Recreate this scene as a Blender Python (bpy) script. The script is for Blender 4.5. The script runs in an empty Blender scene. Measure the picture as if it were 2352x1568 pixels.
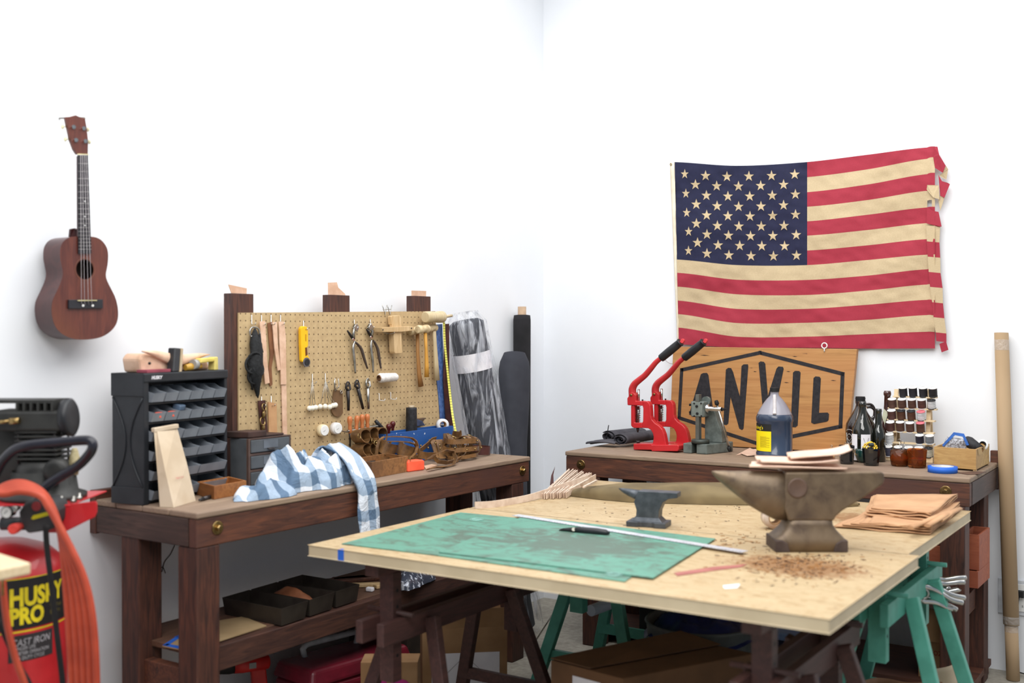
import bpy, math, random
from mathutils import Vector as V, Matrix, noise
R=math.radians; PI=math.pi; col=bpy.context.scene.collection
# ---------------------------------------------------------------- camera, world, lights, exposure
W,H,F=2352,1568,2513.9
PIT,ROL,YAW=-0.0064639,-0.000799,-0.594367
fw=V((math.sin(YAW)*math.cos(PIT),math.cos(YAW)*math.cos(PIT),math.sin(PIT)))
rt=V((math.cos(YAW),-math.sin(YAW),0)); up=rt.cross(fw)
rt,up=rt*math.cos(ROL)+up*math.sin(ROL),-rt*math.sin(ROL)+up*math.cos(ROL)
EYE=V((3.15,-5.0,1.45))
cd=bpy.data.cameras.new('camera'); cam=bpy.data.objects.new('camera',cd); col.objects.link(cam)
m=Matrix((( rt.x,up.x,-fw.x,EYE.x),(rt.y,up.y,-fw.y,EYE.y),(rt.z,up.z,-fw.z,EYE.z),(0,0,0,1)))
cam.matrix_world=m; cd.lens=F/W*36; cd.sensor_width=36; cd.clip_start=.05; cd.clip_end=50
cd.dof.use_dof=True; cd.dof.focus_distance=4.95; cd.dof.aperture_fstop=2.0
sc=bpy.context.scene; sc.camera=cam
sc.view_settings.view_transform='Standard'; sc.view_settings.look='None'; sc.view_settings.gamma=1
sc.view_settings.exposure=0.0; sc.view_settings.use_curve_mapping=False
wd=bpy.data.worlds.new('world'); sc.world=wd; wd.use_nodes=True
wd.node_tree.nodes['Background'].inputs[0].default_value=(.80,.89,1,1)
wd.node_tree.nodes['Background'].inputs[1].default_value=.42
def area(name,loc,rot,sx,sy,power,c=(1,1,1)):
    l=bpy.data.lights.new(name,'AREA'); l.shape='RECTANGLE'; l.size=sx; l.size_y=sy; l.energy=power; l.color=c
    o=bpy.data.objects.new(name,l); col.objects.link(o); o.location=loc; o.rotation_euler=rot; return o
area('ceiling_light_bank',(1.9,-2.2,3.6),(R(0),R(0),0),3.2,3.4,150,(1,.985,.96))
area('ceiling_light_bank_rear',(3.3,-5.4,3.9),(R(24),R(14),0),3.6,1.8,135,(1,.985,.96))
# ---------------------------------------------------------------- helpers
def ray(px,py): return fw+rt*((px-W/2)/F)-up*((py-H/2)/F)
def PL(px,py,P,N):
    d=ray(px,py); return EYE+d*((P-EYE).dot(N)/d.dot(N))
def O(px,py,z): return PL(px,py,V((0,0,z)),V((0,0,1)))       # point on a horizontal plane
def LW(px,py,x): return PL(px,py,V((x,0,0)),V((1,0,0)))      # point on a plane parallel to the left wall
def BW(px,py,y): return PL(px,py,V((0,y,0)),V((0,1,0)))      # point on a plane parallel to the back wall
def s2l(c):
    return tuple(((v/255)/12.92 if v/255<=.04045 else ((v/255+.055)/1.055)**2.4) for v in c)+(1,)
MC={}
def nt(name,rough=.6,metal=0):
    m=bpy.data.materials.new(name); m.use_nodes=True; t=m.node_tree; b=t.nodes['Principled BSDF']
    b.inputs['Roughness'].default_value=rough; b.inputs['Metallic'].default_value=metal
    return m,t,b
def nd(t,ty,**k):
    n=t.nodes.new(ty)
    for a,v in k.items(): setattr(n,a,v)
    return n
def co(t,st=(1,1,1),loc=(0,0,0),rot=(0,0,0)):
    c=nd(t,'ShaderNodeTexCoord'); mp=nd(t,'ShaderNodeMapping'); t.links.new(c.outputs['Object'],mp.inputs[0])
    mp.inputs['Scale'].default_value=st; mp.inputs['Location'].default_value=loc; mp.inputs['Rotation'].default_value=rot
    return mp.outputs[0]
def noi(t,vec,scale,detail=3,rough=.55,dist=0):
    n=nd(t,'ShaderNodeTexNoise'); t.links.new(vec,n.inputs['Vector'])
    n.inputs['Scale'].default_value=scale; n.inputs['Detail'].default_value=detail; n.inputs['Roughness'].default_value=rough; n.inputs['Distortion'].default_value=dist
    return n.outputs['Fac']
def ramp(t,fac,stops):
    r=nd(t,'ShaderNodeValToRGB'); t.links.new(fac,r.inputs[0]); e=r.color_ramp.elements
    while len(e)<len(stops): e.new(.5)
    for i,(p,c) in enumerate(stops): e[i].position=p; e[i].color=c if len(c)==4 else s2l(c)
    return r.outputs[0]
def mixc(t,fac,a,b):
    n=nd(t,'ShaderNodeMix',data_type='RGBA')
    for s,v in ((0,fac),(6,a),(7,b)):
        if isinstance(v,(int,float)): n.inputs[s].default_value=v
        elif isinstance(v,tuple): n.inputs[s].default_value=v if len(v)==4 else s2l(v)
        else: t.links.new(v,n.inputs[s])
    return n.outputs[2]
def mth(t,op,a,b=None):
    n=nd(t,'ShaderNodeMath',operation=op)
    for i,v in enumerate((a,b)):
        if v is None: continue
        if isinstance(v,(int,float)): n.inputs[i].default_value=v
        else: t.links.new(v,n.inputs[i])
    return n.outputs[0]
def bump(t,b,h,s=.3,d=.01):
    n=nd(t,'ShaderNodeBump'); n.inputs['Strength'].default_value=s; n.inputs['Distance'].default_value=d
    t.links.new(h,n.inputs['Height']); t.links.new(n.outputs[0],b.inputs['Normal'])
def M(name,c,c2=None,rough=.6,metal=0,sc_=12,st=(1,1,1),bp=0,trans=0,lo=.38,hi=.62,coat=0,alpha=1,ior=1.45,det=3):
    if name in MC: return MC[name]
    m,t,b=nt(name,rough,metal)
    if c2 is None: c2=tuple(max(0,v*.86) for v in c)
    f=noi(t,co(t,st),sc_,det); r=ramp(t,f,[(lo,c2),(hi,c)]); t.links.new(r,b.inputs['Base Color'])
    if bp: bump(t,b,f,bp,.004)
    b.inputs['Transmission Weight'].default_value=trans; b.inputs['Coat Weight'].default_value=coat; b.inputs['IOR'].default_value=ior
    b.inputs['Alpha'].default_value=alpha
    MC[name]=m; return m
class MB:
    def __init__(s,T=None): s.v=[];s.f=[];s.mi=[];s.sm=[];s.T=T;s.m=0
    def add(s,vs,fs,sm=False):
        o=len(s.v)
        for p in vs:
            p=V(p); s.v.append(s.T@p if s.T else p)
        for f in fs: s.f.append([i+o for i in f]); s.mi.append(s.m); s.sm.append(sm)
    def box(s,c,d,rz=0,rx=0,ry=0,tp=(1,1)):
        x,y,z=[k/2 for k in d]; a,b2=tp
        vs=[V((-x,-y,-z)),V((x,-y,-z)),V((x,y,-z)),V((-x,y,-z)),V((-x*a,-y*b2,z)),V((x*a,-y*b2,z)),V((x*a,y*b2,z)),V((-x*a,y*b2,z))]
        q=Matrix.Rotation(rz,3,'Z')@Matrix.Rotation(ry,3,'Y')@Matrix.Rotation(rx,3,'X')
        s.add([q@k+V(c) for k in vs],[(0,3,2,1),(4,5,6,7),(0,1,5,4),(1,2,6,5),(2,3,7,6),(3,0,4,7)])
    def b2(s,a,b): # box from min corner to max corner
        a=V(a);b=V(b); s.box((a+b)/2,b-a)
    def bar(s,p,q,w,h,upv=(0,0,1)):
        p=V(p);q=V(q);d=(q-p).normalized(); u=V(upv); x=d.cross(u)
        if x.length<1e-4: x=d.cross(V((0,1,0)))
        x.normalize(); y=x.cross(d); vs=[]
        for e in (p,q):
            for a,b in ((-1,-1),(1,-1),(1,1),(-1,1)): vs.append(e+x*(a*w/2)+y*(b*h/2))
        s.add(vs,[(0,1,2,3),(7,6,5,4),(0,4,5,1),(1,5,6,2),(2,6,7,3),(3,7,4,0)])
    def prism(s,pts,ext,sm=False):
        pts=[V(p) for p in pts]; ext=V(ext); n=len(pts)
        s.add(pts+[p+ext for p in pts],[tuple(range(n)),tuple(range(2*n-1,n-1,-1))]+[(i,n+i,n+(i+1)%n,(i+1)%n) for i in range(n)],sm)
    def tube(s,pts,r,n=10,flat=1,nrm=None,closed=False,caps=True):
        pts=[V(p) for p in pts]; k=len(pts); rs=r if isinstance(r,(list,tuple)) else [r]*k
        prev=V(nrm) if nrm else None; vs=[]
        for i,p in enumerate(pts):
            a=pts[(i-1)%k] if (i or closed) else p; b=pts[(i+1)%k] if (i<k-1 or closed) else p
            d=(b-a); d=d.normalized() if d.length>1e-9 else V((0,0,1))
            if prev is None: prev=V((0,0,1)) if abs(d.z)<.9 else V((1,0,0))
            y=(prev-d*prev.dot(d))
            y=y.normalized() if y.length>1e-6 else d.orthogonal().normalized()
            x=y.cross(d)
            if not nrm: prev=y
            for j in range(n):
                t=2*PI*j/n; vs.append(p+x*(math.cos(t)*rs[i])+y*(math.sin(t)*rs[i]*flat))
        fs=[]
        for i in range(k if closed else k-1):
            for j in range(n):
                a=i*n+j;b=i*n+(j+1)%n;c=((i+1)%k)*n+(j+1)%n;d=((i+1)%k)*n+j; fs.append((a,b,c,d))
        s.add(vs,fs,True)
        if caps and not closed:
            o=len(s.v)-len(vs); s.f.append([o+j for j in range(n)][::-1]); s.f.append([o+(k-1)*n+j for j in range(n)]); s.mi+=[s.m]*2; s.sm+=[False]*2
    def ribbon(s,pts,w,th,nrm): # strap: width along nrm x dir .. w = half widths across 'side' vectors
        pts=[V(p) for p in pts];k=len(pts);vs=[];ws=w if isinstance(w,(list,tuple)) else [w]*k
        for i,p in enumerate(pts):
            d=(pts[min(i+1,k-1)]-pts[max(i-1,0)]).normalized(); n_=V(nrm[i]) if isinstance(nrm,list) else V(nrm)
            x=n_.normalized(); y=x.cross(d); y=y.normalized() if y.length>1e-6 else V((0,0,1))
            for a,b in ((-1,-1),(1,-1),(1,1),(-1,1)): vs.append(p+x*(a*ws[i]/2)+y*(b*th/2))
        fs=[(3,2,1,0),tuple((k-1)*4+j for j in range(4))]
        for i in range(k-1):
            for j in range(4): fs.append((i*4+j,i*4+(j+1)%4,i*4+4+(j+1)%4,i*4+4+j))
        s.add(vs,fs,False)
    def cyl(s,p,q,r,r2=None,n=20): s.lathe(p,V(q)-V(p),[(0,r),(1,r if r2 is None else r2)],n,unit=True)
    def lathe(s,p,ax,prof,n=24,unit=False,capped=True,sm=True):
        p=V(p);ax=V(ax);L=ax.length if unit else 1; d=ax.normalized()
        x=d.orthogonal().normalized()
        if abs(d.z)>.99: x=V((1,0,0))
        y=d.cross(x);vs=[]
        for h,r in prof:
            for j in range(n):
                t=2*PI*j/n; vs.append(p+d*(h*L)+x*(math.cos(t)*r)+y*(math.sin(t)*r))
        fs=[]
        for i in range(len(prof)-1):
            for j in range(n): fs.append((i*n+j,i*n+(j+1)%n,(i+1)*n+(j+1)%n,(i+1)*n+j))
        s.add(vs,fs,sm)
        if capped:
            o=len(s.v)-len(vs)
            for q,rev in ((0,True),(len(prof)-1,False)):
                if prof[q][1]>1e-5:
                    f=[o+q*n+j for j in range(n)]; s.f.append(f[::-1] if rev else f); s.mi.append(s.m); s.sm.append(False)
    def sph(s,c,r,n=14,k=9,q=None):
        r=r if isinstance(r,(tuple,list)) else (r,r,r); vs=[];c=V(c)
        for i in range(k+1):
            ph=PI*i/k
            for j in range(n):
                t=2*PI*j/n; p=V((r[0]*math.sin(ph)*math.cos(t),r[1]*math.sin(ph)*math.sin(t),r[2]*math.cos(ph)))
                vs.append(c+(q@p if q else p))
        s.add(vs,[(i*n+j,i*n+n+j,i*n+n+(j+1)%n,i*n+(j+1)%n) for i in range(k) for j in range(n)],True)
    def torus(s,c,ax,R_,r,n=24,k=8,a0=0,a1=2*PI):
        c=V(c);d=V(ax).normalized();x=d.orthogonal().normalized();y=d.cross(x); full=abs(a1-a0-2*PI)<1e-6
        m_=n if full else n+1
        s.tube([c+x*(math.cos(a0+(a1-a0)*i/n)*R_)+y*(math.sin(a0+(a1-a0)*i/n)*R_) for i in range(m_)],r,k,closed=full)
    def grid(s,fn,nu,nv,sm=True,skip=None):
        s.add([fn(i/nu,j/nv) for j in range(nv+1) for i in range(nu+1)],
          [(j*(nu+1)+i,j*(nu+1)+i+1,(j+1)*(nu+1)+i+1,(j+1)*(nu+1)+i) for j in range(nv) for i in range(nu) if not(skip and skip(i,j))],sm)
    def text(s,txt,size,fn,ext=.0,align='LEFT',shear=0,bold=0):
        c=bpy.data.curves.new('t','FONT'); c.body=txt; c.size=size; c.extrude=ext; c.align_x=align; c.offset=bold; c.shear=shear; c.resolution_u=3
        o=bpy.data.objects.new('t',c); col.objects.link(o); me=bpy.data.meshes.new_from_object(o)
        s.add([fn(v.co) for v in me.vertices],[tuple(p.vertices) for p in me.polygons])
        bpy.data.objects.remove(o); bpy.data.curves.remove(c); bpy.data.meshes.remove(me)
    def build(s,name,mats,parent=None,label=None,cat=None,group=None,kind=None,bev=0,sub=0,solid=0,seg=2,origin=None):
        if not isinstance(mats,(list,tuple)): mats=[mats]
        me=bpy.data.meshes.new(name); lo=V([min(v[i] for v in s.v) for i in range(3)]); hi=V([max(v[i] for v in s.v) for i in range(3)])
        o=bpy.data.objects.new(name,me); col.objects.link(o)
        org=V(((lo.x+hi.x)/2,(lo.y+hi.y)/2,lo.z)) if not origin else V(origin)
        if parent:
            Mw=parent.matrix_basis.copy(); q=parent.parent
            while q: Mw=q.matrix_basis@Mw; q=q.parent
            inv=Mw.inverted(); loc=inv@org; o.parent=parent; o.location=loc
            vs=[inv@v-loc for v in s.v]
        else: o.location=org; vs=[v-org for v in s.v]
        me.from_pydata(vs,[],s.f)
        for x in mats: me.materials.append(x)
        for p,mi,sm in zip(me.polygons,s.mi,s.sm): p.material_index=mi; p.use_smooth=sm
        me.validate(); me.update()
        if bev:
            b=o.modifiers.new('bevel','BEVEL'); b.width=bev; b.segments=seg; b.limit_method='ANGLE'; b.angle_limit=R(35)
        if solid: x=o.modifiers.new('thick','SOLIDIFY'); x.thickness=solid; x.offset=0
        if sub: x=o.modifiers.new('sub','SUBSURF'); x.levels=sub; x.render_levels=sub
        if label and parent is None: tag(o,label,cat,group,kind)
        elif kind: o['kind']=kind
        if label and parent: o['label']=label
        return o
def tag(o,label=None,cat=None,group=None,kind=None):
    for k,v in (('label',label),('category',cat),('group',group),('kind',kind)):
        if v: o[k]=v
def thing(name,label,cat,loc,rz=0,group=None,rot=None):
    o=bpy.data.objects.new(name,None); col.objects.link(o); o.empty_display_size=.05
    o.location=loc; o.rotation_euler=rot or (0,0,rz); tag(o,label,cat,group)
    o.matrix_basis=Matrix.LocRotScale(V(loc),o.rotation_euler,V((1,1,1))); return o
def TM(o): return o.matrix_basis.copy()
def dup(root,loc=None,rot=None,label=None,group=None,scale=None):
    def rec(o,par):
        c=o.copy(); col.objects.link(c); c.parent=par
        for k in [x for x in bpy.data.objects if x.parent==o]: rec(k,c)
        return c
    r=rec(root,None)
    if loc is not None: r.location=loc
    if rot is not None: r.rotation_euler=rot
    if scale is not None: r.scale=(scale,)*3
    if label: r['label']=label
    if group: r['group']=group
    return r
def Zf(sx,ox,oy): return lambda pts:[(x/sx+ox,y/sx+oy) for x,y in pts]
Z4=Zf(3.732,520,640); Z5=Zf(3.92,820,680); Z6=Zf(4.356,1500,760); Z8=Zf(4.3556,1280,760); Z7=Zf(5.2275,1920,860)
ZE=Zf(3.409,1580,1020); ZN=Zf(6.189,800,940); ZC=Zf(5.227,0,900)
def lw(pts,x): return [LW(a,b,x) for a,b in pts]
def bw(pts,y): return [BW(a,b,y) for a,b in pts]
def tz(pts,z): return [O(a,b,z) for a,b in pts]
def smooth(pts,k=6): # catmull-rom
    pts=[V(p) for p in pts]; out=[]
    for i in range(len(pts)-1):
        p0=pts[max(i-1,0)];p1=pts[i];p2=pts[i+1];p3=pts[min(i+2,len(pts)-1)]
        for j in range(k):
            t=j/k; out.append(.5*((2*p1)+(p2-p0)*t+(2*p0-5*p1+4*p2-p3)*t*t+(3*p1-p0-3*p2+p3)*t**3))
    return out+[pts[-1]]
# ---------------------------------------------------------------- materials
def wood(name,c1,c2,st=(1.2,14,14),rough=.6,sc_=5,bp=.15,c3=None):
    if name in MC: return MC[name]
    m,t,b=nt(name,rough); v=co(t,st); f=noi(t,v,sc_,5,.6,1.2); g=noi(t,co(t,(1,1,1)),2.5,2)
    a=ramp(t,f,[(.3,c2),(.68,c1)]); k=mixc(t,ramp(t,g,[(.45,(0,0,0)),(.75,(255,255,255))]),a,c3 or c2)
    t.links.new(k,b.inputs['Base Color']); bump(t,b,f,bp,.003); MC[name]=m; return m
STAIN=wood('dark_stained_wood',(108,64,44),(54,33,28),c3=(80,50,42))
STAINV=wood('dark_stained_post_wood',(94,55,41),(46,29,26),st=(14,14,1.2))
TOPW=wood('worn_bench_top_wood',(156,134,112),(116,96,80),st=(1,16,16),rough=.7,c3=(134,112,96))
BLK=M('black_plastic',(38,40,44),(28,29,33),rough=.45)
BLKM=M('matt_black',(22,22,24),(14,14,16),rough=.7)
STEEL=M('brushed_steel',(190,188,182),(150,148,142),rough=.3,metal=1,sc_=30)
CHROME=M('chrome',(225,225,222),(190,190,188),rough=.12,metal=1)
BRASS=M('aged_brass',(176,150,100),(130,108,70),rough=.35,metal=1,sc_=60)
IRON=M('dark_iron',(70,66,66),(48,45,46),rough=.5,metal=.7,sc_=40,bp=.1)
WHITE=M('white_plastic',(238,238,235),(226,226,224),rough=.5)
LEA=M('natural_leather',(226,190,164),(206,166,138),rough=.6,sc_=20)
LEAB=M('oiled_brown_leather',(134,94,56),(98,66,38),rough=.5,sc_=25,bp=.1)
MAR=M('maroon_leather',(78,42,38),(56,30,30),rough=.5,sc_=20)
ORW=wood('orange_handle_wood',(206,130,78),(176,98,52),st=(12,12,1),rough=.4)
PALEW=wood('pale_wood',(216,188,146),(188,156,110),st=(10,10,1.5),rough=.6)
BOXW=wood('old_box_wood',(160,112,66),(106,72,42),st=(1.5,9,9),rough=.6,c3=(92,62,40))
CARD=M('cardboard',(168,132,94),(150,114,78),rough=.8,sc_=6)
RED=M('red_paint',(196,40,46),(182,34,40),rough=.38,coat=.3)
TEAL=M('teal_paint',(88,164,146),(76,148,130),rough=.5)
PAPER=M('white_paper',(236,234,238),(226,224,230),rough=.8)
PBLUE=M('painter_blue_tape',(40,104,206),(34,92,190),rough=.6)
ORANGE=M('orange_plastic',(255,104,72),(245,92,62),rough=.5)
# ---------------------------------------------------------------- room
def wallmat():
    m,t,b=nt('white_wall_paint',.75); f=noi(t,co(t),1.3,4); g=noi(t,co(t),140,2)
    t.links.new(ramp(t,f,[(.3,(232,235,240)),(.7,(240,242,245))]),b.inputs['Base Color']); bump(t,b,g,.08,.002); return m
WALL=wallmat()
b=MB(); b.b2((-.2,-9,0),(-.08,.21,4.4)); b.build('wall_left',WALL,kind='structure')
b=MB(); b.b2((-.08,.09,0),(7,.21,4.4)); b.build('wall_back',WALL,kind='structure')
m,t,bb=nt('concrete_floor',.7); v=co(t); f=noi(t,v,3,6,.6); g=noi(t,v,40,4)
t.links.new(mixc(t,.35,ramp(t,f,[(.35,(120,114,104)),(.65,(172,166,152))]),ramp(t,g,[(.3,(110,104,96)),(.7,(186,180,168))])),bb.inputs['Base Color']); bump(t,bb,g,.2,.004)
b=MB(); b.b2((-.2,-9,-.1),(7,.21,0)); b.build('floor',m,kind='structure')
# ---------------------------------------------------------------- workbenches
def bolt(par,T,x,y,z):
    b=MB(T); b.lathe((x,y,z),(0,-1,0),[(0,.022),(.003,.022),(.004,.020)],24); b.lathe((x,y-.004,z),(0,-1,0),[(0,.0105),(.009,.0105),(.012,.008)],6,sm=False)
    b.build('bolt',BRASS,par)
def bench(label,loc,rz,L,D,name='workbench',shelf_z=.45,back=.03,inl=.005,inr=.045,lowshelf=False,rl=(.245,.335)):
    o=thing(name,label,'workbench',loc,rz); T=TM(o); h=.9
    n=4; wth=D/n
    b=MB(T)
    for i in range(n): b.b2((0,i*wth+.0007,h-.021),(L,(i+1)*wth-.0007,h))
    b.build('worktop',TOPW,o,bev=.006,seg=3)
    b=MB(T); b.b2((.003,.006,h-.112),(L-.003,.044,h-.0215)); fr_=b.build('front_rail',STAIN,o,bev=.004)
    for x in (.0,L-.038):
        b=MB(T); b.b2((x+.0,.0445,h-.110),(x+.038,D-.03,h-.0215)); b.build('side_rail',wood('side_rail_wood',(84,62,54),(50,36,32),st=(14,1.2,14)),o,bev=.003)
    b=MB(T); b.b2((-.004,D-.0295,h-.115),(L+.004,D,h+back-(.022 if back==0 else 0))); b.build('back_board',STAIN,o,bev=.003)
    for x in (.085,L-(.06 if back else .09)): bolt(fr_,T,x,.006,h-.058)
    lx=(inl,L-inr-.092)
    for x in lx:
        b=MB(T); b.b2((x,.008,0),(x+.092,.097,h-.112)); b.build('leg',STAINV,o,bev=.004)
        b=MB(T); b.b2((x,D-rl[0],0),(x+.092,D-rl[0]+.09,h-.022)); b.build('leg',STAINV,o,bev=.004)
        b=MB(T); b.b2((x+.02,.097,shelf_z-.14),(x+.058,D-rl[0],shelf_z-.055)); b.build('shelf_rail',STAIN,o,bev=.003)
    b=MB(T)
    for i in range(3): b.b2((lx[0]+.05,.1+i*.115,shelf_z-.02),(L-.06,.213+i*.115,shelf_z))
    b.build('shelf',wood('shelf_wood',(118,84,64),(80,56,44),st=(1,14,14),rough=.7),o,bev=.003)
    b=MB(T); b.b2((lx[0]+.092,.062,shelf_z-.085),(lx[1],.0995,shelf_z-.004)); b.build('shelf_front_rail',wood('shelf_rail_wood',(88,56,44),(48,30,28),c3=(60,40,36)),o,bev=.003)
    if lowshelf:
        b=MB(T); b.b2((.05,.1,.04),(L-.02,D-.06,.065)); b.build('lower_shelf',STAIN,o)
        for x in (.05,L-.07):
            b=MB(T); b.b2((x,.1,.0),(x+.04,D-.06,.04)); b.build('shelf_batten',STAIN,o)
        b=MB(T); b.b2((L-.03,D-.03,.90),(L+.004,D,.95)); b.build('end_block',STAIN,o)
    return o
LB=bench('dark-stained wooden workbench along the left wall under the pegboard',(.457,-2.751,0),R(90),1.885,.535)
RB=bench('dark-stained wooden workbench along the back wall under the flag',(.47,-.592,0),R(.9),1.792,.63,inl=.09,inr=.02,rl=(.22,.3),back=0,lowshelf=True)
# ---------------------------------------------------------------- work table: two slabs on four trestles
A0=V((.735,-2.552,.8)); B0=V((2.352,-2.530,.8))
ax=(B0-A0).normalized(); ay=V((-ax.y,ax.x,0))
def TB(u,v,z=.8): q=A0+ax*u+ay*v; q.z=z; return q
def plym():
    m,t,b=nt('stained_plywood',.55); v=co(t)
    f=noi(t,co(t,(2,9,2)),6,5,.6,.6); base=ramp(t,f,[(.3,(168,146,110)),(.7,(190,168,132))])
    s1=noi(t,co(t,(4,6,1),(3,1,0)),5,6,.7,1.5); k=mixc(t,mth(t,'MULTIPLY',ramp(t,s1,[(.50,(0,0,0)),(.64,(255,255,255))]),.62),base,(152,120,76))
    s2=noi(t,co(t,(5,5,1),(7,2,0)),9,6,.75,.8); k=mixc(t,mth(t,'MULTIPLY',ramp(t,s2,[(.615,(0,0,0)),(.68,(255,255,255))]),.7),k,(92,66,52))
    pc_=O(1835,1300,.8)-(TB(.809,.4275,.766)); gr=nd(t,'ShaderNodeTexGradient',gradient_type='SPHERICAL'); t.links.new(co(t,(3.2,4.6,1),(-pc_.x*3.2,-pc_.y*4.6,0)),gr.inputs[0])
    s3=noi(t,co(t,(9,14,1)),4,5,.75,1); k=mixc(t,mth(t,'MULTIPLY',ramp(t,mth(t,'ADD',mth(t,'MULTIPLY',gr.outputs[0],.5),mth(t,'MULTIPLY',s3,.8)),[(.55,(0,0,0)),(.68,(255,255,255))]),.8),k,(128,84,44))
    t.links.new(k,b.inputs['Base Color']); bump(t,b,f,.08,.002); return m
PLY=plym(); EDGE=M('pale_slab_edge',(200,184,154),(190,174,144),rough=.6,sc_=8)
def slab(label,pts):
    b=MB(); p=[O(x,y,.8) if not isinstance(x,V) else x for x,y in pts]
    b.prism([q+V((0,0,-.034)) for q in p],(0,0,.034)); b.mi=[1]*len(b.mi); b.mi[1]=0; 
    b.f[0]=b.f[0][::-1]; b.f[1]=b.f[1][::-1]
    return b.build('table_slab',[PLY,EDGE],label=label,cat='tabletop',group='pale slabs making up the big work table',bev=.003)
tabT=Matrix.Translation(A0+V((0,0,0)))@Matrix.Rotation(math.atan2(ax.y,ax.x),4,'Z')
s1=slab('pale plywood slab nearest the viewer, carrying the green cutting mats',[(TB(0,0),0),(TB(1.618,0),0),(TB(1.618,.855),0),(TB(0,.855),0)])
s2=slab('pale plywood slab at the far side, under the folded canvas and small anvil',[(TB(0.003,.857),0),(TB(1.585,.857),0),(TB(1.585,1.80),0),(TB(0.003,1.80),0)])
b=MB(tabT); b.b2((.122,-.0012,-.034),(.146,-.0002,-.001)); b.prism([(.126,-.001,-.0008),(.142,-.001,-.0008),(.14,.008,.0004),(.13,.008,.0004)],(0,0,.0006)); b.build('tape_patch',PBLUE,label='small patch of blue tape stuck on the front edge of the work table',cat='tape')
def trestle(label,u,v0,v1,beamz,mat,group):
    o=thing('trestle',label,'trestle',TB(u,(v0+v1)/2,0),math.atan2(ay.y,ay.x),group); T=TM(o); Ln=v1-v0; h=Ln/2
    b=MB(T)  # fixed double beam
    b.b2((-h,-.055,beamz-.07),(h,-.028,beamz)); b.build('beam',mat,o,bev=.003)
    b=MB(T); b.b2((-h,.028,beamz-.07),(h,.055,beamz)); b.build('beam',mat,o,bev=.003)
    b=MB(T); b.b2((-h*.98,-.026,.72),(h*.98,.026,.7655)); b.build('top_bar',mat,o,bev=.003)
    for sx in (-1,1):
        x=sx*(h-.1)
        b=MB(T); b.b2((x-.02,-.0265,beamz-.20),(x+.02,.0265,.7195)); 
        b.m=1
        for k in range(5): b.cyl((x,-.0268,beamz+.08-k*.05),(x,.0268,beamz+.08-k*.05),.006,n=8)
        po=b.build('post',[mat,BLKM],o)
        pb=MB(T); pb.cyl((x,-.09,beamz+.012),(x,.09,beamz+.012),.008,n=10); pb.build('peg',mat,po)
        for sy in (-1,1):
            b=MB(T); b.bar((sx*(h-.22),sy*.07,beamz-.02),(sx*(h-.12),sy*.24,.0),.045,.03,(1,0,0)); b.build('leg',mat,o,bev=.003)
        b=MB(T); b.bar((sx*(h-.165),-.19,.22),(sx*(h-.165),.19,.22),.018,.04); b.build('cross_brace',mat,o)
    return o
DKB=wood('dark_brown_trestle_paint',(82,52,48),(56,36,34),st=(1,10,10))
trestle('dark brown trestle under the near left end of the work table',.22,.03,.92,.585,DKB,'dark brown trestles')
trestle('dark brown trestle under the near right end of the work table',1.41,.05,.80,.60,DKB,'dark brown trestles')
trestle('teal painted trestle under the far right end of the table with chrome clamps on it',1.475,.865,1.60,.64,TEAL,'teal trestles')
trestle('teal painted trestle under the far left end of the work table',.36,.95,1.72,.62,TEAL,'teal trestles')
# ---------------------------------------------------------------- pegboard
def pegmat():
    m,t,b=nt('pegboard_hardboard',.7); c=nd(t,'ShaderNodeTexCoord'); sp=nd(t,'ShaderNodeSeparateXYZ'); t.links.new(c.outputs['Object'],sp.inputs[0])
    ds=[]
    for ax_ in (1,2):
        q=mth(t,'MULTIPLY',mth(t,'ADD',sp.outputs[ax_],10.0077),1/.0254); fr=mth(t,'FRACT',q); ds.append(mth(t,'POWER',mth(t,'SUBTRACT',fr,.5),2))
    d=mth(t,'SQRT',mth(t,'ADD',ds[0],ds[1])); hole=mth(t,'LESS_THAN',d,.115)
    f=noi(t,co(t),40,4); base=ramp(t,f,[(.3,(178,152,112)),(.7,(194,168,126))])
    t.links.new(mixc(t,hole,base,(98,76,50)),b.inputs['Base Color']); bump(t,b,mth(t,'SUBTRACT',1,hole),.6,.004); return m
XP=.06
pegb=thing('pegboard','tan perforated pegboard held by three dark posts behind the left workbench','pegboard',(.03,-1.6,.9),0)
b=MB(); q=lw([(548,718),(1000,714.5),(1013,1046),(548,1096)],XP)
for p in q:
    if p.z<1.2: p.z=.905
b.prism(q,(-.006,0,0)); b.build('panel',pegmat(),pegb)
for x0,x1,y in ((531.5,581,673),(758,802,676.5),(950,988,679)):
    a=LW(x0,y,.05); c=LW(x1,y,.05); b=MB(); b.b2((.008,a.y,.902),(.0535,c.y,a.z)); b.build('post',STAINV,pegb,bev=.002)
def sheet(name,label,cat,pts,off,th,mat,group=None,plane='L',**k):
    b=MB()
    if plane=='L': b.prism(lw(pts,off),(-th,0,0))
    elif plane=='B': b.prism(bw(pts,off),(0,th,0))
    else: b.prism(tz(pts,off),(0,0,-th))
    return b.build(name,mat,label=label,cat=cat,group=group,**k)
g='leather offcuts tucked behind the pegboard posts'
for l,p in (('leftmost',[(525,653),(567,662),(565,700),(545,700),(533,676)]),('middle',[(754,649),(774,648),(777,660),(793,675),(796,700),(758,700),(755,690)]),('rightmost',[(946,667),(979,668),(978,700),(952,700),(946,697)])):
    sheet('leather_offcut','pale leather offcut tucked behind the %s dark post of the pegboard'%l,'leather scrap',p,.0068,.003,LEA,g)
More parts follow.
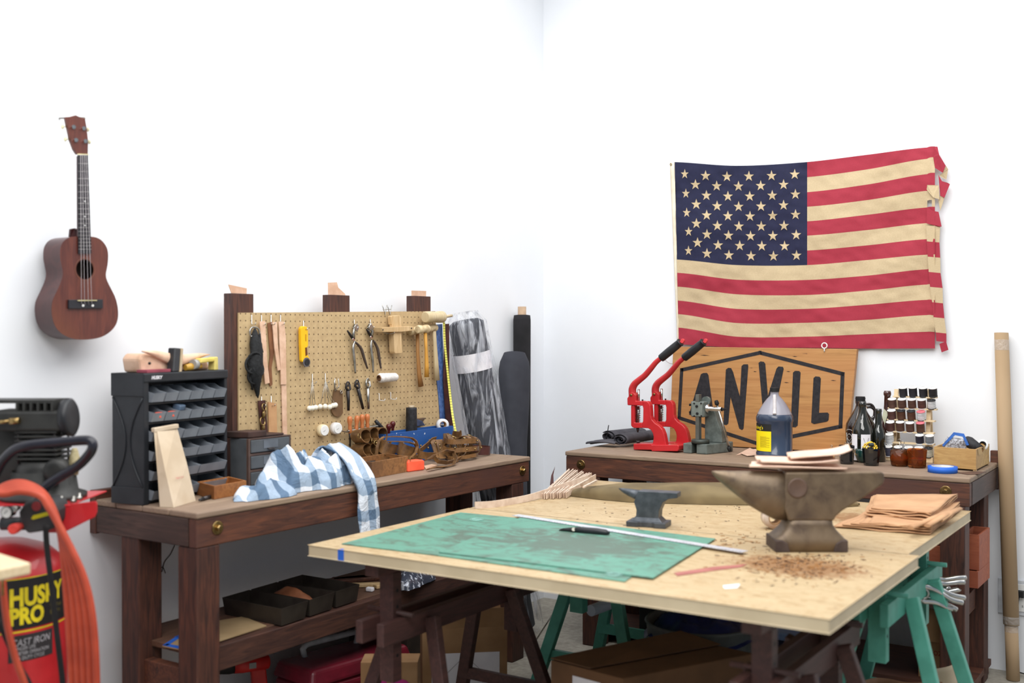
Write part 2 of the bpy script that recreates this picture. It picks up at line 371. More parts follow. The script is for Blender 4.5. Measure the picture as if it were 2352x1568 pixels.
def hook(px,py,what,ln=.03,dx=.0):
    a=LW(px,py,XP); b=MB(); b.tube([a+V((-.004,0,.008)),a+V((.0035,0,.006)),a+V((.0035,0,-ln*.8)),a+V((.008,dx,-ln)),a+V((.022,dx,-ln)),a+V((.026,dx,-ln+.008))],.0017,6)
    return b.build('peg_hook',CHROME,label='short metal peg hook '+what,cat='hook',group='peg hooks on the pegboard')
# hanging straps etc (Z4 zoom coordinates on the pegboard plane)
for (x,y,w) in ((211,325,'holding the black cord and carabiner'),(295,328,'above the leftmost pale leather strap'),(377,325,'above the brown leather strap'),(458,325,'above the longest pale leather strap'),(655,375,'holding the yellow rotary cutter'),(1090,365,'holding the left revolving punch pliers'),(1228,362,'holding the right revolving punch pliers'),(731,830,'holding the left bunch of white ball stems'),(842,825,'holding the right bunch of white ball stems'),(925,870,'holding the brown leather fob'),(295,1025,'above the maroon strap with brass rings'),(378,1020,'above the wide tan leather strip')):
    p=Z4([(x,y)])[0]; hook(p[0],p[1],w)
for (x,y,w) in ((193,872,'hanging empty under the white thread spool, left one'),(297,862,'hanging empty under the white thread spool, right one')):
    p=Z5([(x,y)])[0]; a=LW(p[0],p[1],XP); b=MB(); b.tube([a+V((-.004,0,.0)),a+V((.004,0,-.002)),a+V((.004,0,-.03)),a+V((.03,.004,-.032)),a+V((.034,.004,-.024))],.0017,6)
    b.build('peg_hook',WHITE,label='white L-shaped peg hook '+w,cat='hook',group='peg hooks on the pegboard')
o=XP+.013
cb=thing('carabiner','steel carabiner clipped through the black cord bundle on the pegboard','carabiner',LW(577,763,o))
b=MB(); P=lambda x,y,d=0:(lambda q:LW(q[0],q[1],XP+.013+d))(Z4([(x,y)])[0])
b.tube(smooth([P(205,490),P(200,450),P(215,420),P(245,415),P(275,430),P(285,470),P(275,495)],4),.0035,8); b.build('body',STEEL,cb)
b=MB(); b.tube([P(275,495),P(240,500),P(205,490)],.0025,8); b.build('gate',STEEL,cb)
b=MB(); b.tube([P(245,425),P(245,500),P(252,560,.008),P(260,640,.01),P(245,715,.012),P(245,790,.012),P(250,860,.01),P(262,930,.004),P(268,990),P(270,1022)],[.004,.019,.026,.026,.033,.033,.026,.014,.008,.002],12,flat=.75)
for k,(x,y,a_) in enumerate(((185,740,.2),(240,830,-.3),(300,760,.6),(235,700,-.5))):
    c=P(x*.5+122,y,.02); b.torus(c,V((1,.3*a_,.5*a_)),.030,.0042,18,6)
for (x,y) in ((200,880),(285,560)): b.tube([P(x,y-90,.01),P(x+8,y,.014),P(x+25,y+70,.008)],.004,6)
b.build('cord_bundle',M('black_cord',(30,32,34),(16,17,19),rough=.8,sc_=90,bp=.6),label='bundle of black cord hanging from a carabiner at the left of the pegboard',cat='cord')
g='leather straps hanging on the pegboard'
sheet('leather_strap','pale leather strap hanging second from the left on the pegboard, slanting right',"strap",Z4([(287,365),(335,363),(340,500),(350,700),(371,892),(333,902),(312,690)]),XP+.014,.004,LEA,g)
sheet('leather_strap','dark brown leather strap hanging behind the two pale ones on the pegboard','strap',Z4([(355,380),(397,368),(402,520),(412,620),(388,760),(396,905),(377,922),(355,860),(376,650)]),XP+.006,.003,M('mid_brown_leather',(140,92,60),(112,72,48)),g)
sheet('leather_strap','narrow pale leather strap hanging between the brown strap and the longest strap','strap',Z4([(395,370),(435,370),(442,560),(465,780),(442,787),(414,600)]),XP+.013,.004,LEA,g)
ls=thing('leather_strap','long pale leather strap in two lengths reaching below the others on the pegboard','strap',LW(650,740,o),group=g)
b=MB(); b.prism(lw(Z4([(450,365),(497,368),(510,500),(515,905),(470,906),(462,700)]),XP+.011),(-.004,0,0)); b.build('upper_length',LEA,ls)
b=MB(); b.prism(lw(Z4([(474,908),(515,908),(522,1400),(486,1400)]),XP+.0065),(-.004,0,0)); b.build('lower_length',LEA,ls)
sheet('leather_strip','wide flat tan leather strip hanging beside the maroon strap','strap',Z4([(360,1055),(430,1068),(436,1330),(366,1330)]),XP+.008,.004,M('tan_leather',(204,160,116),(186,140,98)))
ds=thing('buckle_strap','maroon leather strap with brass rings hanging low at the left of the pegboard','strap',LW(604,925,o))
b=MB(); b.prism(lw(Z4([(272,1046),(335,1040),(356,1330),(300,1330)]),XP+.01),(-.004,0,0)); b.build('strap',MAR,ds)
for x,y,r in ((322,1100,.013),(310,1222,.0155)):
    b=MB(); b.torus(P(x,y,.002),(1,.3,.2),r,.0028,20,6); b.build('ring',BRASS,ds)
for x,y,r in ((321,1160,.009),(316,1275,.008)):
    b=MB(); b.sph(P(x,y,.002),(.006,r,.014)); b.build('swivel',BRASS,ds)
# rotary cutter
rc=thing('rotary_cutter','yellow rotary cutter with a dark round blade hanging on the pegboard','cutter',LW(699,755,o))
YEL=M('yellow_plastic',(250,196,30),(242,184,24),rough=.4)
b=MB(); b.prism(lw(Z4([(638,430),(643,414),(658,406),(680,407),(695,416),(700,440),(702,575),(690,590),(692,640),(718,690),(705,712),(690,700),(672,705),(655,715),(646,700),(640,560)]),XP+.022),(-.014,0,0)); b.build('handle',YEL,rc,bev=.002)
b=MB(); b.prism(lw(Z4([(677,590),(690,588),(696,650),(680,662)]),XP+.0235),(-.002,0,0)); b.build('slider',M('dark_red_plastic',(110,60,20)),rc)
for y,h_ in ((435,14),(505,60)):
    b=MB(); b.prism(lw(Z4([(676,y-h_/2),(686,y-h_/2),(686,y+h_/2),(676,y+h_/2)]),XP+.0225),(-.001,0,0)); b.build('slot',M('ochre_print',(206,150,20)),rc)
c=P(690,715,.012); b=MB(); b.cyl(c-V((.004,0,0)),c,.0185,n=24); b.build('blade_guard',M('grey_metal_guard',(120,116,122),metal=.5),rc)
b=MB(); b.cyl(c,c+V((.003,0,0)),.0125,n=20); b.build('blade_hub',BLK,rc)
# revolving punch pliers
def pliers(label,pts,off=0):
    o_=thing('punch_pliers',label,'pliers',LW(*pts['pivot'],XP+.012)); 
    for nm,mat in (('h1',STEEL),('h2',M('worn_steel',(120,108,104),(92,82,80),rough=.45,metal=.8))):
        b=MB(); q=smooth(lw(pts[nm],XP+.014),4); n=len(q); b.tube(q,[.0045+.0028*math.sin(PI*min(1,i/n*1.2)) for i in range(n)],8,flat=.8); b.build('handle',mat,o_)
    b=MB(); q=lw(pts['jaw'],XP+.016); b.tube(q,[.008,.0065,.004][:len(q)],8,flat=.7); b.build('jaw',IRON,o_)
    b=MB(); q=lw(pts['jaw2'],XP+.016); b.tube(q,[.008,.0075,.006][:len(q)],8,flat=.7); b.build('jaw',STEEL,o_)
    c=LW(*pts['wheel'],XP+.016); b=MB(); b.cyl(c-V((.007,0,0)),c+V((.007,0,0)),.0125,n=14)
    for k in range(6): a=k*PI/3; b.cyl(c+V((0,math.cos(a)*.012,math.sin(a)*.012)),c+V((0,math.cos(a)*.019,math.sin(a)*.019)),.0028,.0022,n=8)
    b.build('punch_wheel',STEEL,o_)
    c=LW(*pts['pivot'],XP+.022); b=MB(); b.cyl(c-V((.006,0,0)),c+V((.001,0,0)),.006,n=12); b.build('pivot',CHROME,o_); return o_
pliers('revolving punch pliers, the left of the two upper pairs on the pegboard',dict(pivot=(812,779),h1=[(815,783),(811,800),(814,830),(816,857)],h2=[(816,785),(829,800),(837,825),(844,846)],jaw=[(812,779),(804,768),(798,759)],jaw2=[(812,779),(812,765),(815,748)],wheel=(817,752)))
pliers('revolving punch pliers, the right of the two upper pairs on the pegboard',dict(pivot=(853,774),h1=[(854,780),(852,798),(856,830),(857,855)],h2=[(858,782),(867,800),(871,822),(875,846)],jaw=[(853,774),(846,762),(842,756)],jaw2=[(853,774),(856,760),(850,742)],wheel=(850,752)))
# ball stems
g='white ball ended stems in two bunches'
for i,(tx,bx,by) in enumerate(((733,712,1110),(735,738,1108),(738,765,1103),(845,803,1096),(846,846,1094),(848,886,1098),(850,912,1086),(852,934,1082))):
    o_=thing('ball_stem','wire stem with white ball end, %s'%(['leftmost of the left bunch','second from the left in the left bunch','rightmost of the left bunch','leftmost of the right bunch','second of the right bunch','third of the right bunch','fourth of the right bunch','rightmost, touching the brown fob'][i]),'stem',P(tx,900),group=g)
    d=.004*(i%3); b=MB(); b.tube([P(tx,880,d),P((tx+bx)/2,1000,d),P(bx,by,d)],.0012,6); b.build('wire',STEEL,o_)
    b=MB(); b.sph(P(bx,by,d),.0105); b.build('ball',M('ivory_ball',(244,238,222),(234,228,210)),o_)
o_=thing('leather_fob','rounded brown leather fob with a steel clip hanging beside the white ball stems','fob',P(950,950))
b=MB(); b.prism(lw(Z4([(925,950),(998,960),(1001,1150),(985,1172),(955,1185),(925,1172),(905,1140)]),XP+.01),(-.006,0,0)); b.build('tab',M('fob_leather',(122,92,62),(100,74,50)),o_,bev=.001)
b=MB(); b.torus(P(985,970,.002),(1,0,0),.006,.0015,12,6); b.tube([P(925,870,.004),P(930,950,.002)],.003,6); b.tube([P(958,855,.004),P(966,920,.002),P(930,960,.002)],.002,6); b.build('clip',STEEL,o_)
for l,pts,mat,hd in (('dark iron hand punch, leftmost of the three below the pliers',[(1042,895),(1040,960),(1046,1040),(1046,1130)],IRON,.010),('grey forked hand punch, middle of the three below the pliers',[(1120,880),(1128,940),(1150,1030),(1172,1115)],IRON,.012),('bright steel hand punch, rightmost of the three below the pliers',[(1212,868),(1212,940),(1214,1030),(1216,1115)],STEEL,.011)):
    o_=thing('hand_punch',l,'punch',P(*pts[0]),group='hand punches on the pegboard')
    b=MB(); b.tube([P(*p) for p in pts[1:]],[.008,.0065,.0055],10); b.build('shank',mat,o_)
    b=MB(); x,y=pts[0]; b.tube([P(x-14,y,.002),P(x-16,y+40,.002),P(*pts[1])],[.004,.005,.005],8); b.tube([P(x+14,y+8,.002),P(x+20,y+50,.002),P(*pts[1])],[.004,.005,.005],8); b.torus(P(x,y+6),(1,0,0),.0085,.003,14,6); b.build('fork',mat,o_)
    b=MB(); b.tube([P(x+2,y-20),P(x,y+14)],.002,6); b.build('loop',CHROME,o_)
# tape spools
for l,x,y,cm in (('round white cord reel with a cream side, left of the pair on the pegboard',815,1297,(240,224,186)),('round white cord reel, right of the pair on the pegboard',930,1280,(238,236,236))):
    o_=thing('cord_reel',l,'reel',P(x,y),group='cord reels on the pegboard'); c=P(x-10,y,-.012); d=V((1,-.15,.0))
    b=MB(); b.lathe(c,d,[(0,.020),(.004,.024),(.024,.024),(.027,.021)],28); b.build('reel_body',M('reel_'+str(x),cm),o_)
    b=MB(); c2=c+d.normalized()*.0272; b.lathe(c2,d,[(0,.0205),(.002,.0205),(.003,.019)],28); b.build('face',WHITE,o_)
    b=MB(); b.bar(c2+V((.003,-.008,-.002)),c2+V((.003,.008,.004)),.0025,.001,(1,0,0)); b.build('slot',M('slot_grey',(200,198,196)),o_)
# spring rack with awls
b=MB(); a=P(975,1272,.012); e=LW(876,976,XP+.02); pts=[a,P(985,1300,.012),P(1030,1312,.012)]; k=60; s0=P(1040,1306,.014)
b.tube(smooth(pts+[s0]),.0025,6)
b.tube([s0.lerp(e,i/(k*4))+V((math.cos(i*PI/2)*.006,0,math.sin(i*PI/2)*.006)) for i in range(k*4+1)],.0012,5)
b.build('spring_holder',STEEL,label='long wire spring stretched over the pegboard, gripping the orange awls',cat='holder')
g='orange handled awls in the spring holder'
for i,(x0,y0,x1,y1,sh) in enumerate(((1057,1178,1060,1325,1440),(1122,1172,1110,1335,1440),(1163,1162,1163,1310,0),(1207,1158,1211,1300,0))):
    o_=thing('awl','awl with a turned orange wooden handle, %s in the spring holder'%(['first from the left','second from the left','third from the left','rightmost'][i]),'awl',P(x0,y0),group=g)
    a=P(x0,y0,.014);e=P(x1,y1,.014); L_=(e-a).length; r=1
    b=MB(); b.lathe(a,e-a,[(0,.003),(.002,.0085),(.012,.011),(.022,.0105),(.036,.0068),(.046,.0075),(.058,.0085),(.066,.007),(L_,.006)],16); b.build('handle',ORW,o_)
    b=MB(); e2=P(x1,max(y1+60,sh),.014); b.tube([e,e.lerp(e2,.3),e2],[.0065,.0042,.003],8); b.build('shaft',IRON,o_)
# binder clip etc.
Q=lambda x,y,d=0:(lambda q:LW(q[0],q[1],XP+.012+d))(Z5([(x,y)])[0])
b=MB()
for dx in (0,44): b.tube([Q(228+dx,80),Q(240+dx,120),Q(252+dx,170),Q(262+dx,120),Q(270+dx,82)],.0017,6)
b.tube([Q(232,120),Q(305,118)],.0014,6); b.build('wire_clip',STEEL,label='small wire clip perched on the top edge of the pegboard',cat='clip')
o_=thing('wooden_gauge','pale wooden cross-shaped marking gauge hanging at the right of the pegboard','gauge',Q(365,350))
b=MB(); b.prism(lw(Z5([(340,175),(385,172),(398,190),(403,330),(402,345),(410,500),(402,515),(345,516),(338,500),(332,350),(338,330)]),XP+.045),(-.03,0,0)); b.build('stem',PALEW,o_,bev=.002)
b=MB(); b.prism(lw(Z5([(308,182),(318,177),(340,177),(338,258),(312,256)]),XP+.03),(-.02,0,0)); b.build('wedge',PALEW,o_,bev=.002)
b=MB(); b.prism(lw(Z5([(225,282),(300,278),(505,270),(515,278),(512,308),(400,320),(228,322)]),XP+.055),(-.045,0,0)); b.m=1
for x,y in ((234,302),(492,288)): b.cyl(Q(x,y,.044),Q(x,y,.047),.003,n=10)
b.build('crossbar',[PALEW,IRON],o_,bev=.002)
b=MB(); b.tube(smooth([Q(230,322,.01),Q(300,340,.03),Q(340,325,.045)]),.0012,5); b.build('wire',STEEL,o_)
# hammers and mallets
def hammer(label,head,hr,handle,hw,hm,headm,off,grp='mallets at the right edge of the pegboard'):
    a=LW(*Z5([head[0]])[0],XP+off); c=LW(*Z5([head[1]])[0],XP+off); 
    o_=thing('mallet',label,'mallet',a.lerp(c,.5),group=grp)
    b=MB(); d=c-a; L_=d.length; b.lathe(a,d,[(0,hr*.82),(.006,hr),(L_*.3,hr),(L_*.5,hr*.86),(L_*.7,hr),(L_-.006,hr),(L_,hr*.85)],22); b.build('head',headm,o_)
    p=[LW(*q,XP+off) for q in Z5(handle)]; n=len(p)
    b=MB(); b.tube(p,hw,12,flat=.75); b.build('handle',hm,o_); return o_
RAW=M('rawhide',(214,196,158),(180,158,120),sc_=40,bp=.1); HB=wood('honey_handle_wood',(176,128,72),(146,100,54),st=(12,12,1)); HY=wood('yellow_handle_wood',(214,160,68),(190,134,50),st=(12,12,1)); HP=wood('bleached_handle_wood',(208,192,158),(186,166,128),st=(12,12,1))
hammer('rawhide mallet with a honey brown handle, the left mallet on the pegboard',[(470,318),(545,305)],.0175,[(545,330),(548,520),(560,700),(576,810)],[.010,.009,.011,.0145],HB,RAW,.02)
hammer('rawhide mallet with a yellow handle hanging between the brown and bleached handles',[(545,300),(640,292)],.0185,[(615,330),(622,470),(628,620),(628,728)],[.009,.008,.011,.013],HY,RAW,.062)
hammer('mallet with a thick bleached wooden handle, the right mallet on the pegboard',[(640,290),(712,284)],.0160,[(690,250),(700,420),(710,600),(718,757)],[.011,.011,.014,.0165],HP,RAW,.024)
hammer('large pale wooden mallet lying on top of the pegboard corner',[(612,190),(775,186)],.0265,[(760,188),(800,183),(850,175)],[.011,.009,.009],HP,HP,.045)
# white thread spool
o_=thing('thread_spool','horizontal white waxed thread spool on the pegboard','thread spool',Q(270,735)); a=Q(198,737,.02);c=Q(355,727,.02);d=c-a
b=MB(); n=12; pr=[(0,.0135)]+[(i/n,(.0205-.003*i/n)*(1+.03*(i%2))) for i in range(1,n)]+[(1,.013)]; b.lathe(a,d,pr,22,unit=True,capped=False); b.build('thread',M('white_thread',(236,232,228),(214,210,206),sc_=80,bp=.4),o_)
b=MB(); b.lathe(a-d*.02,d,[(0,.0105),(.002,.012),(d.length,.012)],20,capped=False); b.lathe(a+d*.1,d,[(0,.0112),(.001,.0)],20,capped=False); b.build('core',M('kraft_core',(150,108,76)),o_)
# black thread cone standing behind the tray
a=O(945,1015,.98); a=V((.105,LW(945,985,.105).y,.902)); topz=LW(940,935,.105).z
o_=thing('thread_cone','tall black thread cone standing against the pegboard behind the blue tray','thread cone',a)
b=MB(); n=26; b.lathe(a,(0,0,1),[(0,.029)]+[(.004+(topz-a.z-.006)*i/n,(.0275-.004*i/n)*(1+.02*(i%2))) for i in range(n+1)],22); b.build('thread',M('black_thread',(40,40,44),(20,20,24),sc_=60),o_)
b=MB(); b.lathe((a.x,a.y,topz-.003),(0,0,1),[(0,.014),(.01,.013)],18); b.build('core',M('cream_core',(196,178,150)),o_)
# tapes/strips at right edge
sheet('blue_ruler_strip','blue translucent ruled strip hanging at the right edge of the pegboard','strip',Z5([(716,255),(768,250),(780,700),(802,1150),(752,1150),(735,900),(716,735)]),XP+.004,.003,M('blue_film_strip',(88,120,176),(62,88,140),rough=.3,sc_=50),)
sheet('maroon_strap','wide maroon leather strap hanging beside the yellow measuring tape','strap',Z5([(792,250),(830,248),(832,700),(868,1100),(866,1170),(806,1170),(780,760)]),XP+.016,.004,MAR)
def tapem():
    m,t,b=nt('yellow_measuring_tape',.5); c=nd(t,'ShaderNodeTexCoord'); sp=nd(t,'ShaderNodeSeparateXYZ'); t.links.new(c.outputs['Object'],sp.inputs[0])
    fr=mth(t,'FRACT',mth(t,'MULTIPLY',sp.outputs[2],1/.012)); k=mth(t,'LESS_THAN',fr,.22); t.links.new(mixc(t,mth(t,'MULTIPLY',k,.7),(226,222,104),(70,70,40)),b.inputs['Base Color']); return m
b=MB(); pts=smooth([Q(783,235,.01),Q(790,420,.012),Q(818,700,.014),Q(843,930,.03),Q(862,1080,.06),Q(884,1200,.08),Q(903,1290,.09),Q(917,1340,.10)],5); b.ribbon(pts,.0125,.0008,(.25,1,.1)); b.build('measuring_tape',tapem(),label='yellow cloth measuring tape hanging down from the top right of the pegboard',cat='measuring tape')
# ---------------------------------------------------------------- ukulele on the left wall
uk=thing('ukulele','dark mahogany ukulele with a black fretboard hanging on the left wall','ukulele',LW(182,520,-.02))
ZU=Zf(2.8,0,240); UX=.045
def U(x,y,d=0): q=ZU([(x,y)])[0]; return LW(q[0],q[1],UX+d)
MAHO=wood('ukulele_mahogany',(104,54,42),(76,38,34),st=(5,14,1.6),rough=.3,bp=.03,c3=(112,64,42)); MAHD=wood('ukulele_side_mahogany',(84,46,44),(62,34,35),st=(5,14,1.6),rough=.28,bp=.02)
body=[(520,848),(600,850),(650,870),(685,915),(696,965),(692,1030),(681,1090),(688,1130),(715,1185),(745,1250),(760,1330),(752,1400),(715,1455),(650,1495),(560,1511),(470,1505),(400,1475),(355,1425),(333,1350),(335,1270),(365,1200),(395,1130),(404,1080),(395,1030),(386,970),(392,910),(420,868),(465,850)]
pts=smooth([U(x,y) for x,y in body]+[U(*body[0])],3)[:-1]
b=MB(); n=len(pts); back=[V((-.045,p.y+0*.0,p.z)) for p in pts]
cb_=V(U(540,1180)); back=[V((-.045,cb_.y+(p.y-cb_.y)*1.0,p.z)) for p in pts]
b.add(pts+back,[(i,n+i,n+(i+1)%n,(i+1)%n) for i in range(n)],True); b.add(back,[tuple(range(n))[::-1]]); b.build('body_side',MAHD,uk)
b=MB(); hole=[(546+56*math.cos(a*PI/12),1060+60*math.sin(a*PI/12)) for a in range(24)]
# top plate with sound hole: ring strips from hole to outline resampled
cen=V(U(546,1060)); out=[]
hp=[U(x,y) for x,y in hole]
def outat(ang):
    d=V((0,math.cos(ang),math.sin(ang))); best=None
    for i in range(n):
        p=pts[i]-cen;q=pts[(i+1)%n]-cen; e=q-p; den=d.y*e.z-d.z*e.y
        if abs(den)<1e-9: continue
        t=(p.y*e.z-p.z*e.y)/den; s_=(p.y*d.z-p.z*d.y)/den
        if t>0 and -1e-6<=s_<=1+1e-6 and (best is None or t<best): best=t
    return cen+d*(best or .05)
N=96; inn=[];ou=[]
hr=(hp[0]-hp[12]).length/2
for i in range(N): a=2*PI*i/N; inn.append(cen+V((0,math.cos(a),math.sin(a)))*hr); ou.append(outat(a))
b.add(inn+ou,[(i,(i+1)%N,N+(i+1)%N,N+i) for i in range(N)]); b.build('soundboard',MAHO,uk)
b=MB(); b.lathe(cen-V((.0,0,0)),(-1,0,0),[(0,hr),(.003,hr)],40,capped=False); b.add([cen-V((.05,0,0))+V((0,math.cos(a*PI/12),math.sin(a*PI/12)))*.03 for a in range(24)],[tuple(range(24))]); b.build('sound_hole',M('hole_dark_wood',(70,44,26),(44,28,18)),uk)
b=MB(); b.m=0; b.torus(cen,(1,0,0),hr+.004,.0012,40,6); b.build('rosette',M('rosette_line',(120,74,56)),uk)
b=MB(); b.prism([U(503,325,.006),U(566,325,.006),U(588,958,.006),U(506,958,.006)],(-.005,0,0)); fbd=b.build('fretboard',M('ebony',(40,38,44),(28,27,32),rough=.5),uk)
fy=[325,379,430,476,519,561,600,636,670,704,735,764,791,816,841,863,886,908,930]
fb=MB()
for y in fy[1:]:
    t=(y-325)/633; fb.bar(U(503+3*t,y,.0065),U(566+22*t,y,.0065),.0012,.0014,(1,0,0))
fb.build('fret_wire',STEEL,fbd,kind='stuff')
for y in (622,720,777):
    b=MB(); b.cyl(U(545,y,.006),U(545,y,.0067),.0024,n=10); b.build('inlay_dot',WHITE,fbd)
b=MB(); b.prism([U(505,330,.0),U(564,330,0),U(572,860,0),U(508,860,0)],(-.012,0,0)); b.prism([U(455,800,-.035),U(480,795,-.03),U(500,800,-.005),U(575,850,-.0),U(575,870,-.01),U(500,870,-.03),U(450,850,-.045)],(-.01,0,0)); b.build('neck',MAHD,uk,bev=.002)
b=MB(); b.prism([U(x,y,.002) for x,y in ((498,320),(478,290),(455,230),(422,80),(452,78),(488,68),(515,80),(548,88),(560,160),(568,235),(566,320))],(-.012,0,0)); hsk=b.build('headstock',MAHO,uk,bev=.001)
b=MB(); b.bar(U(499,319,.004),U(568,321,.004),.003,.004,(1,0,0)); b.build('nut',M('bone',(226,214,160)),uk)
for x,y,kx,ky in ((475,144,402,142),(541,153,566,160),(490,228,420,222),(551,235,575,240)):
    b=MB(); b.cyl(U(x,y,.002),U(x,y,.014),.004,n=12); b.cyl(U(x,y,.002),U(x,y,.005),.0065,n=12); b.build('tuning_post',CHROME,hsk)
    b=MB(); b.tube([U(x,y,-.012),U(kx,ky,-.014)],.0018,6); b.sph(U(kx,ky,-.014),(.006,.0045,.008)); b.build('tuner_button',M('ivory_button',(232,226,190)),hsk)
b=MB(); b.prism([U(443,1255,.008),U(662,1252,.008),U(662,1310,.008),U(443,1312,.008)],(-.008,0,0)); bdg=b.build('bridge',M('bridge_black',(38,38,44),rough=.4),uk,bev=.001)
b=MB(); b.bar(U(500,1260,.011),U(622,1259,.011),.0025,.004,(1,0,0)); b.build('saddle',M('bone',(226,214,160)),bdg)
for i,(xt,xm) in enumerate(((518,524),(530,544),(543,568),(554,590))):
    b=MB(); b.tube([U(xt,320,.008),U(xm,1262,.0145),U(xm+4,1290,.009)],.0006,5); b.build('string',M('nylon_string',(214,206,210)),uk)
for x in (535,597):
    b=MB(); b.cyl(U(x,1292,.007),U(x,1292,.0105),.004,n=10); b.build('bridge_dot',WHITE,bdg)
b=MB(); b.tube([V((-.079,U(530,60).y,U(530,60).z)),U(545,85,-.02),U(545,90,.0)],.003,6); b.build('wall_hanger',STEEL,label='small metal hook holding the ukulele by its headstock on the wall',cat='hook')
# ---------------------------------------------------------------- things on the left bench
def DP(px,py,d): return EYE+ray(px,py)*d          # point at a given depth
Z0=V((0,0,1)); BZ=.9005
def openbox(name,label,cat,p0,p1,p2,h,th,mat,group=None,floor=True,tpr=0,extra=None,bev=.001):
    p0=V(p0);p1=V(p1);p2=V(p2);p3=p0+p2-p1; q=[p0,p1,p2,p3]; c=(p0+p2)/2
    o=thing(name,label,cat,c,group=group)
    b=MB(); up_=V((0,0,h))
    def ins(i,d,z=0):
        a=q[i-1];m_=q[i];n_=q[(i+1)%4]; e1=(a-m_).normalized();e2=(n_-m_).normalized(); return m_+(e1+e2)*d+V((0,0,z))
    ob=[ins(i,tpr) for i in range(4)]; ot=[ins(i,0,h) for i in range(4)]; it=[ins(i,th,h) for i in range(4)]; ib=[ins(i,th+tpr,th) for i in range(4)]
    vs=ob+ot+it+ib; fs=[(3,2,1,0)]
    for i in range(4):
        j=(i+1)%4; fs+=[(i,j,4+j,4+i),(4+i,4+j,8+j,8+i),(8+i,8+j,12+j,12+i)]
    fs.append((12,13,14,15)); b.add(vs,fs); b.build('body',mat,o,bev=bev); return o
# small parts cabinet
pc=thing('parts_cabinet','black plastic parts cabinet with rows of grey bins at the left end of the workbench','parts cabinet',O(331,1160,BZ),R(99)); T=TM(pc)
cw,cdp,ch=.408,.136,.425
CB=M('cabinet_black_plastic',(38,41,46),(30,33,38),rough=.5)
b=MB(T); b.b2((0,.0,0),(.022,cdp,ch)); b.b2((-.004,-.002,0),(.0,cdp+.002,.055)); b.b2((-.004,-.002,ch-.075),(.0,cdp+.002,ch)); b.build('side_panel',CB,pc,bev=.003)
b=MB(T); b.b2((cw-.014,0,0),(cw,cdp,ch)); b.build('side_panel',CB,pc,bev=.003)
b=MB(T); b.b2((.022,cdp-.006,.0),(cw-.014,cdp,ch-.0)); b.build('back_panel',CB,pc)
b=MB(T); b.b2((-.003,-.004,ch-.030),(cw+.002,cdp,ch)); b.build('top',CB,pc,bev=.004)
for s_ in (1,-1):
    b=MB(T); yc=cdp/2+s_*cdp*.5; b.tube([(-.0015,yc-s_*(.004+.055*math.sin(a)),.055+ .29*i/12) for i,a in ((i,PI*i/12) for i in range(13))],.003,8); b.build('side_rib',CB,pc)
b=MB(T); b.text('HUSKY',.015,lambda v:V((.03+v.x,-.0045,ch-.020+v.y)),bold=.0006,shear=.2); b.build('lettering',PAPER,pc)
rows=[[1]*6,[1]*6,[1]*5,[1]*5,[1.9,1.1,1.9],[1.9,1.1,1.9]]
GB=M('bin_grey',(136,142,150),(120,126,134),rough=.45)
for r_,ws in enumerate(rows):
    z0=ch-.095-.0635*r_
    b=MB(T); b.b2((.0225,.002,z0-.008),(cw-.0145,cdp-.007,z0-.003)); b.build('shelf',CB,pc)
    tot=sum(ws); x=.026; sc1=(cw-.044)/tot
    for k,wv in enumerate(ws):
        w_=wv*sc1-.005; b=MB(T); x1=x+w_; t_=.0022; zf=.029; zt=.048; y0=.0-.018; y1=cdp-.02
        # hopper bin: sides step up behind the open front
        for xs in (x,x1-t_):
            pr=[(xs,y0+.012,z0),(xs,y0,z0+zf),(xs,y0+.034,z0+zt*.75),(xs,y0+.055,z0+zt),(xs,y1,z0+zt),(xs,y1,z0)]; b.prism(pr,(t_,0,0))
        b.prism([(x+t_,y0+.012,z0),(x1-t_,y0+.012,z0),(x1-t_,y0,z0+zf),(x+t_,y0,z0+zf)],(0,t_,0))
        b.b2((x+t_,y0+.014,z0),(x1-t_,y1,z0+t_)); b.b2((x+t_,y1-t_,z0),(x1-t_,y1,z0+zt))
        bn_=b.build('bin',GB,pc); x=x1+.005
        if r_==1 and k in (0,1):
            b=MB(T); b.box((x1-w_*.3,y0+.016,z0+.020),(.022,.02,.018),rz=.3); b.build('bin_content',ORANGE,bn_,bev=.003)
        if r_==1 and k==2:
            b=MB(T); b.box((x1-w_*.5,y0+.03,z0+.040),(.04,.03,.02),rz=.3,rx=.3); b.build('bin_content',M('clear_bag_blue',(96,116,140),rough=.3),bn_,bev=.004)
# things on top of the cabinet
Tc=T; ct=ch+.0005
def onC(x,y,z): return Tc@V((x,y,z+ct))
lb=thing('leather_bag','natural tan leather pouch with a folded flap lying on top of the parts cabinet','bag',onC(.2,.09,0))
b=MB(); pr=[(.04,0),(.03,.045),(.045,.062),(.12,.062),(.22,.050),(.31,.046),(.36,.030),(.37,0)]
b.prism([onC(x,.045,z) for x,z in pr],Tc.to_3x3()@V((0,.08,0))); b.build('pouch',LEA,lb,bev=.008)
b=MB(); b.grid(lambda u,v:onC(.03+.32*u,.038-.006*math.sin(v*PI)-.004*u,.070-.018*u-.040*v*(1-abs(2*u-1)**1.5)+.004*math.sin(9*u)),16,6); b.build('flap',LEA,lb,solid=.003)
b=MB(); b.sph(onC(.062,.034,.03),.005); b.build('snap',IRON,lb)
br=thing('brush','black block brush with a tan edge standing tilted on the parts cabinet','brush',onC(.16,.02,0))
b=MB(); b.prism([onC(.135,-.0,.0),onC(.165,.0,.0),onC(.195,.02,.078),onC(.165,.02,.080)],Tc.to_3x3()@V((0,.03,0))); b.build('block',BLK,br,bev=.004)
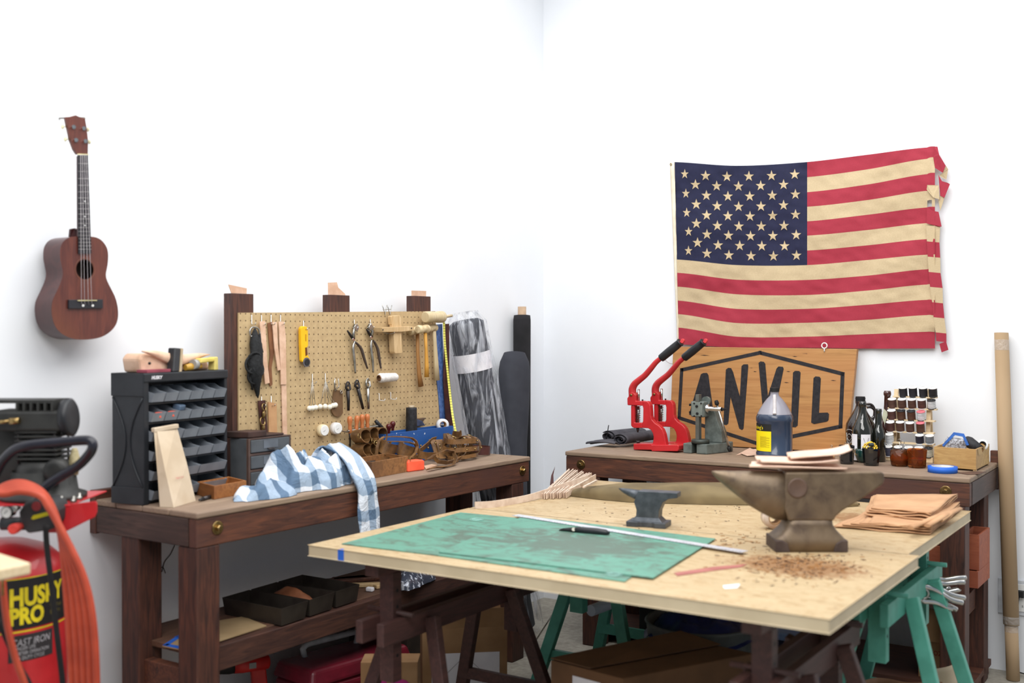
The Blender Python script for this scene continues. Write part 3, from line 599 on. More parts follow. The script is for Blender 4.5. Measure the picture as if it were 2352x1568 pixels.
b=MB(); b.prism([onC(.166,-.0,.0),onC(.176,.0,.0),onC(.206,.02,.076),onC(.196,.02,.078)],Tc.to_3x3()@V((0,.028,0))); b.build('bristle_edge',M('tan_bristle',(180,160,130)),br)
b=MB(); q=[onC(.02,.004,0),onC(.13,.006,0),onC(.13,.05,0),onC(.02,.05,0)]; b.prism(q,(0,0,.010)); b.build('notebook',M('dusty_red_cover',(150,70,84),(130,56,70)),label='small dusty red notebook lying on the front of the parts cabinet top',cat='notebook',bev=.001)
jar=thing('glue_bottle','small clear bottle with amber glue beside the brush on the parts cabinet','bottle',onC(.24,.02,0))
b=MB(); b.tube([onC(.215,.02,.012),onC(.24,.018,.014),onC(.29,.018,.015)],[.010,.013,.009],12); b.build('amber_handle',M('amber_plastic',(196,152,60),(170,126,44),rough=.35),jar)
b=MB(); b.tube([onC(.243,.012,.022),onC(.262,.012,.022)],.017,14); b.build('collar',M('clear_grey',(170,168,164),rough=.2),jar)
yb=thing('stapler','pale yellow plastic tool lying at the right of the parts cabinet top','tool',onC(.31,.02,0))
b=MB(); b.prism([onC(.27,.0,.026),onC(.345,.0,.030),onC(.345,.0,.044),onC(.275,.0,.042)],Tc.to_3x3()@V((0,.03,0))); b.build('grip',M('pale_yellow',(222,202,110),(206,184,90)),yb,bev=.004)
b=MB(); b.prism([onC(.340,.0,.0),onC(.362,.0,.0),onC(.360,.0,.046),onC(.342,.0,.046)],Tc.to_3x3()@V((0,.03,0))); b.build('end_block',M('pale_yellow'+'2',(226,208,120)),yb,bev=.003)
# kraft paper bag
KR=M('kraft_bag_paper',(208,190,166),(196,176,150),rough=.85,sc_=9,bp=.05)
A=O(367,1164,BZ);B_=O(399,1165.5,BZ);C_=O(450,1150.5,BZ);D_=A+C_-B_
TL=LW(352,984,.0); dd=3.56; TL=DP(354,985,3.53); TR=DP(405,975,3.62)
kb=thing('paper_bag','tall kraft paper bag with faint red print standing in front of the parts cabinet','paper bag',B_)
b=MB(); k1=TL.lerp(TR,.25); nrm=V((-.56,.83,0))*.006
f0=[A,B_,C_,D_]; mid=[A.lerp(TL,.42),B_.lerp(TL,.46)+V((.006,-.002,0)),C_.lerp(TR,.5)+V((.004,0,0)),D_.lerp(TR,.5)]
gus=(A+D_)/2; 
top=[TL,TL.lerp(TR,.12)-nrm*.3,TR,TR.lerp(TL,.1)+nrm]
vs=f0+mid+top; fs=[(3,2,1,0)]
for l in (0,4):
    for i in range(4): j=(i+1)%4; fs.append((l+i,l+j,l+4+j,l+4+i))
fs.append((8,9,10,11)); b.add(vs,fs); b.build('bag',KR,kb,bev=.001)
b=MB(); b.bar(TL+V((-.004,-.002,-.004)),TR+V((.003,.001,-.004)),.016,.014,(0,0,1)); b.build('folded_top',KR,kb,bev=.002)
fn=(C_-B_).normalized(); fup=(TR.lerp(TL,.5)-B_.lerp(C_,.5)).normalized(); out_=fn.cross(fup).normalized()
b=MB(); o0=B_+(C_-B_)*.25+fup*.085+out_*.012
b.text('thank you',.012,lambda v:o0+fn*v.x+fup*(v.y+.01*0),shear=.2); b.build('print',M('faded_red_ink',(196,96,100)),kb)
# grey metal drawer cabinet
gx=.165; ya=LW(571,1010,gx).y; yb_=LW(668,1000,gx).y; zt=LW(620,1003,gx).z
gc=thing('drawer_cabinet','small grey metal cabinet with three drawers between the parts cabinet and the plaid shirt','drawer cabinet',(gx-.05,(ya+yb_)/2,BZ))
GM=M('grey_enamel',(84,88,92),(70,74,78),rough=.5); BF=M('brown_frame',(92,72,64),(76,58,52),rough=.5)
b=MB(); b.b2((.068,ya,BZ),(gx-.012,yb_,zt)); b.build('case',GM,gc,bev=.002)
b=MB(); 
b.b2((gx-.0115,ya,BZ),(gx,ya+.008,zt)); b.b2((gx-.0115,yb_-.008,BZ),(gx,yb_,zt))
hh=(zt-BZ)/3
for k in range(4): b.b2((gx-.0115,ya+.008,BZ+k*hh-.004 if k else BZ),(gx,yb_-.008,min(zt,BZ+k*hh+.004)))
b.build('front_frame',BF,gc)
for k in range(3):
    z0=BZ+k*hh+.007; z1=BZ+(k+1)*hh-.006
    b=MB(); b.b2((gx-.011,ya+.010,z0),(gx+.003,yb_-.010,z1)); d_=b.build('drawer',GM,gc,bev=.002)
    b=MB(); ym=(ya+yb_)/2; b.b2((gx+.0032,ym-.035,z0+.012),(gx+.0045,ym+.035,z1-.004)); b.build('label_holder',M('grey_label',(104,110,118)),d_)
    b=MB(); b.prism([(gx+.003,ym-.02,z0+.012),(gx+.012,ym-.012,z0+.006),(gx+.012,ym+.012,z0+.006),(gx+.003,ym+.02,z0+.012)],(0,0,.002)); b.build('pull',IRON,d_)
b=MB(); q=[V((.07,ya-.02,zt+.0005)),V((gx-.01,ya+.01,zt+.0005)),V((gx-.015,yb_-.02,zt+.0005)),V((.08,yb_-.03,zt+.0005))]
b.prism(q,(0,0,.008)); b.prism([q[0],q[1],q[1].lerp(q[2],.5),q[0].lerp(q[3],.5)],(0,0,.024)); b.build('wooden_rest',M('dark_walnut',(70,48,42),(50,36,32)),label='dark wooden cradle block lying on the grey drawer cabinet',cat='wooden block',bev=.003)
# open wooden boxes
openbox('wooden_tray','shallow orange-brown open wooden tray beside the kraft paper bag','tray',O(452,1136,BZ),O(492,1147,BZ),O(566,1133,BZ),.045,.007,wood('tray_wood',(172,112,58),(128,78,40),st=(1.5,9,9)))
wb=openbox('wooden_box','old open wooden box with a black liner next to the orange tape measure','box',O(801,1055,.962)-V((0,0,.0615)),O(854,1099,BZ),O(937,1083,BZ),.063,.007,BOXW)
b=MB(); p0=O(801,1055,.9615)-V((0,0,.0615));p1=O(854,1099,BZ);p2=O(937,1083,BZ); c=(p0+p2)/2
b.prism([p0.lerp(p1,.25)+V((0,.012,.008)),p0.lerp(p1,.85)+V((0,.014,.008)),c+V((0,-.02,.008))],(0,0,.046)); b.build('foam_block',BLKM,label='triangular black foam block lying inside the old wooden box',cat='foam')
# marker
b=thing('marker','short black and silver marker lying in front of the orange-brown tray','marker',O(470,1150,BZ)); mk=b
a_=O(457,1153,BZ)+V((0,0,.007)); e_=O(488,1143,BZ)+V((0,0,.007)); b=MB(); b.tube([a_,a_.lerp(e_,.3)],[.003,.006],10); b.build('tip',BLK,mk); b=MB(); b.tube([a_.lerp(e_,.3),e_],.0065,10); b.build('barrel',M('gunmetal',(74,70,70),rough=.3,metal=.5),mk)
# plaid shirt
def plaid():
    m,t,b=nt('blue_plaid_cotton',.85); c=nd(t,'ShaderNodeTexCoord'); n=nd(t,'ShaderNodeTexNoise'); n.inputs['Scale'].default_value=4; t.links.new(c.outputs['Object'],n.inputs['Vector'])
    va=nd(t,'ShaderNodeVectorMath',operation='MULTIPLY_ADD'); t.links.new(n.outputs['Color'],va.inputs[0]); va.inputs[1].default_value=(.07,.07,.07); t.links.new(c.outputs['Object'],va.inputs[2])
    sp=nd(t,'ShaderNodeSeparateXYZ'); t.links.new(va.outputs[0],sp.inputs[0])
    def band(o_,per,ph): return mth(t,'LESS_THAN',mth(t,'ABSOLUTE',mth(t,'SUBTRACT',mth(t,'FRACT',mth(t,'ADD',mth(t,'MULTIPLY',o_,1/per),ph)),.5)),.26)
    u=mth(t,'ADD',sp.outputs[1],mth(t,'MULTIPLY',sp.outputs[0],.2)); w_=mth(t,'ADD',sp.outputs[2],mth(t,'MULTIPLY',sp.outputs[0],.75))
    f=mth(t,'ADD',mth(t,'MULTIPLY',band(u,.085,.1),.5),mth(t,'MULTIPLY',band(w_,.095,.25),.5))
    t.links.new(ramp(t,f,[(.0,(86,110,136)),(.5,(150,168,188)),(1,(216,222,230))]),b.inputs['Base Color'])
    bump(t,b,noi(t,co(t),14,4,.6,.8),.7,.02); return m
PLD=plaid()
def heap(b,c,ru,rv,h,seed,ang=0,n=44,pw=.5,fold=.035,edge=.25):
    cu,su=math.cos(ang),math.sin(ang)
    def fn(u,v):
        a=u*2*PI; r_=v; e=1+edge*noise.noise(V((math.cos(a)*1.3+seed,math.sin(a)*1.3,seed)))+.12*noise.noise(V((math.cos(a)*4,math.sin(a)*4,seed+3)))
        x=math.cos(a)*ru*r_*e; y=math.sin(a)*rv*r_*e
        z=h*(max(0,1-r_**2.2))**pw
        f=abs(noise.noise(V((x*7+seed,y*7,1.3))))*2; f2=noise.noise(V((x*19,y*19+seed,4)))
        z=z*(1-.22*abs(math.sin(26*(x*.8+y*.6)+5*noise.noise(V((x*6,y*6,seed))))))
        z=z*(1-.5*f)+fold*f2*.35*(1 if r_<.97 else .3)*min(1,(1-r_)*6+.15)
        return c+V((x*cu-y*su,x*su+y*cu,max(.0015,z)))
    b.grid(fn,n*2,n//2)
sh=thing('plaid_shirt','blue and white plaid shirt heaped on the bench with one sleeve hanging down','shirt',(.3,-2.15,BZ))
b=MB(); heap(b,V((.30,-2.17,BZ)),.11,.19,.175,2.3,R(4),n=64,pw=.5,fold=.10)
heap(b,V((.31,-2.01,BZ)),.11,.11,.165,7.7,R(0),n=48,pw=.45,fold=.09)
heap(b,V((.33,-2.10,BZ)),.11,.12,.15,11.3,R(30),n=44,pw=.5,fold=.1)
heap(b,V((.365,-2.37,BZ)),.08,.15,.06,5.1,R(10),n=40,pw=.5,fold=.04)
b.build('shirt_body',PLD,sh)
b=MB(); sp_=smooth([V((.27,-2.02,1.0)),V((.30,-1.995,1.035)),V((.38,-1.98,1.0)),V((.445,-1.985,.940)),V((.474,-1.99,.89)),V((.478,-1.99,.83)),V((.48,-1.985,.77)),V((.482,-1.975,.68))],5)
n=len(sp_); vs=[];nn=18
for i,p in enumerate(sp_):
    d=(sp_[min(i+1,n-1)]-sp_[max(i-1,0)]).normalized(); x=V((0,1,0)); nr=d.cross(x).normalized()*-1; wv=.048+.008*i/n+.005*math.sin(i*.5)
    if nr.x<0: nr=-nr
    for j in range(nn):
        a=2*PI*j/nn; vs.append(p+x*(math.cos(a)*wv)+nr*(abs(math.sin(a))**.7*(.013 if math.sin(a)>0 else -.003)+.003*math.sin(j*2.1+i*.25)))
b.add(vs,[(i*nn+j,i*nn+(j+1)%nn,i*nn+nn+(j+1)%nn,i*nn+nn+j) for i in range(n-1) for j in range(nn)]+[tuple(range(nn)),tuple(range((n-1)*nn,n*nn))[::-1]],True); b.build('sleeve',PLD,sh)
tg=thing('paper_tag','white paper tag with a small bright blue emblem leaning against the plaid shirt','tag',O(618,1122,BZ))
q=[DP(595,1097,3.80),DP(614,1080,3.86),DP(634,1111,3.86),DP(607,1124,3.80)]; b=MB(); b.prism(q,(q[1]-q[0]).cross(q[2]-q[0]).normalized()*.001); b.build('card',PAPER,tg)
e1=(q[2]-q[0]); cc=sum(q,V())/4; nn_=(q[1]-q[0]).cross(q[2]-q[0]).normalized(); nn_=nn_ if nn_.dot(EYE-cc)>0 else -nn_
b=MB(); b.prism([cc+nn_*.0012+rt*(x*.0009)+up*(y*.0009) for x,y in ((-8,2),(-5,5),(-3,3),(0,8),(1,5),(6,6),(9,1),(6,-6),(0,-9),(-6,-6),(-7,-2),(-10,0))],nn_*.0004); b.build('emblem',M('bright_blue_print',(40,130,220)),tg)
b=MB(); heap(b,V((.29,-1.965,BZ)),.11,.10,.075,8,0,n=30); b.build('blue_cloth',M('indigo_cloth',(60,62,130),(44,46,104),rough=.85,bp=.2),label='indigo cloth bunched under the plaid shirt',cat='cloth')
# leather stack behind box
g='leather pieces behind the old wooden box'
b=MB(); q=[O(782,1052,.925),O(822,1046,.925),O(826,1036,.925),O(790,1037,.925)]; zb=V((0,0,-.0245)); b.prism([p+zb for p in q],(0,0,.02)); b.build('leather_stack',MAR,label='small stack of maroon leather behind the old wooden box',cat='leather',bev=.002)
b=MB(); b.bar(O(778,1043,.93),O(812,1028,.94),.014,.008); b.build('leather_piece',LEA,label='pale rolled leather piece lying on the maroon leather stack',cat='leather')
# brown harness straps
LG=M('olive_brown_leather',(128,92,54),(88,62,36),rough=.45,sc_=25,bp=.1,coat=.1)
def loop(b,c,rx,ry,w_,th,ax_=V((0,0,1)),tl=0,a0=0,a1=2*PI,n=30,wob=0,sd=0):
    ax_=V(ax_).normalized(); x=ax_.orthogonal().normalized(); 
    if abs(ax_.z)>.6: x=V((1,0,0)); x=(x-ax_*x.dot(ax_)).normalized()
    y=ax_.cross(x); q=Matrix.Rotation(tl,3,ax_); pts=[c+q@(x*(math.cos(a)*rx)+y*(math.sin(a)*ry))+ax_*(wob*math.sin(2*a+sd)) for a in [a0+(a1-a0)*i/n for i in range(n+1)]]
    b.ribbon(pts,w_,th,ax_)
def harness(label,c,spec,rings,rivets):
    o=thing('leather_harness',label,'harness',c,group='brown leather harnesses heaped on the bench')
    for a in spec:
        b=MB(); loop(b,c+V(a[0]),*a[1:5],ax_=V(a[5]),tl=a[6],wob=a[7] if len(a)>7 else .003,sd=len(a)); b.build('strap',LG,o)
    for r_ in rings: b=MB(); b.torus(c+V(r_[0]),V(r_[1]),.011,.002,16,6); b.build('ring',BRASS,o)
    for r_ in rivets: b=MB(); b.sph(c+V(r_),(.005,.005,.004)); b.build('rivet',BRASS,o)
C1=O(880,1040,.96); C1=V((.20,-1.62,BZ))
hx=V((.15,-1.62,BZ+.004)); H1=lambda x,y,X=.15:(lambda q:LW(q[0],q[1],X)-hx)(ZN([(x,y)])[0])
hs=[]
for x,y,r_ in ((180,380,.026),(290,360,.028),(415,370,.030),(190,580,.026),(290,570,.026),(395,590,.028)): q_=H1(x,y); hs.append(((0,q_.y,q_.z),r_,r_*1.05,.06,.003,(1,.1*math.sin(x),.1),0))
for x,y,r_ in ((560,540,.036),(820,570,.040)): q_=H1(x,y,.2); hs.append(((.05,q_.y,q_.z-.004),r_*.9,r_*1.1,.05,.004,(.25,.35,1),.2)); 
hs+=[((.05,H1(520,620,.2).y,.025),.045,.05,.045,.004,(.1,.1,1),0),((.06,H1(850,640,.2).y,.022),.045,.055,.04,.004,(.1,.1,1),0)]
harness('stack of coiled brown leather cuffs behind the old wooden box',hx,hs,[(H1(155,380,.19),(1,.3,.2)),(H1(350,450,.19),(1,.3,.2)),(H1(400,480,.19),(1,-.3,.3))],[H1(400,475,.2),H1(600,470,.25)])
b=MB(); b.ribbon([LW(*q,.30) for q in ZN([(400,640),(410,540),(440,440),(500,392),(640,385),(800,390),(900,405),(960,450),(985,520),(960,610),(890,690)])],.012,.004,(1,.3,.1))
b.ribbon([LW(*q,.25) for q in ZN([(560,455),(700,455),(860,465),(950,495),(990,560),(1000,640),(900,700)])],.012,.004,(1,.3,.1)); hp_=b
o_=b.build('leather_strap',LG,label='long thin brown leather strap arching over the coiled cuffs',cat='strap')
hx=V((.25,-1.36,BZ)); H2=lambda x,y,X=.25:(lambda q:LW(q[0],q[1],X))(ZN([(x,y)])[0])
o_=thing('leather_harness','tangle of riveted brown leather straps behind the orange tape measure','harness',hx,group='brown leather harnesses heaped on the bench')
def strap(pts,w_,X,nrm=(1,.2,.1),th=.004):
    b=MB(); b.ribbon([p if isinstance(p,V) else H2(p[0],p[1],X if len(p)<3 else p[2]) for p in pts],w_,th,nrm); b.build('strap',LG,o_)
strap([(1390,340,.22),(1390,450,.23),(1388,560,.24)],.03,.23,(.25,1,0))
strap([(1430,360,.24),(1475,470,.27),(1520,570,.29),(1545,650,.30),(1520,740,.33)],.028,.25,(.4,1,-.2))
strap([(1480,350,.2),(1560,360,.2),(1590,340,.2),(1600,400,.2)],.03,.2,(.3,.1,1))
strap([(1100,720,.36),(1230,640,.36),(1380,575,.35),(1490,600,.35),(1530,700,.37),(1500,780,.39),(1380,815,.40),(1230,825,.41),(1130,850,.42)],.016,.36,(1,.2,.4))
strap([(1230,690,.30),(1280,740,.33),(1400,755,.34),(1520,730,.34),(1640,660,.3),(1700,560,.26),(1730,470,.22),(1710,430,.2)],.018,.3,(.6,.1,1))
strap([(1010,590,.22),(1100,520,.2),(1180,445,.18),(1240,430,.18)],.028,.2,(.3,.2,1))
strap([(1190,430,.18),(1230,500,.2),(1260,600,.22),(1270,690,.24)],.036,.2,(.3,1,-.1))
strap([(1290,430,.2),(1310,520,.22),(1330,640,.24),(1340,700,.25)],.036,.2,(.3,1,0))
strap([(1000,640,.28),(1120,660,.28),(1240,660,.26)],.03,.28,(.2,.1,1))
strap([(1350,560,.26),(1450,650,.27),(1600,640,.26),(1680,520,.24)],.03,.28,(.4,.1,1))
for x,y in ((1450,362),(1650,405)): b=MB(); b.torus(H2(x,y,.235),(.4,.3,1),.011,.002,16,6); b.build('ring',BRASS,o_)
for x,y,X in ((1240,480,.215),(1300,510,.235),(1305,555,.24),(1525,410,.225),(1515,545,.305),(1135,545,.22),(1030,515,.24)): b=MB(); b.sph(H2(x,y,X),(.0045,.0045,.0045)); b.build('rivet',BRASS,o_)
harness('brown leather cage-like straps near the far end of the left workbench',V((.27,-1.135,BZ)),
 [((.0,.0,.018),.065,.095,.016,.004,(0,0,1),.2,.003),((.0,.0,.048),.068,.10,.020,.004,(0,.05,1),.2,.003),((.0,.0,.082),.066,.098,.022,.004,(0,.08,1),.2,.004),((.0,-.07,.045),.05,.042,.02,.004,(0,1,.1),0),((.0,.0,.048),.068,.042,.02,.004,(.2,1,0),0),((.0,.07,.05),.045,.042,.02,.004,(-.2,1,0),0)],
 [((.0,-.06,.105),(.2,.2,1)),((.02,.03,.105),(.2,.2,1))],[(.072,.0,.05),(.07,.05,.052),(.065,-.05,.05),(.07,.02,.085)])
# orange tape measure
tm=thing('tape_measure','bright orange tape measure standing at the front of the left workbench','tape measure',O(955,1083,BZ))
a_=O(938,1084,BZ); e_=O(976,1079,BZ); dx=(e_-a_); n_=V((-dx.y,dx.x,0)).normalized()
b=MB(); b.prism([a_,e_,e_+V((0,0,.036)),e_+V((0,0,.043))-dx*.1,a_+V((0,0,.045))+dx*.1,a_+V((0,0,.040))],n_*.04); b.build('case',ORANGE,tm,bev=.006,seg=3)
b=MB(); b.torus(a_+dx*.12+V((0,0,.050)),(1,.4,0),.006,.0012,12,6); b.build('ring',BRASS,tm)
b=MB(); b.prism([O(978,1078,BZ),O(1004,1069,BZ),O(992,1067,BZ),O(974,1071,BZ)],(0,0,.003)); b.build('leather_offcut',LEA,label='small pale leather offcut lying beside the orange tape measure',cat='leather scrap')
# blue tray
def blue():
    m,t,b=nt('chipped_blue_paint',.45); f=noi(t,co(t),55,2,.5); t.links.new(ramp(t,f,[(.69,(36,84,150)),(.71,(206,214,222))]),b.inputs['Base Color']); return m
t1=V((.172,-1.535,BZ)); t2=V((.155,-1.045,BZ)); d_=(t2-t1).normalized(); pn=V((-d_.y,d_.x,0))
openbox('blue_tray','blue painted metal tray with chipped paint behind the leather straps','tray',t1+pn*.075,t1,t2,.136,.003,blue())
cc=t1.lerp(t2,.93)+pn*.036+V((0,0,.142))
o_=thing('tape_roll','white cloth tape roll resting on the right end of the blue tray','tape roll',cc); ax_=V((.75,-.6,.05))
b=MB(); b.lathe(cc-ax_*.02,ax_,[(0,.0155),(0,.027),(.036,.027),(.036,.0155)],28,capped=False); b.build('tape',M('white_tape',(226,226,228),(210,212,218)),o_)
b=MB(); b.lathe(cc-ax_*.021,ax_,[(0,.013),(0,.016),(.037,.016),(.037,.013),(0,.013)],24,capped=False); b.build('core',CARD,o_)
# odd tools by tray
o_=thing('scraper','black handled tool leaning against the pegboard left of the blue tray','tool',LW(880,980,.09)); b=MB(); b.tube([LW(862,965,.075),LW(866,970,.08),LW(884,990,.10)],[.007,.0085,.0085],12); b.build('handle',BLK,o_); b=MB(); b.tube([LW(884,990,.10),LW(893,1003,.11),V((.13,LW(893,1003,.11).y+.01,BZ))],.004,8); b.build('shank',IRON,o_)
for l,x,y,X_ in (('left',893,979,.10),('right',902,973,.085)):
    p=LW(x,y,X_); o_=thing('knob_tool','burgundy ball-headed tool standing behind the blue tray, the %s one'%l,'tool',V((p.x,p.y,BZ)),group='burgundy ball-headed tools')
    b=MB(); b.lathe((p.x,p.y,BZ),Z0,[(0,.006),(p.z-BZ-.02,.006),(p.z-BZ-.010,.009),(p.z-BZ-.004,.012),(p.z-BZ+.004,.012),(p.z-BZ+.010,.008),(p.z-BZ+.012,.001)],16); b.build('handle',M('burgundy_gloss',(92,34,34),(70,24,26),rough=.25),o_)
o_=thing('small_plane','small blue-grey curved metal tool hung on the pegboard above the tray','tool',LW(962,968,XP+.02))
b=MB(); b.prism(lw([(950,963),(957,962),(970,966),(978,977),(958,979),(951,972)],XP+.03),(-.028,0,0)); b.build('blade',M('blue_steel',(90,106,140),(66,78,104),metal=.5,rough=.4),o_,bev=.003)
b=MB(); b.prism(lw([(958,962),(979,959),(972,968)],XP+.022),(-.02,0,0)); b.build('wing',M('brown_iron',(96,76,60)),o_,bev=.002)
b=MB(); cB=V((.20,-.965,BZ+.004)); loop(b,cB+V((0,0,.019)),.085,.075,.036,.004,V((0,.04,1)),tl=.2,a0=.3,a1=2*PI+.9,n=40); b.build('maroon_belt',MAR,label='coiled maroon leather belt at the far end of the left workbench',cat='belt')
# ---------------------------------------------------------------- fabric rolls in the corner
def film():
    m,t,b=nt('clear_plastic_film',.12); f=noi(t,co(t,(3,3,.5)),9,3,.6,1.0); k=ramp(t,f,[(.46,(0,0,0)),(.66,(255,255,255))])
    tr=nd(t,'ShaderNodeBsdfTransparent'); mx=nd(t,'ShaderNodeMixShader'); b.inputs['Base Color'].default_value=s2l((206,210,220)); out_=t.nodes['Material Output']
    fac=mth(t,'ADD',mth(t,'MULTIPLY',k,.6),.07); t.links.new(fac,mx.inputs[0]); t.links.new(tr.outputs[0],mx.inputs[1]); t.links.new(b.outputs[0],mx.inputs[2]); t.links.new(mx.outputs[0],out_.inputs[0])
    bump(t,b,f,.9,.02); return m
FILM=film()
ta=LW(1068,728,.065); ba=V((.205,-.57,.01)); 
fr=thing('fabric_roll','dark fabric roll in crinkled clear plastic with a white band leaning in the corner','fabric roll',ba)
ax_=(ta-ba); L_=ax_.length; dn=ax_.normalized()
b=MB(); b.lathe(ba+dn*.02,dn,[(0,.02),(.001,.075),(L_-.05,.084),(L_-.035,.06),(L_-.034,.0)],30); b.build('fabric',M('charcoal_fabric',(40,42,52),(26,28,36),rough=.8),fr)
b=MB(); i0=.80*L_
b.lathe(ba+dn*(L_*.835),dn,[(0,.0875),(.085,.0875)],40,capped=False); b.build('paper_band',PAPER,fr)
xx=V((0,1,0)); xx=(xx-dn*xx.dot(dn)).normalized(); yy=dn.cross(xx)
def shf(u,v):
    a=u*2*PI; r_=.093+.010*noise.noise(V((math.cos(a)*3.2,math.sin(a)*3.2,v*4)))+.005*noise.noise(V((math.cos(a)*9,math.sin(a)*9,v*16)))
    r_+=.020*(1-v); 
    if v>.965: r_*=1-(v-.965)*9
    return ba+dn*(.012+v*(L_+.01))+xx*(math.cos(a)*r_)+yy*(math.sin(a)*r_)
b=MB(); b.grid(shf,72,60); b.build('plastic_sleeve',FILM,fr)
GRB=M('charcoal_canvas',(66,68,76),(52,54,62),rough=.85,sc_=5)
c0=V((.03,LW(1182,830,.03).y,0)); p=LW(1183,812,.03); 
b=MB()
def bagf(u,v):
    a=u*2*PI; z=v*p.z; r_=.066+.020*max(0,(z-.9)/.45)+.006*noise.noise(V((math.cos(a)*2,math.sin(a)*2,v*3)))
    if v>.93: r_*=1-((v-.93)/.07)**2*.35
    sx=1.05; return V((c0.x+math.cos(a)*r_*.92,c0.y+math.sin(a)*r_*sx,z+.002+(.012*math.cos(a*1+1) if v>.93 else 0)))
b.grid(bagf,40,30); o_=len(b.v); b.add([bagf(i/40,1) for i in range(40)],[tuple(range(40))]); b.build('canvas_bag',GRB,label='tall charcoal canvas bag standing in the corner beside the plastic wrapped roll',cat='bag')
fr2=thing('fabric_roll','black fabric roll on a cardboard core leaning in the corner behind the charcoal bag','fabric roll',V((-.02,-.2,0)))
b2_=V((-.022,-.215,0)); t2=LW(1199,704,-.022); d2=(t2-b2_); L2=d2.length; d2n=d2.normalized()
b=MB(); b.lathe(b2_,d2n,[(0,.02),(L2,.022)],22); b.build('core',M('core_card',(190,162,134)),fr2)
b=MB(); b.lathe(b2_+d2n*.03,d2n,[(0,.022),(.0,.045),(L2*.6,.045),(L2-.10,.046),(L2-.075,.043),(L2-.072,.022)],26,capped=False); b.build('fabric',M('black_fabric',(34,33,36),(22,22,24),rough=.9,sc_=8,bp=.3),fr2)
# ---------------------------------------------------------------- shelf and floor under the left bench
SZ=.4505
DKM=M('dark_tinned_steel',(66,60,54),(48,42,38),rough=.45,metal=.4,sc_=9)
p1=O(645,1440,SZ); p2=O(828,1378,SZ); p0=O(508,1412,SZ); e1=(p2-p1)/3; e0=(p0-p1)
for i,l in enumerate(('nearest','middle','farthest')):
    q1=p1+e1*i+e1*.03; o_=openbox('loaf_pan','dark metal loaf pan on the bench shelf, the %s of the three'%l,'pan',q1+e0,q1,q1+e1*.94,.062,.002,DKM,group='dark loaf pans on the bench shelf',tpr=.008)
b=MB(); q1=p1+e1*1.2+e0*.15; b.grid(lambda u,v:q1+e0*.7*u+e1*.55*v+V((0,0,.012+.062*math.sin(PI*u)**.6*(.35+.65*math.sin(PI*v))+.008*noise.noise(V((u*5,v*5,0))))),18,8); b.build('brown_paper',M('brown_crumpled_paper',(142,88,58),(112,66,42),bp=.3),label='crumpled brown paper lying in the middle loaf pan',cat='paper',solid=.0015)
bd=thing('board','tan board edged with blue tape lying on the bench shelf beside the loaf pans','board',O(470,1455,SZ))
b=MB(); q=[O(373,1482,SZ+.004),O(432,1494,SZ+.004),O(612,1436,SZ+.004),O(560,1415,SZ+.004),O(450,1433,SZ+.004)]; b.prism(q,(0,0,-.0035)); b.build('sheet',M('tan_board',(168,144,108),(152,128,94),sc_=6),bd)
zz=V((0,0,.0005)); b=MB()
def tp(a,c,w_): 
    d=(c-a).normalized(); n_=V((-d.y,d.x,0))*w_; b.prism([a,c,c+n_,a+n_],(0,0,.0004))
tp(q[0]+zz,q[1]+zz,.022); b.build('blue_tape',PBLUE,bd)
b=MB(); tp(q[4]+zz,q[0]+zz,.018); b.build('blue_tape',PBLUE,bd); b=MB(); tp(O(400,1462,SZ+.0045),O(470,1480,SZ+.0045),.018); b.build('blue_tape',PBLUE,bd)
random.seed(4)
g='wood offcuts on the bench shelf'
for i,(x,y,a,l_,w_,m_) in enumerate(((812,1335,60,.3,.06,STAIN),(838,1332,50,.26,.05,STAIN),(842,1348,40,.13,.025,PALEW),(885,1348,75,.10,.03,PALEW),(905,1345,100,.03,.03,PALEW),(850,1358,10,.03,.02,PAPER))):
    c=O(x,y,SZ); b=MB(); b.box((c.x,c.y,SZ+.009),(l_,w_,.016),rz=R(a)); b.build('wood_offcut',m_,label='%s on the bench shelf, %s'%(('dark wooden slat','dark wooden slat','pale rounded stick','pale rounded block','small square pale block','tiny white paper scrap')[i],('beside the far loaf pan','second from the far loaf pan','just right of the far loaf pan','right of the trestle post','rightmost of the offcuts','in front of the pale stick')[i]),cat='offcut',group=g,bev=.004)
b=MB(); c=O(945,1335,SZ); heap(b,V((c.x,c.y,SZ+.001)),.09,.16,.08,3.2,R(20),n=36,fold=.03); b.build('wrapped_cloth',M('wrapped_black_cloth',(60,64,76),(200,206,220),rough=.25,sc_=45,lo=.36,hi=.44),label='black cloth wrapped in shiny clear plastic on the bench shelf',cat='cloth')
# drill
dr=thing('drill','red and black cordless drill standing on the floor under the left workbench','drill',V((.32,-2.28,.0)))
c=O(556,1526,.245); T=Matrix.Translation((c.x,c.y,0))@Matrix.Rotation(R(60),4,'Z'); dr.location=(c.x,c.y,0); dr.matrix_basis=Matrix.Translation((c.x,c.y,0))
RDK=M('drill_red',(196,38,32),(172,30,28),rough=.45)
b=MB(T); b.lathe((.10,0,.245),(-1,0,0),[(0,.018),(.006,.027),(.10,.030),(.13,.028)],18); b.build('motor_housing',RDK,dr)
b=MB(T); b.lathe((-.03,0,.245),(-1,0,0),[(0,.027),(.02,.028),(.05,.024),(.065,.018),(.07,.006)],18); b.build('chuck',BLKM,dr)
b=MB(T); b.prism([(.03,-.016,.225),(.085,-.016,.225),(.10,-.016,.06),(.045,-.016,.06)],(0,.032,0)); b.build('grip',RDK,dr,bev=.006)
b=MB(T); b.b2((.015,-.03,.0),(.12,.03,.06)); b.build('battery',BLKM,dr,bev=.005)
b=MB(T); b.b2((.02,-.031,.235),(.045,-.0275,.255)); b.build('label',M('grey_window',(150,150,148)),dr)
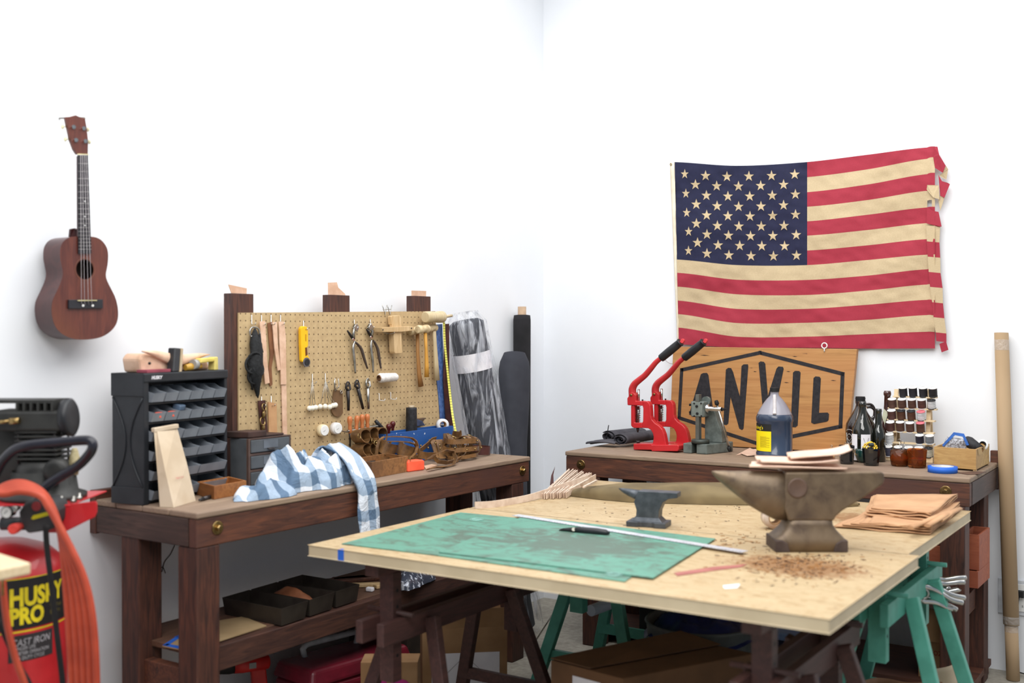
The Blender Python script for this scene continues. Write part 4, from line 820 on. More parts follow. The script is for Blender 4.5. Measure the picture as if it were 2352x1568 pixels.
# toolbox
tb=thing('toolbox','maroon plastic toolbox with a grey carrying handle on the floor under the bench','toolbox',V((.26,-1.88,0)),R(82)); T=TM(tb)
MR=M('maroon_plastic',(116,28,44),(98,24,38),rough=.35)
b=MB(T); b.b2((-.24,-.12,0),(.24,.12,.17)); b.build('body',MR,tb,bev=.02,seg=3)
b=MB(T); b.box((0,0,.2),(.50,.25,.06),tp=(.93,.86)); b.build('lid',MR,tb,bev=.015,seg=3)
b=MB(T); b.tube([(-.14,.06,.225),(-.15,.06,.262),(-.13,.06,.275),(.10,.06,.275),(.12,.06,.262),(.11,.06,.225)],.012,8); b.build('handle',M('pale_grey_plastic',(206,210,214)),tb)
b=MB(T); b.text('Milwaukee',.05,lambda v:V((-.2+v.x,-.1262,.10+v.y)),shear=.2); b.build('lettering',M('bright_red_ink',(190,40,46)),tb)
b=MB(T); b.prism([(0.05,-.106,.21),(.09,-.106,.21),(.075,-.104,.222)],(0,-.006,0)); b.build('latch',M('lime_label',(190,210,50)),tb)
o_=openbox('crate','dark open crate with red plastic pieces behind the maroon toolbox','crate',V((.03,-1.60,0)),V((.36,-1.62,0)),V((.36,-1.22,0)),.33,.01,M('dark_card',(64,54,46),(48,40,36)))
b=MB(); b.prism([V((.2,-1.55,.30)),V((.26,-1.51,.37)),V((.29,-1.45,.30)),V((.22,-1.45,.26))],(0,.05,0)); b.build('red_wedge',M('fire_red',(212,48,38)),label='bright red plastic wedge sticking out of the dark crate',cat='plastic piece',bev=.003)
def cbox(label,p0,p1,p2,h,flaps=(),mat=CARD,name='cardboard_box',closed=True,group=None):
    p0=V(p0);p1=V(p1);p2=V(p2);p3=p0+p2-p1
    if closed:
        o=thing(name,label,'box',(p0+p2)/2,group=group); b=MB(); b.prism([p0,p1,p2,p3],(0,0,h)); b.build('body',mat,o,bev=.003)
        c=(p0+p2)/2+V((0,0,h)); b=MB(); m1=(p0+p1)/2;m2=(p2+p3)/2
    else: o=openbox(name,label,'box',p0,p1,p2,h,.004,mat,group)
    return o,(p0,p1,p2,p3)
# open tall box under the table (left)
p1=O(970,1445,.33);p2=O(1165,1438,.33); dz=V((0,0,-.33)); d=(p2-p1); pn=V((-d.y,d.x,0)).normalized()*.17
bx,q=cbox('open cardboard box with a white label under the near left of the work table',p1+dz+pn,p1+dz,p2+dz,.33,closed=False)
up3=V((0,0,.33))
for a,c,t_ in ((p1+dz,p2+dz,V((-pn.x*.05,-pn.y*.05,.075))),(p2+dz,p2+dz+pn,V((.03,.03,.07))),(p1+dz+pn,p2+dz+pn,V((pn.x*.1,pn.y*.1,.07)))):
    b=MB(); e_=c-a; b.prism([a+up3,c+up3,c+up3+t_-e_*.03,a+up3+t_+e_*.03],pn.normalized()*.003 if abs(e_.dot(pn))<.01 else (p2-p1).normalized()*.003); b.build('flap',CARD,bx)
on=-pn.normalized(); dn_=d.normalized()
b=MB(); a=p1+dz+dn_*(.30*d.length/ .33*.22)+on*.0012
a=DP(995,1520,(O(1010,1520,.27)-EYE).dot(fw)); 
lp=lambda s,z: p1+dz+dn_*s+on*.0015+V((0,0,z))
b.prism([lp(.035,.02),lp(d.length-.03,.02),lp(d.length-.03,.235),lp(.035,.235)],on*.0006); b.build('label',PAPER,bx)
b=MB(); cx_=d.length/2; 
for s_ in ((0,.115,.09,.03),(.09,.03,0,-.055),(0,-.055,-.09,.03),(-.09,.03,0,.115)): b.bar(lp(cx_+s_[0],.11+s_[1])+on*.001,lp(cx_+s_[2],.11+s_[3])+on*.001,.0012,.0006,on)
b.text('PS',.035,lambda v:lp(cx_-.02+v.x,.145+v.y)+on*.001); b.build('label_print',M('grey_ink',(140,136,140)),bx)
# magenta lettered box
p1=V((.47,-2.02,0)); p2=V((.64,-1.90,0)); bx,q=cbox('cardboard box with magenta letters beside the open box behind the trestle leg',p1+V((-.06,.09,0)),p1,p2,.26)
d=(p2-p1).normalized(); on=V((d.y,-d.x,0))
b=MB(); b.text('CO',.11,lambda v:p1+d*(.02+v.x)+on*.0022+V((0,0,.12+v.y)),bold=.003); b.build('lettering',M('magenta_ink',(190,44,130)),bx)
# large flat box
h=.42; p1=O(1430,1558,h);p0=O(1265,1515,h);p2=O(1732,1500,h); dz=V((0,0,-h))
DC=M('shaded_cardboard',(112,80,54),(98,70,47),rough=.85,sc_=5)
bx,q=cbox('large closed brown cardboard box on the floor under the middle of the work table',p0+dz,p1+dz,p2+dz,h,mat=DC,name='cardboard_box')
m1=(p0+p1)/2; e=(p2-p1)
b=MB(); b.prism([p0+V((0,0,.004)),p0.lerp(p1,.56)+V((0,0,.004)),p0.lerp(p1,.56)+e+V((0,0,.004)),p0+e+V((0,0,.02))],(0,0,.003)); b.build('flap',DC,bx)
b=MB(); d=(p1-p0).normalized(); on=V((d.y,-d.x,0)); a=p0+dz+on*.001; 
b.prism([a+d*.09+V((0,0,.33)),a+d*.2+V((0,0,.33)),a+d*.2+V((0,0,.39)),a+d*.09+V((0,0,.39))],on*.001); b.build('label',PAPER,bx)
# grey bin with blue liner
c=O(1610,1425,.42); bn=thing('bin','round grey translucent bin with a dark blue liner behind the large cardboard box','bin',(c.x,c.y,0))
GRY=M('grey_bin_plastic',(128,132,130),(112,116,114),rough=.4)
b=MB(); b.lathe((c.x,c.y,0),Z0,[(0,.16),(.41,.195),(.418,.202),(.425,.197),(.42,.188),(.05,.155),(.02,.0)],40); b.build('body',M('grey_bin_dark',(92,96,96),(78,82,82),rough=.4),bn)
b=MB(); 
def bl(u,v):
    a=u*2*PI; r_=.185*(1-v)+.02; return V((c.x+math.cos(a)*r_,c.y+math.sin(a)*r_,.37+.09*math.sin(v*PI*.5)+.03*noise.noise(V((math.cos(a)*3,math.sin(a)*3,v*4)))))
b.grid(bl,36,12); b.build('liner',M('navy_bag',(34,44,104),(24,30,76),rough=.35,sc_=10),bn)
# white tubes etc
b=MB(); a=O(1357,1402,.38); b.tube([a,a+V((.05,.62,.006))],.022,18); b.build('white_tube',M('pale_blue_white_plastic',(214,222,240),(204,214,234),rough=.3),label='white plastic tube lying on the clutter behind the dark green trestle leg',cat='tube')
b=MB(); b.b2((1.0,-.86,0),(1.24,-.62,.355)); b.build('black_crate',M('near_black_box',(34,32,34),(26,24,26)),label='black crate under the white plastic tube below the right workbench end',cat='crate',bev=.005)
p=O(1830,1462,.36); bx=thing('storage_box','navy storage box with a pale blue lid on the floor under the right workbench','storage box',(p.x,p.y,0))
b=MB(); b.b2((p.x-.24,p.y+.03,0),(p.x+.05,p.y+.40,.33)); b.build('body',M('navy_plastic',(34,40,72)),bx,bev=.005)
b=MB(); b.b2((p.x-.25,p.y+.02,.3305),(p.x+.06,p.y+.41,.36)); b.build('lid',M('pale_blue_plastic',(142,164,208),(132,154,198),rough=.35),bx,bev=.006)
# large paper bag under the teal trestle
c=TB(1.475,1.24,0); pb=thing('paper_bag','large crumpled brown paper bag standing open under the teal trestle','paper bag',(c.x,c.y,0))
b=MB()
def pbg(u,v):
    a=u*2*PI; k=(abs(math.cos(a))**4+abs(math.sin(a))**4)**-.25; r_=1+.05*noise.noise(V((math.cos(a)*3,math.sin(a)*3,v*4)))
    z=.27*v+(.02*math.sin(a*2+1) if v>.9 else 0); x=math.cos(a)*.115*k*r_; y=math.sin(a)*.17*k*r_; return V((c.x+x,c.y+y,z+.001))
b.grid(pbg,48,14); b.build('bag',M('brown_paper_bag',(146,108,80),(124,90,64),rough=.85,sc_=7,bp=.1),pb,solid=.002)
b=MB(); a=O(2150,1530,.26); b.grid(lambda u,v:a+rt*(.09*u-.02)+V((0,0,-.10*v+.03*u))-fw*(.03+.02*math.sin(u*3)),8,6); b.build('folded_rim',KR,pb,solid=.003)
# boxes on the right bench shelves
def rb(name,label,x0,x1,y0,y1,Y,dep,mat,cat='box',group=None,z0=None):
    a=BW(x0,y1,Y);c_=BW(x1,y0,Y); o=thing(name,label,cat,((a.x+c_.x)/2,Y+dep/2,a.z if z0 is None else z0),group=group); b=MB(); b.b2((a.x,Y,a.z if z0 is None else z0),(c_.x,Y+dep,c_.z)); b.build('body',mat,o,bev=.002); return o,a,c_
ls_=.065+.0005
o_,a,c_=rb('cardboard_box','cardboard box printed 1 DOZEN on the lower shelf of the right workbench',2109,2164,1473,1568,-.42,.25,CARD,z0=ls_)
b=MB(); b.text('1 DOZEN',.026,lambda v:V((a.x+.022+v.x*.9,-.4215,BW(2120,1500,-.42).z+v.y)),bold=.0005); b.build('lettering',M('red_brown_ink',(160,64,40)),o_)
tz_=BW(2150,1473,-.42).z+.0007
o_,a,c_=rb('cardboard_box','plain cardboard box stacked on top of the 1 DOZEN box',2094,2164,1402,1456,-.44,.25,CARD,z0=tz_)
RW=wood('red_brown_drawer_wood',(176,98,66),(142,72,48),st=(1.5,9,9))
g='reddish wooden drawers stored on the right workbench shelf'
sh2=.4505
for l,x0,x1,y0,y1,Y in (('upper left',2100,2166,1255,1306,-.47),):
    a=BW(x0,y1,Y);c2=BW(x1,y0,Y); b=MB()
    openbox('drawer_box','reddish wooden drawer stored below the right bench top, left of its front leg','drawer',V((a.x-.05,Y+.25,sh2)),V((a.x-.05,Y,sh2)),V((c2.x,Y,sh2)),c2.z-sh2,.008,RW,g)
xa=BW(2226,1300,-.40).x; xb=BW(2249,1300,-.40).x
z1=BW(2240,1290,-.40).z; z2=BW(2240,1228,-.40).z
za=sh2; zb_=BW(2240,1300,-.4).z
b=MB(); openbox('drawer_box','reddish wooden drawer at the right end of the bench shelf, lower of two','drawer',V((xa-.03,-.19,sh2)),V((xa-.03,-.42,sh2)),V((xb,-.42,sh2)),BW(2240,1312,-.42).z-sh2,.008,RW,g)
zl=BW(2240,1312,-.42).z+.0008
openbox('drawer_box','reddish wooden drawer at the right end of the bench shelf, upper of two','drawer',V((xa-.03,-.19,zl)),V((xa-.03,-.40,zl)),V((xb,-.40,zl)),z2-zl,.008,RW,g)
# ---------------------------------------------------------------- outlet and cardboard tube
ou=thing('wall_outlet','grey surface mounted outlet box on the back wall behind the cardboard tube','outlet',BW(2345,1385,.088))
a=BW(2293,1405,.0895);c_=BW(2400,1338,.0895); b=MB(); b.b2((a.x,.078,a.z),(c_.x,.0899,c_.z)); b.build('back_plate',M('grey_white_plate',(216,220,226)),ou,bev=.002)
a=BW(2338,1403,.078);c_=BW(2368,1344,.078); b=MB(); b.b2((a.x,.074,a.z),(c_.x,.0779,c_.z)); b.build('face_plate',WHITE,ou,bev=.001)
for y in (1370,1392):
    p=BW(2350,y,.074); b=MB(); b.b2((p.x-.004,.0732,p.z-.006),(p.x-.002,.0739,p.z+.004)); b.b2((p.x+.003,.0732,p.z-.006),(p.x+.005,.0739,p.z+.004)); b.build('socket_slots',BLKM,ou)
p=BW(2343,1362,.07); b=MB(); b.b2((p.x-.012,.045,p.z-.014),(p.x+.016,.0735,p.z+.012)); b.tube([V((p.x-.004,.06,p.z-.014)),V((p.x-.008,.05,p.z-.08)),V((p.x+.0,.03,.02)),V((p.x+.2,-.02,.008))],.0035,6); b.build('power_plug',BLKM,label='black power plug with cord in the outlet beside the cardboard tube',cat='plug')
tt=BW(2300,764,.05); bb_=O(2327,1600,0); bb_=V((BW(2327,1600,-.03).x,-.03,.001)); d=tt-bb_; L_=d.length; dn=d.normalized()
tu=thing('cardboard_tube','tall kraft cardboard tube taped at two places leaning against the back wall','tube',bb_)
KT=M('kraft_tube',(178,152,120),(164,138,106),rough=.75,sc_=4,st=(1,1,.3))
jl=(BW(2325,1440,0).z)/L_*1.0; jz=BW(2325,1432,0).z
b=MB(); b.lathe(bb_+dn*(jz),dn,[(0,.0315),(L_-jz,.0285),(L_-jz,.0265),(L_-jz-.1,.0265),(L_-jz-.1,.0)],28); b.build('upper_tube',KT,tu)
b=MB(); b.lathe(bb_,dn,[(0,.0265),(jz,.0265)],28); b.build('lower_tube',KT,tu)
CT=bpy.data.materials.new('clear_tape'); CT.use_nodes=True; CT.node_tree.nodes['Principled BSDF'].inputs['Roughness'].default_value=.08; CT.node_tree.nodes['Principled BSDF'].inputs['Alpha'].default_value=.25
t=CT.node_tree; bump(t,t.nodes['Principled BSDF'],noi(t,co(t),70,2),.9,.01)
b=MB(); b.lathe(bb_+dn*(jz-.03),dn,[(0,.0272),(.028,.0275),(.034,.0325),(.065,.0325)],28,capped=False); b.build('clear_tape',CT,tu)
b=MB(); b.lathe(bb_+dn*(L_-.075),dn,[(0,.0295),(.045,.0292)],28,capped=False); b.build('clear_tape',CT,tu)
# ---------------------------------------------------------------- compressor
DC_=3.15; ct_=DP(4,1400,DC_); cx,cy=ct_.x,ct_.y; rT=.176
cp=thing('air_compressor','upright red air compressor with a black pump at the left edge of the room','air compressor',(cx,cy,0))
fh=V((fw.x,fw.y,0)).normalized(); rh=V((fh.y,-fh.x,0)); CO=V((cx,cy,0))
ztop=DP(40,1238,DC_).z
b=MB(); b.lathe((cx,cy,.05),Z0,[(0,.0),(.01,.09),(.05,rT-.02),(.09,rT),(ztop-.16,rT),(ztop-.11,rT*.93),(ztop-.075,rT*.72),(ztop-.055,rT*.4),(ztop-.05,0)],64); b.build('tank',RED,cp)
b=MB(); b.lathe((cx,cy,0),Z0,[(0,rT*.9),(.06,rT*.86)],40,capped=False); b.build('base_skirt',BLK,cp)
fq=V((EYE.x-cx,EYE.y-cy,0)).normalized(); rq=V((-fq.y,fq.x,0))
def cyw(s,z,dr_=0,a0=0): a=a0+s/rT; return CO+rq*(math.sin(a)*(rT+dr_))+fq*(math.cos(a)*(rT+dr_))+V((0,0,z))
zy=lambda y: DP(40,y,DC_-rT).z
b=MB(); b.grid(lambda u,v:cyw(-.12+.39*u,zy(1455)+(zy(1338)-zy(1455))*v,.0008),30,1); band=b.build('label_band',M('label_black',(26,24,24)),cp)
b=MB(); b.grid(lambda u,v:cyw(-.12+.39*u,zy(1462)+.004*v,.001),30,1); b.grid(lambda u,v:cyw(-.12+.39*u,zy(1338)+.0025*v,.001),30,1); YL=M('label_yellow',(228,206,30)); b.build('label_stripe',YL,band)
b=MB(); b.text('HUSKY',.068,lambda v:cyw(.018+v.x*.78,zy(1400)+v.y+.0,.0016),bold=.003); b.text('PRO',.062,lambda v:cyw(.018+v.x*.8,zy(1442)+v.y,.0016),bold=.003); b.build('lettering',YL,band)
b=MB(); b.text('The Tool\nBox Pro',.016,lambda v:cyw(.135+v.x*.8,zy(1420)+v.y,.0016)); b.build('small_print',M('dim_yellow',(120,108,50)),band)
b=MB(); b.grid(lambda u,v:cyw(.015+.13*u,zy(1530)+(zy(1468)-zy(1530))*v,.0008),14,1); wl_=b.build('warning_label',M('label_dark',(48,44,46)),cp)
b=MB(); b.text('CAST IRON',.027,lambda v:cyw(.022+v.x*.8,zy(1493)+v.y,.0016),shear=.2); b.text('LONGER LIFE\nQUIETER OPERATION\n100% DUTY CYCLE',.0135,lambda v:cyw(.024+v.x*.8,zy(1503)+v.y,.0016)); b.build('lettering',M('silver_print',(186,182,186)),wl_)
Dp=lambda x,y,dd=0:DP(x,y,DC_+dd)
Zc=lambda x,y,dd=0:(lambda q:DP(q[0],q[1],DC_+dd))(ZC([(x,y)])[0])
# deck
b=MB(); zd=DP(150,1160,DC_-.1).z
q=[Zc(700,1360,-.12),Zc(1150,1310,-.12),Zc(1165,1335,-.12),Zc(1165,1440,-.12),Zc(1140,1500,-.12),Zc(760,1690,-.12),Zc(560,1690,-.12),Zc(600,1420,-.12)]
b.prism(q,fh*.004); q2=[CO+rh*-.05-fh*.12,CO+rh*.245-fh*.12,CO+rh*.245+fh*.16,CO+rh*-.05+fh*.16]; b.prism([V((p.x,p.y,zd)) for p in q2],(0,0,.004)); b.build('deck',RED,cp,bev=.002)
CI=M('cast_iron_black',(50,50,48),(36,36,35),rough=.5,sc_=14,bp=.15)
# crankcase
c2=Zc(530,1100,.02); b=MB(); zb_=zd+.004; zc1=Zc(500,820,.02).z; w1=.105
xy=lambda s,t_,z:CO+rh*s+fh*t_+V((0,0,z))
sx=(c2-CO).dot(rh)
b.lathe(xy(sx,0.02,zb_),Z0,[(0,.118),(.012,.118),(.02,.095),(.08,.086),(zc1-zb_-.10,.084),(zc1-zb_-.02,.072),(zc1-zb_,.066)],28); b.build('crankcase',CI,cp)
b=MB(); p=Zc(650,950,-.07); b.lathe(p+fh*.03,-fh,[(0,.034),(.03,.032),(.033,.015),(.033,0)],20); b.build('sight_glass_cover',CI,cp)
# cylinder with fins
zc2=Zc(500,450,.02).z
for k in range(7):
    z=zc1+(zc2-zc1)*(k+.5)/7; b=MB(); b.b2((-.06,-.055,0),(.06,.055,.006)); b.v=[xy(sx+v.x-.0,v.y+.02,z+v.z) for v in b.v]; b.build('cooling_fin',CI,cp,bev=.002)
b=MB(); b.lathe(xy(sx,.02,zc1-.002),Z0,[(0,.047),(zc2-zc1+.01,.047)],24); b.build('cylinder',CI,cp)
for s_ in (-.052,.052):
    for t_ in (-.047,.047): b=MB(); b.cyl(xy(sx+s_,.02+t_,zc1-.005),xy(sx+s_,.02+t_,zc2+.005),.0035,n=8); b.build('stud',IRON,cp)
b=MB(); z3=Zc(500,300,.02).z
b.b2((-.13,-.06,0),(.075,.06,z3-zc2+.022)); b.v=[xy(sx+v.x,v.y+.02,zc2+v.z) for v in b.v]; b.build('cylinder_head',CI,cp,bev=.008)
b=MB(); 
for k in range(6): 
    x_=-.055+.02*k; b.b2((x_,-.058,z3-zc2+.02),(x_+.006,.058,z3-zc2+.045))
b.b2((-.16,-.05,z3-zc2+.043),(.05,.06,z3-zc2+.052)); b.v=[xy(sx+v.x,v.y+.02,zc2+v.z) for v in b.v]; b.build('head_fins',CI,cp)
p=Zc(750,310,-.0); e_=Zc(880,300,.0); b=MB(); b.lathe(p,(e_-p),[(0,.03),(.2,.052),(.85,.055),(1.0,.048),(1.02,.02),(1.02,0)],28,unit=True); b.build('air_filter',BLK,cp)
b=MB(); b.tube([Zc(-40,365,-.06),Zc(120,350,-.06)],.0055,10); b.tube([Zc(120,350,-.06),Zc(235,345,-.06)],[.010,.010],6); b.build('copper_line',BRASS,cp)
b=MB(); b.tube(smooth([Zc(-60,1000,-.1),Zc(30,830,-.12),Zc(180,690,-.14),Zc(350,640,-.15),Zc(700,605,-.15),Zc(1020,580,-.15),Zc(1100,605,-.15),Zc(1110,670,-.15),Zc(1060,760,-.14),Zc(930,890,-.13),Zc(700,1030,-.13),Zc(540,1150,-.13),Zc(470,1300,-.12)],5),.0135,14); b.build('handle',M('handle_black',(36,36,46),(30,30,38),rough=.25),cp)
b=MB(); c3=Zc(120,760,.04); b.lathe(c3+fh*.02,-fh,[(0,.0),(.0,.12),(.03,.12),(.04,.10),(.04,.0)],32); b.build('belt_guard',M('guard_black',(48,48,46),rough=.6),cp)
p=Zc(895,870,.03); b=MB(); b.lathe(p-V((0,0,.03)),Z0,[(0,.010),(.03,.016),(.045,.0155),(.07,.010),(.078,.006)],14); b.build('breather',M('cream_filter',(190,178,140),(160,148,110),sc_=60),cp)
for x in (735,880,950): b=MB(); b.lathe(Zc(x,1325 if x<900 else 1290,-.1),Z0,[(0,.009),(.008,.009),(.010,.005),(.018,.005)],6); b.build('bolt',STEEL,cp)
# switch box, gauges
b=MB(); q=[Zc(220,1440,-.17),Zc(300,1320,-.17),Zc(570,1280,-.17),Zc(660,1330,-.17),Zc(700,1420,-.17),Zc(690,1560,-.17),Zc(600,1660,-.17),Zc(330,1700,-.17),Zc(240,1600,-.17)]; b.prism(q,fh*.08); b.build('pressure_switch',M('switch_grey',(58,58,60),(46,46,48)),cp,bev=.006)
b=MB(); q=[Zc(375,1520,-.172),Zc(400,1480,-.172),Zc(560,1440,-.172),Zc(590,1450,-.172),Zc(585,1480,-.172),Zc(400,1530,-.172)]; b.prism(q,fh*-.001); b.build('yellow_sticker',M('sticker_yellow',(216,206,20)),cp)
b=MB(); b.text('1.5',.024,lambda v:Zc(520,1385,-.173)+rh*v.x*1+V((0,0,v.y-.2*v.x)),shear=.2); b.build('lettering',M('pale_blue_ink',(150,186,206)),cp)
b=MB(); p=Zc(440,1370,-.171); b.lathe(p,-fh,[(0,.013),(.002,.013)],12); b.build('red_emblem',M('dull_red',(150,50,54)),cp)
b=MB(); p=Zc(90,1440,-.2); b.lathe(p,-fh+V((-.2,0,0)),[(-.02,.014),(0,.0165),(.006,.0165),(.0065,.0145)],24); gb_=b.build('gauge_body',BLK,cp)
g_=b=MB(); b.lathe(p+(-fh)*.007,-fh+V((-.2,0,0)),[(0,.0145),(.0005,.0145)],24); ga=b.build('gauge_dial',WHITE,gb_)
b=MB(); b.bar(p-fh*.0082+rh*-.006+V((0,0,-.004)),p-fh*.0082+rh*.004+V((0,0,.006)),.0012,.0006,fh); b.build('needle',BLK,gb_)
b=MB(); p=Zc(190,1400,-.19); b.lathe(p,-fh,[(-.02,.006),(.01,.010),(.014,.008)],6); b.build('fitting',STEEL,cp)
b=MB(); p=Dp(35,1213,-.2); b.lathe(p,-fh,[(-.03,.010),(0,.014),(.014,.014),(.016,.010)],20); b.build('regulator_knob',M('knob_red',(230,70,60)),cp)
b=MB(); p=Dp(22,1205,-.15); b.lathe(p+fh*.02-rh*.03,rh,[(0,.018),(.07,.018)],16); b.build('manifold',BLK,cp)
b=MB(); b.tube(smooth([Dp(105,1205,-.19),Dp(108,1260,-.19),Dp(118,1340,-.19),Dp(130,1450,-.19),Dp(145,1580,-.19),Dp(150,1700,-.19)],4),.0075,10); b.build('power_cord',BLKM,cp)
# hoses
OH=M('orange_rubber',(186,74,48),(166,62,40),rough=.5)
ho=thing('air_hose','long coiled orange air hose hanging over the compressor handle','hose',Dp(160,1400,-.23))
for k in range(5):
    dx=k*11; b=MB(); dd=-.22-.012*k
    b.tube(smooth([Dp(-30,1150-8*k,dd),Dp(5,1118-2*k+k*6,dd),Dp(48,1108+k*5,dd),Dp(92,1126+k*3,dd),Dp(120-k*2,1165,dd),Dp(140+k*2,1230,dd),Dp(150+dx,1330,dd),Dp(158+dx*1.3,1440,dd),Dp(165+dx*1.3,1600,dd),Dp(150+dx*1.6,1760,dd)],5),.0095,10); b.build('hose_coil',OH,ho)
b=MB(); b.tube(smooth([Dp(3,1300,-.4),Dp(8,1360,-.4),Dp(18,1440,-.4),Dp(35,1510,-.4),Dp(62,1590,-.4),Dp(80,1700,-.4)],4),.0085,10); b.build('orange_hose_end',OH,ho)
b=MB(); b.tube(smooth([Dp(-6,1420,-.38),Dp(20,1480,-.38),Dp(45,1530,-.38),Dp(72,1580,-.38),Dp(110,1700,-.38)],4),.0065,10); b.build('black_cable',BLKM,label='black cable hanging in front of the compressor tank',cat='cable')
# corner of another pale table at left edge
cz=.93; b=MB(); q=[O(72,1291,cz),O(-60,1318,cz),O(-200,1270,cz),O(-50,1253,cz)]; nb=thing('side_table','corner of a pale wooden table cut off by the left edge of the photo','table',O(-60,1285,0))
b.prism(q,(0,0,-.028)); b.build('tabletop',wood('pale_pine',(226,206,172),(206,184,146),rough=.5),nb,bev=.006,seg=3)
c=O(-60,1285,cz); b=MB(); b.b2((c.x-.02,c.y-.02,0),(c.x+.02,c.y+.02,cz-.029)); b.build('leg',PALEW,nb)
b=MB(); a=O(6,1300,cz-.029); b.tube([a,a-V((0,0,.07))],.0035,8); b.build('screw',BRASS,nb)

b=MB(); a=O(1223,1484,0); e=BW(1298,1366,a.y+.12); b.tube([a+V((0,0,.003)),e],.0035,8); b.build('steel_rod',STEEL,label='thin steel rod leaning between the plastic roll and the teal trestle leg',cat='rod')
b=MB(); b.prism([DP(1263,1114,4.55),DP(1266,1092,4.55),DP(1275,1071,4.55),DP(1271,1090,4.55),DP(1272,1114,4.55)],fw*.003); b.build('leather_tip',M('plum_leather',(96,66,66),(80,54,56)),label='pointed plum leather strip sticking up behind the pale strip bundle',cat='leather')
b=MB(); b.tube(smooth([LW(403,1248,-.077),LW(392,1272,-.077),LW(378,1290,-.077),LW(372,1312,-.076),LW(366,1308,-.076),LW(374,1302,-.075),LW(380,1316,-.076)],4),.0016,5); b.build('thin_cord',M('grey_cord',(90,84,78)),label='thin knotted cord hanging on the left wall under the left workbench',cat='cord')
# ---------------------------------------------------------------- on the work table
TT=.8003
def matm(sd):
    m,t,b=nt('green_cutting_mat_%d'%sd,.5); v=co(t)
    c=nd(t,'ShaderNodeTexCoord'); sp=nd(t,'ShaderNodeSeparateXYZ'); t.links.new(c.outputs['Object'],sp.inputs[0])
    g=[mth(t,'LESS_THAN',mth(t,'FRACT',mth(t,'MULTIPLY',sp.outputs[i],1/.0254)),.05) for i in (0,1)]; gl=mth(t,'MAXIMUM',g[0],g[1])
    base=mixc(t,mth(t,'MULTIPLY',gl,.22),(86,140,122),(132,176,160))
    gr=nd(t,'ShaderNodeTexGradient',gradient_type='SPHERICAL'); t.links.new(co(t,(2.6,3.8,1)),gr.inputs[0])
    n1=noi(t,co(t,(3,5,1),(sd*3.1,2,0)),3.2,6,.65,1.5); f=mth(t,'MULTIPLY',ramp(t,mth(t,'MULTIPLY',mth(t,'ADD',n1,mth(t,'MULTIPLY',gr.outputs[0],.28)),1),[(.49,(0,0,0)),(.66,(255,255,255))]),.66)
    k=mixc(t,f,base,(74,66,58)); n2=noi(t,co(t,(14,20,1),(sd,0,0)),4,3,.6); k=mixc(t,mth(t,'MULTIPLY',ramp(t,n2,[(.66,(0,0,0)),(.72,(255,255,255))]),.6),k,(50,84,84))
    t.links.new(k,b.inputs['Base Color']); return m
g='green cutting mats on the work table'
b=MB(); b.prism([TB(.095,.075,TT),TB(.62,.072,TT),TB(1.072,.075,TT),TB(1.072,.64,TT),TB(.098,.73,TT),TB(.094,.40,TT)],(0,0,.003)); 
q=[O(780,1248,TT),O(1440,1336,TT),O(1452,1328,TT),O(1300,1225,TT),O(1058,1180,TT)]
b=MB(); q=[O(785,1250,TT),O(1000,1276,TT),O(1435,1337,TT),O(1460,1320,TT),O(1330,1230,TT),O(1180,1190,TT),O(1058,1178,TT)]; b.prism([p+V((0,0,.003)) for p in q][::-1],(0,0,-.003)); b.build('cutting_mat',matm(1),label='green cutting mat at the far left, partly under the other mat',cat='cutting mat',group=g)
b=MB(); q=[O(1008,1272,TT),O(1500,1332,TT),O(1643,1241,TT),O(1205,1188,TT)]; b.prism([p+V((0,0,.0065)) for p in q][::-1],(0,0,-.003)); mt=b.build('cutting_mat',matm(2),label='green cutting mat lying on top, toward the middle of the table',cat='cutting mat',group=g)
for x,y in ((1410,1318),(1095,1192)):
    b=MB(); a=O(x,y,TT+.0068); b.torus(a,(0,0,1),.016,.0009,20,4); b.torus(a,(0,0,1),.024,.0006,20,4); b.bar(a+V((-.02,0,0)),a+V((.02,.005,0)),.004,.0006); b.build('print',M('pale_mat_print',(160,206,196)),mt)
# ruler
a=O(1176,1184,TT+.008);c_=O(1703,1269,TT+.008); d=(c_-a).normalized(); n_=V((-d.y,d.x,0))
rl=thing('ruler','long steel ruler lying along the far edge of the green cutting mats','ruler',(a+c_)/2)
b=MB(); b.prism([a,c_,c_+n_*.036,a+n_*.036],(0,0,.0012)); b.build('blade',M('ruler_steel',(206,208,214),(190,192,200),rough=.4,metal=.3,sc_=30),rl)
b=MB(); L_=(c_-a).length
for k in range(int(L_/.0127)): 
    s_=k*.0127+.01; b.bar(a+d*s_+V((0,0,.0014)),a+d*s_+n_*(.008 if k%2 else .004)+V((0,0,.0014)),.0009,.0003)
b.build('graduations',IRON,rl,kind='stuff')
# utility knife
a=O(1284,1213,TT+.014);c_=O(1400,1223,TT+.014); kn=thing('utility_knife','black utility knife lying on the green mat next to the ruler','knife',(a+c_)/2-V((0,0,.012))); d=(c_-a)
P_=lambda t_,z=0: a+d*t_+V((0,0,z))
b=MB(); b.tube([P_(.30),P_(.5,.001),P_(.75,.001),P_(.93),P_(1,-.002)],[.010,.012,.0125,.011,.004],14,flat=.85); b.build('grip',BLK,kn)
b=MB(); b.tube([P_(0,-.006),P_(.08,-.003),P_(.30)],[.0015,.006,.010],12,flat=.8); b.build('nose',BLKM,kn)
b=MB(); p=P_(.29,.002)-fh*.009; b.lathe(p,-fh+V((0,0,.5)),[(0,.0065),(.003,.006)],14); b.build('lock_button',M('cream_button',(206,200,184)),kn)
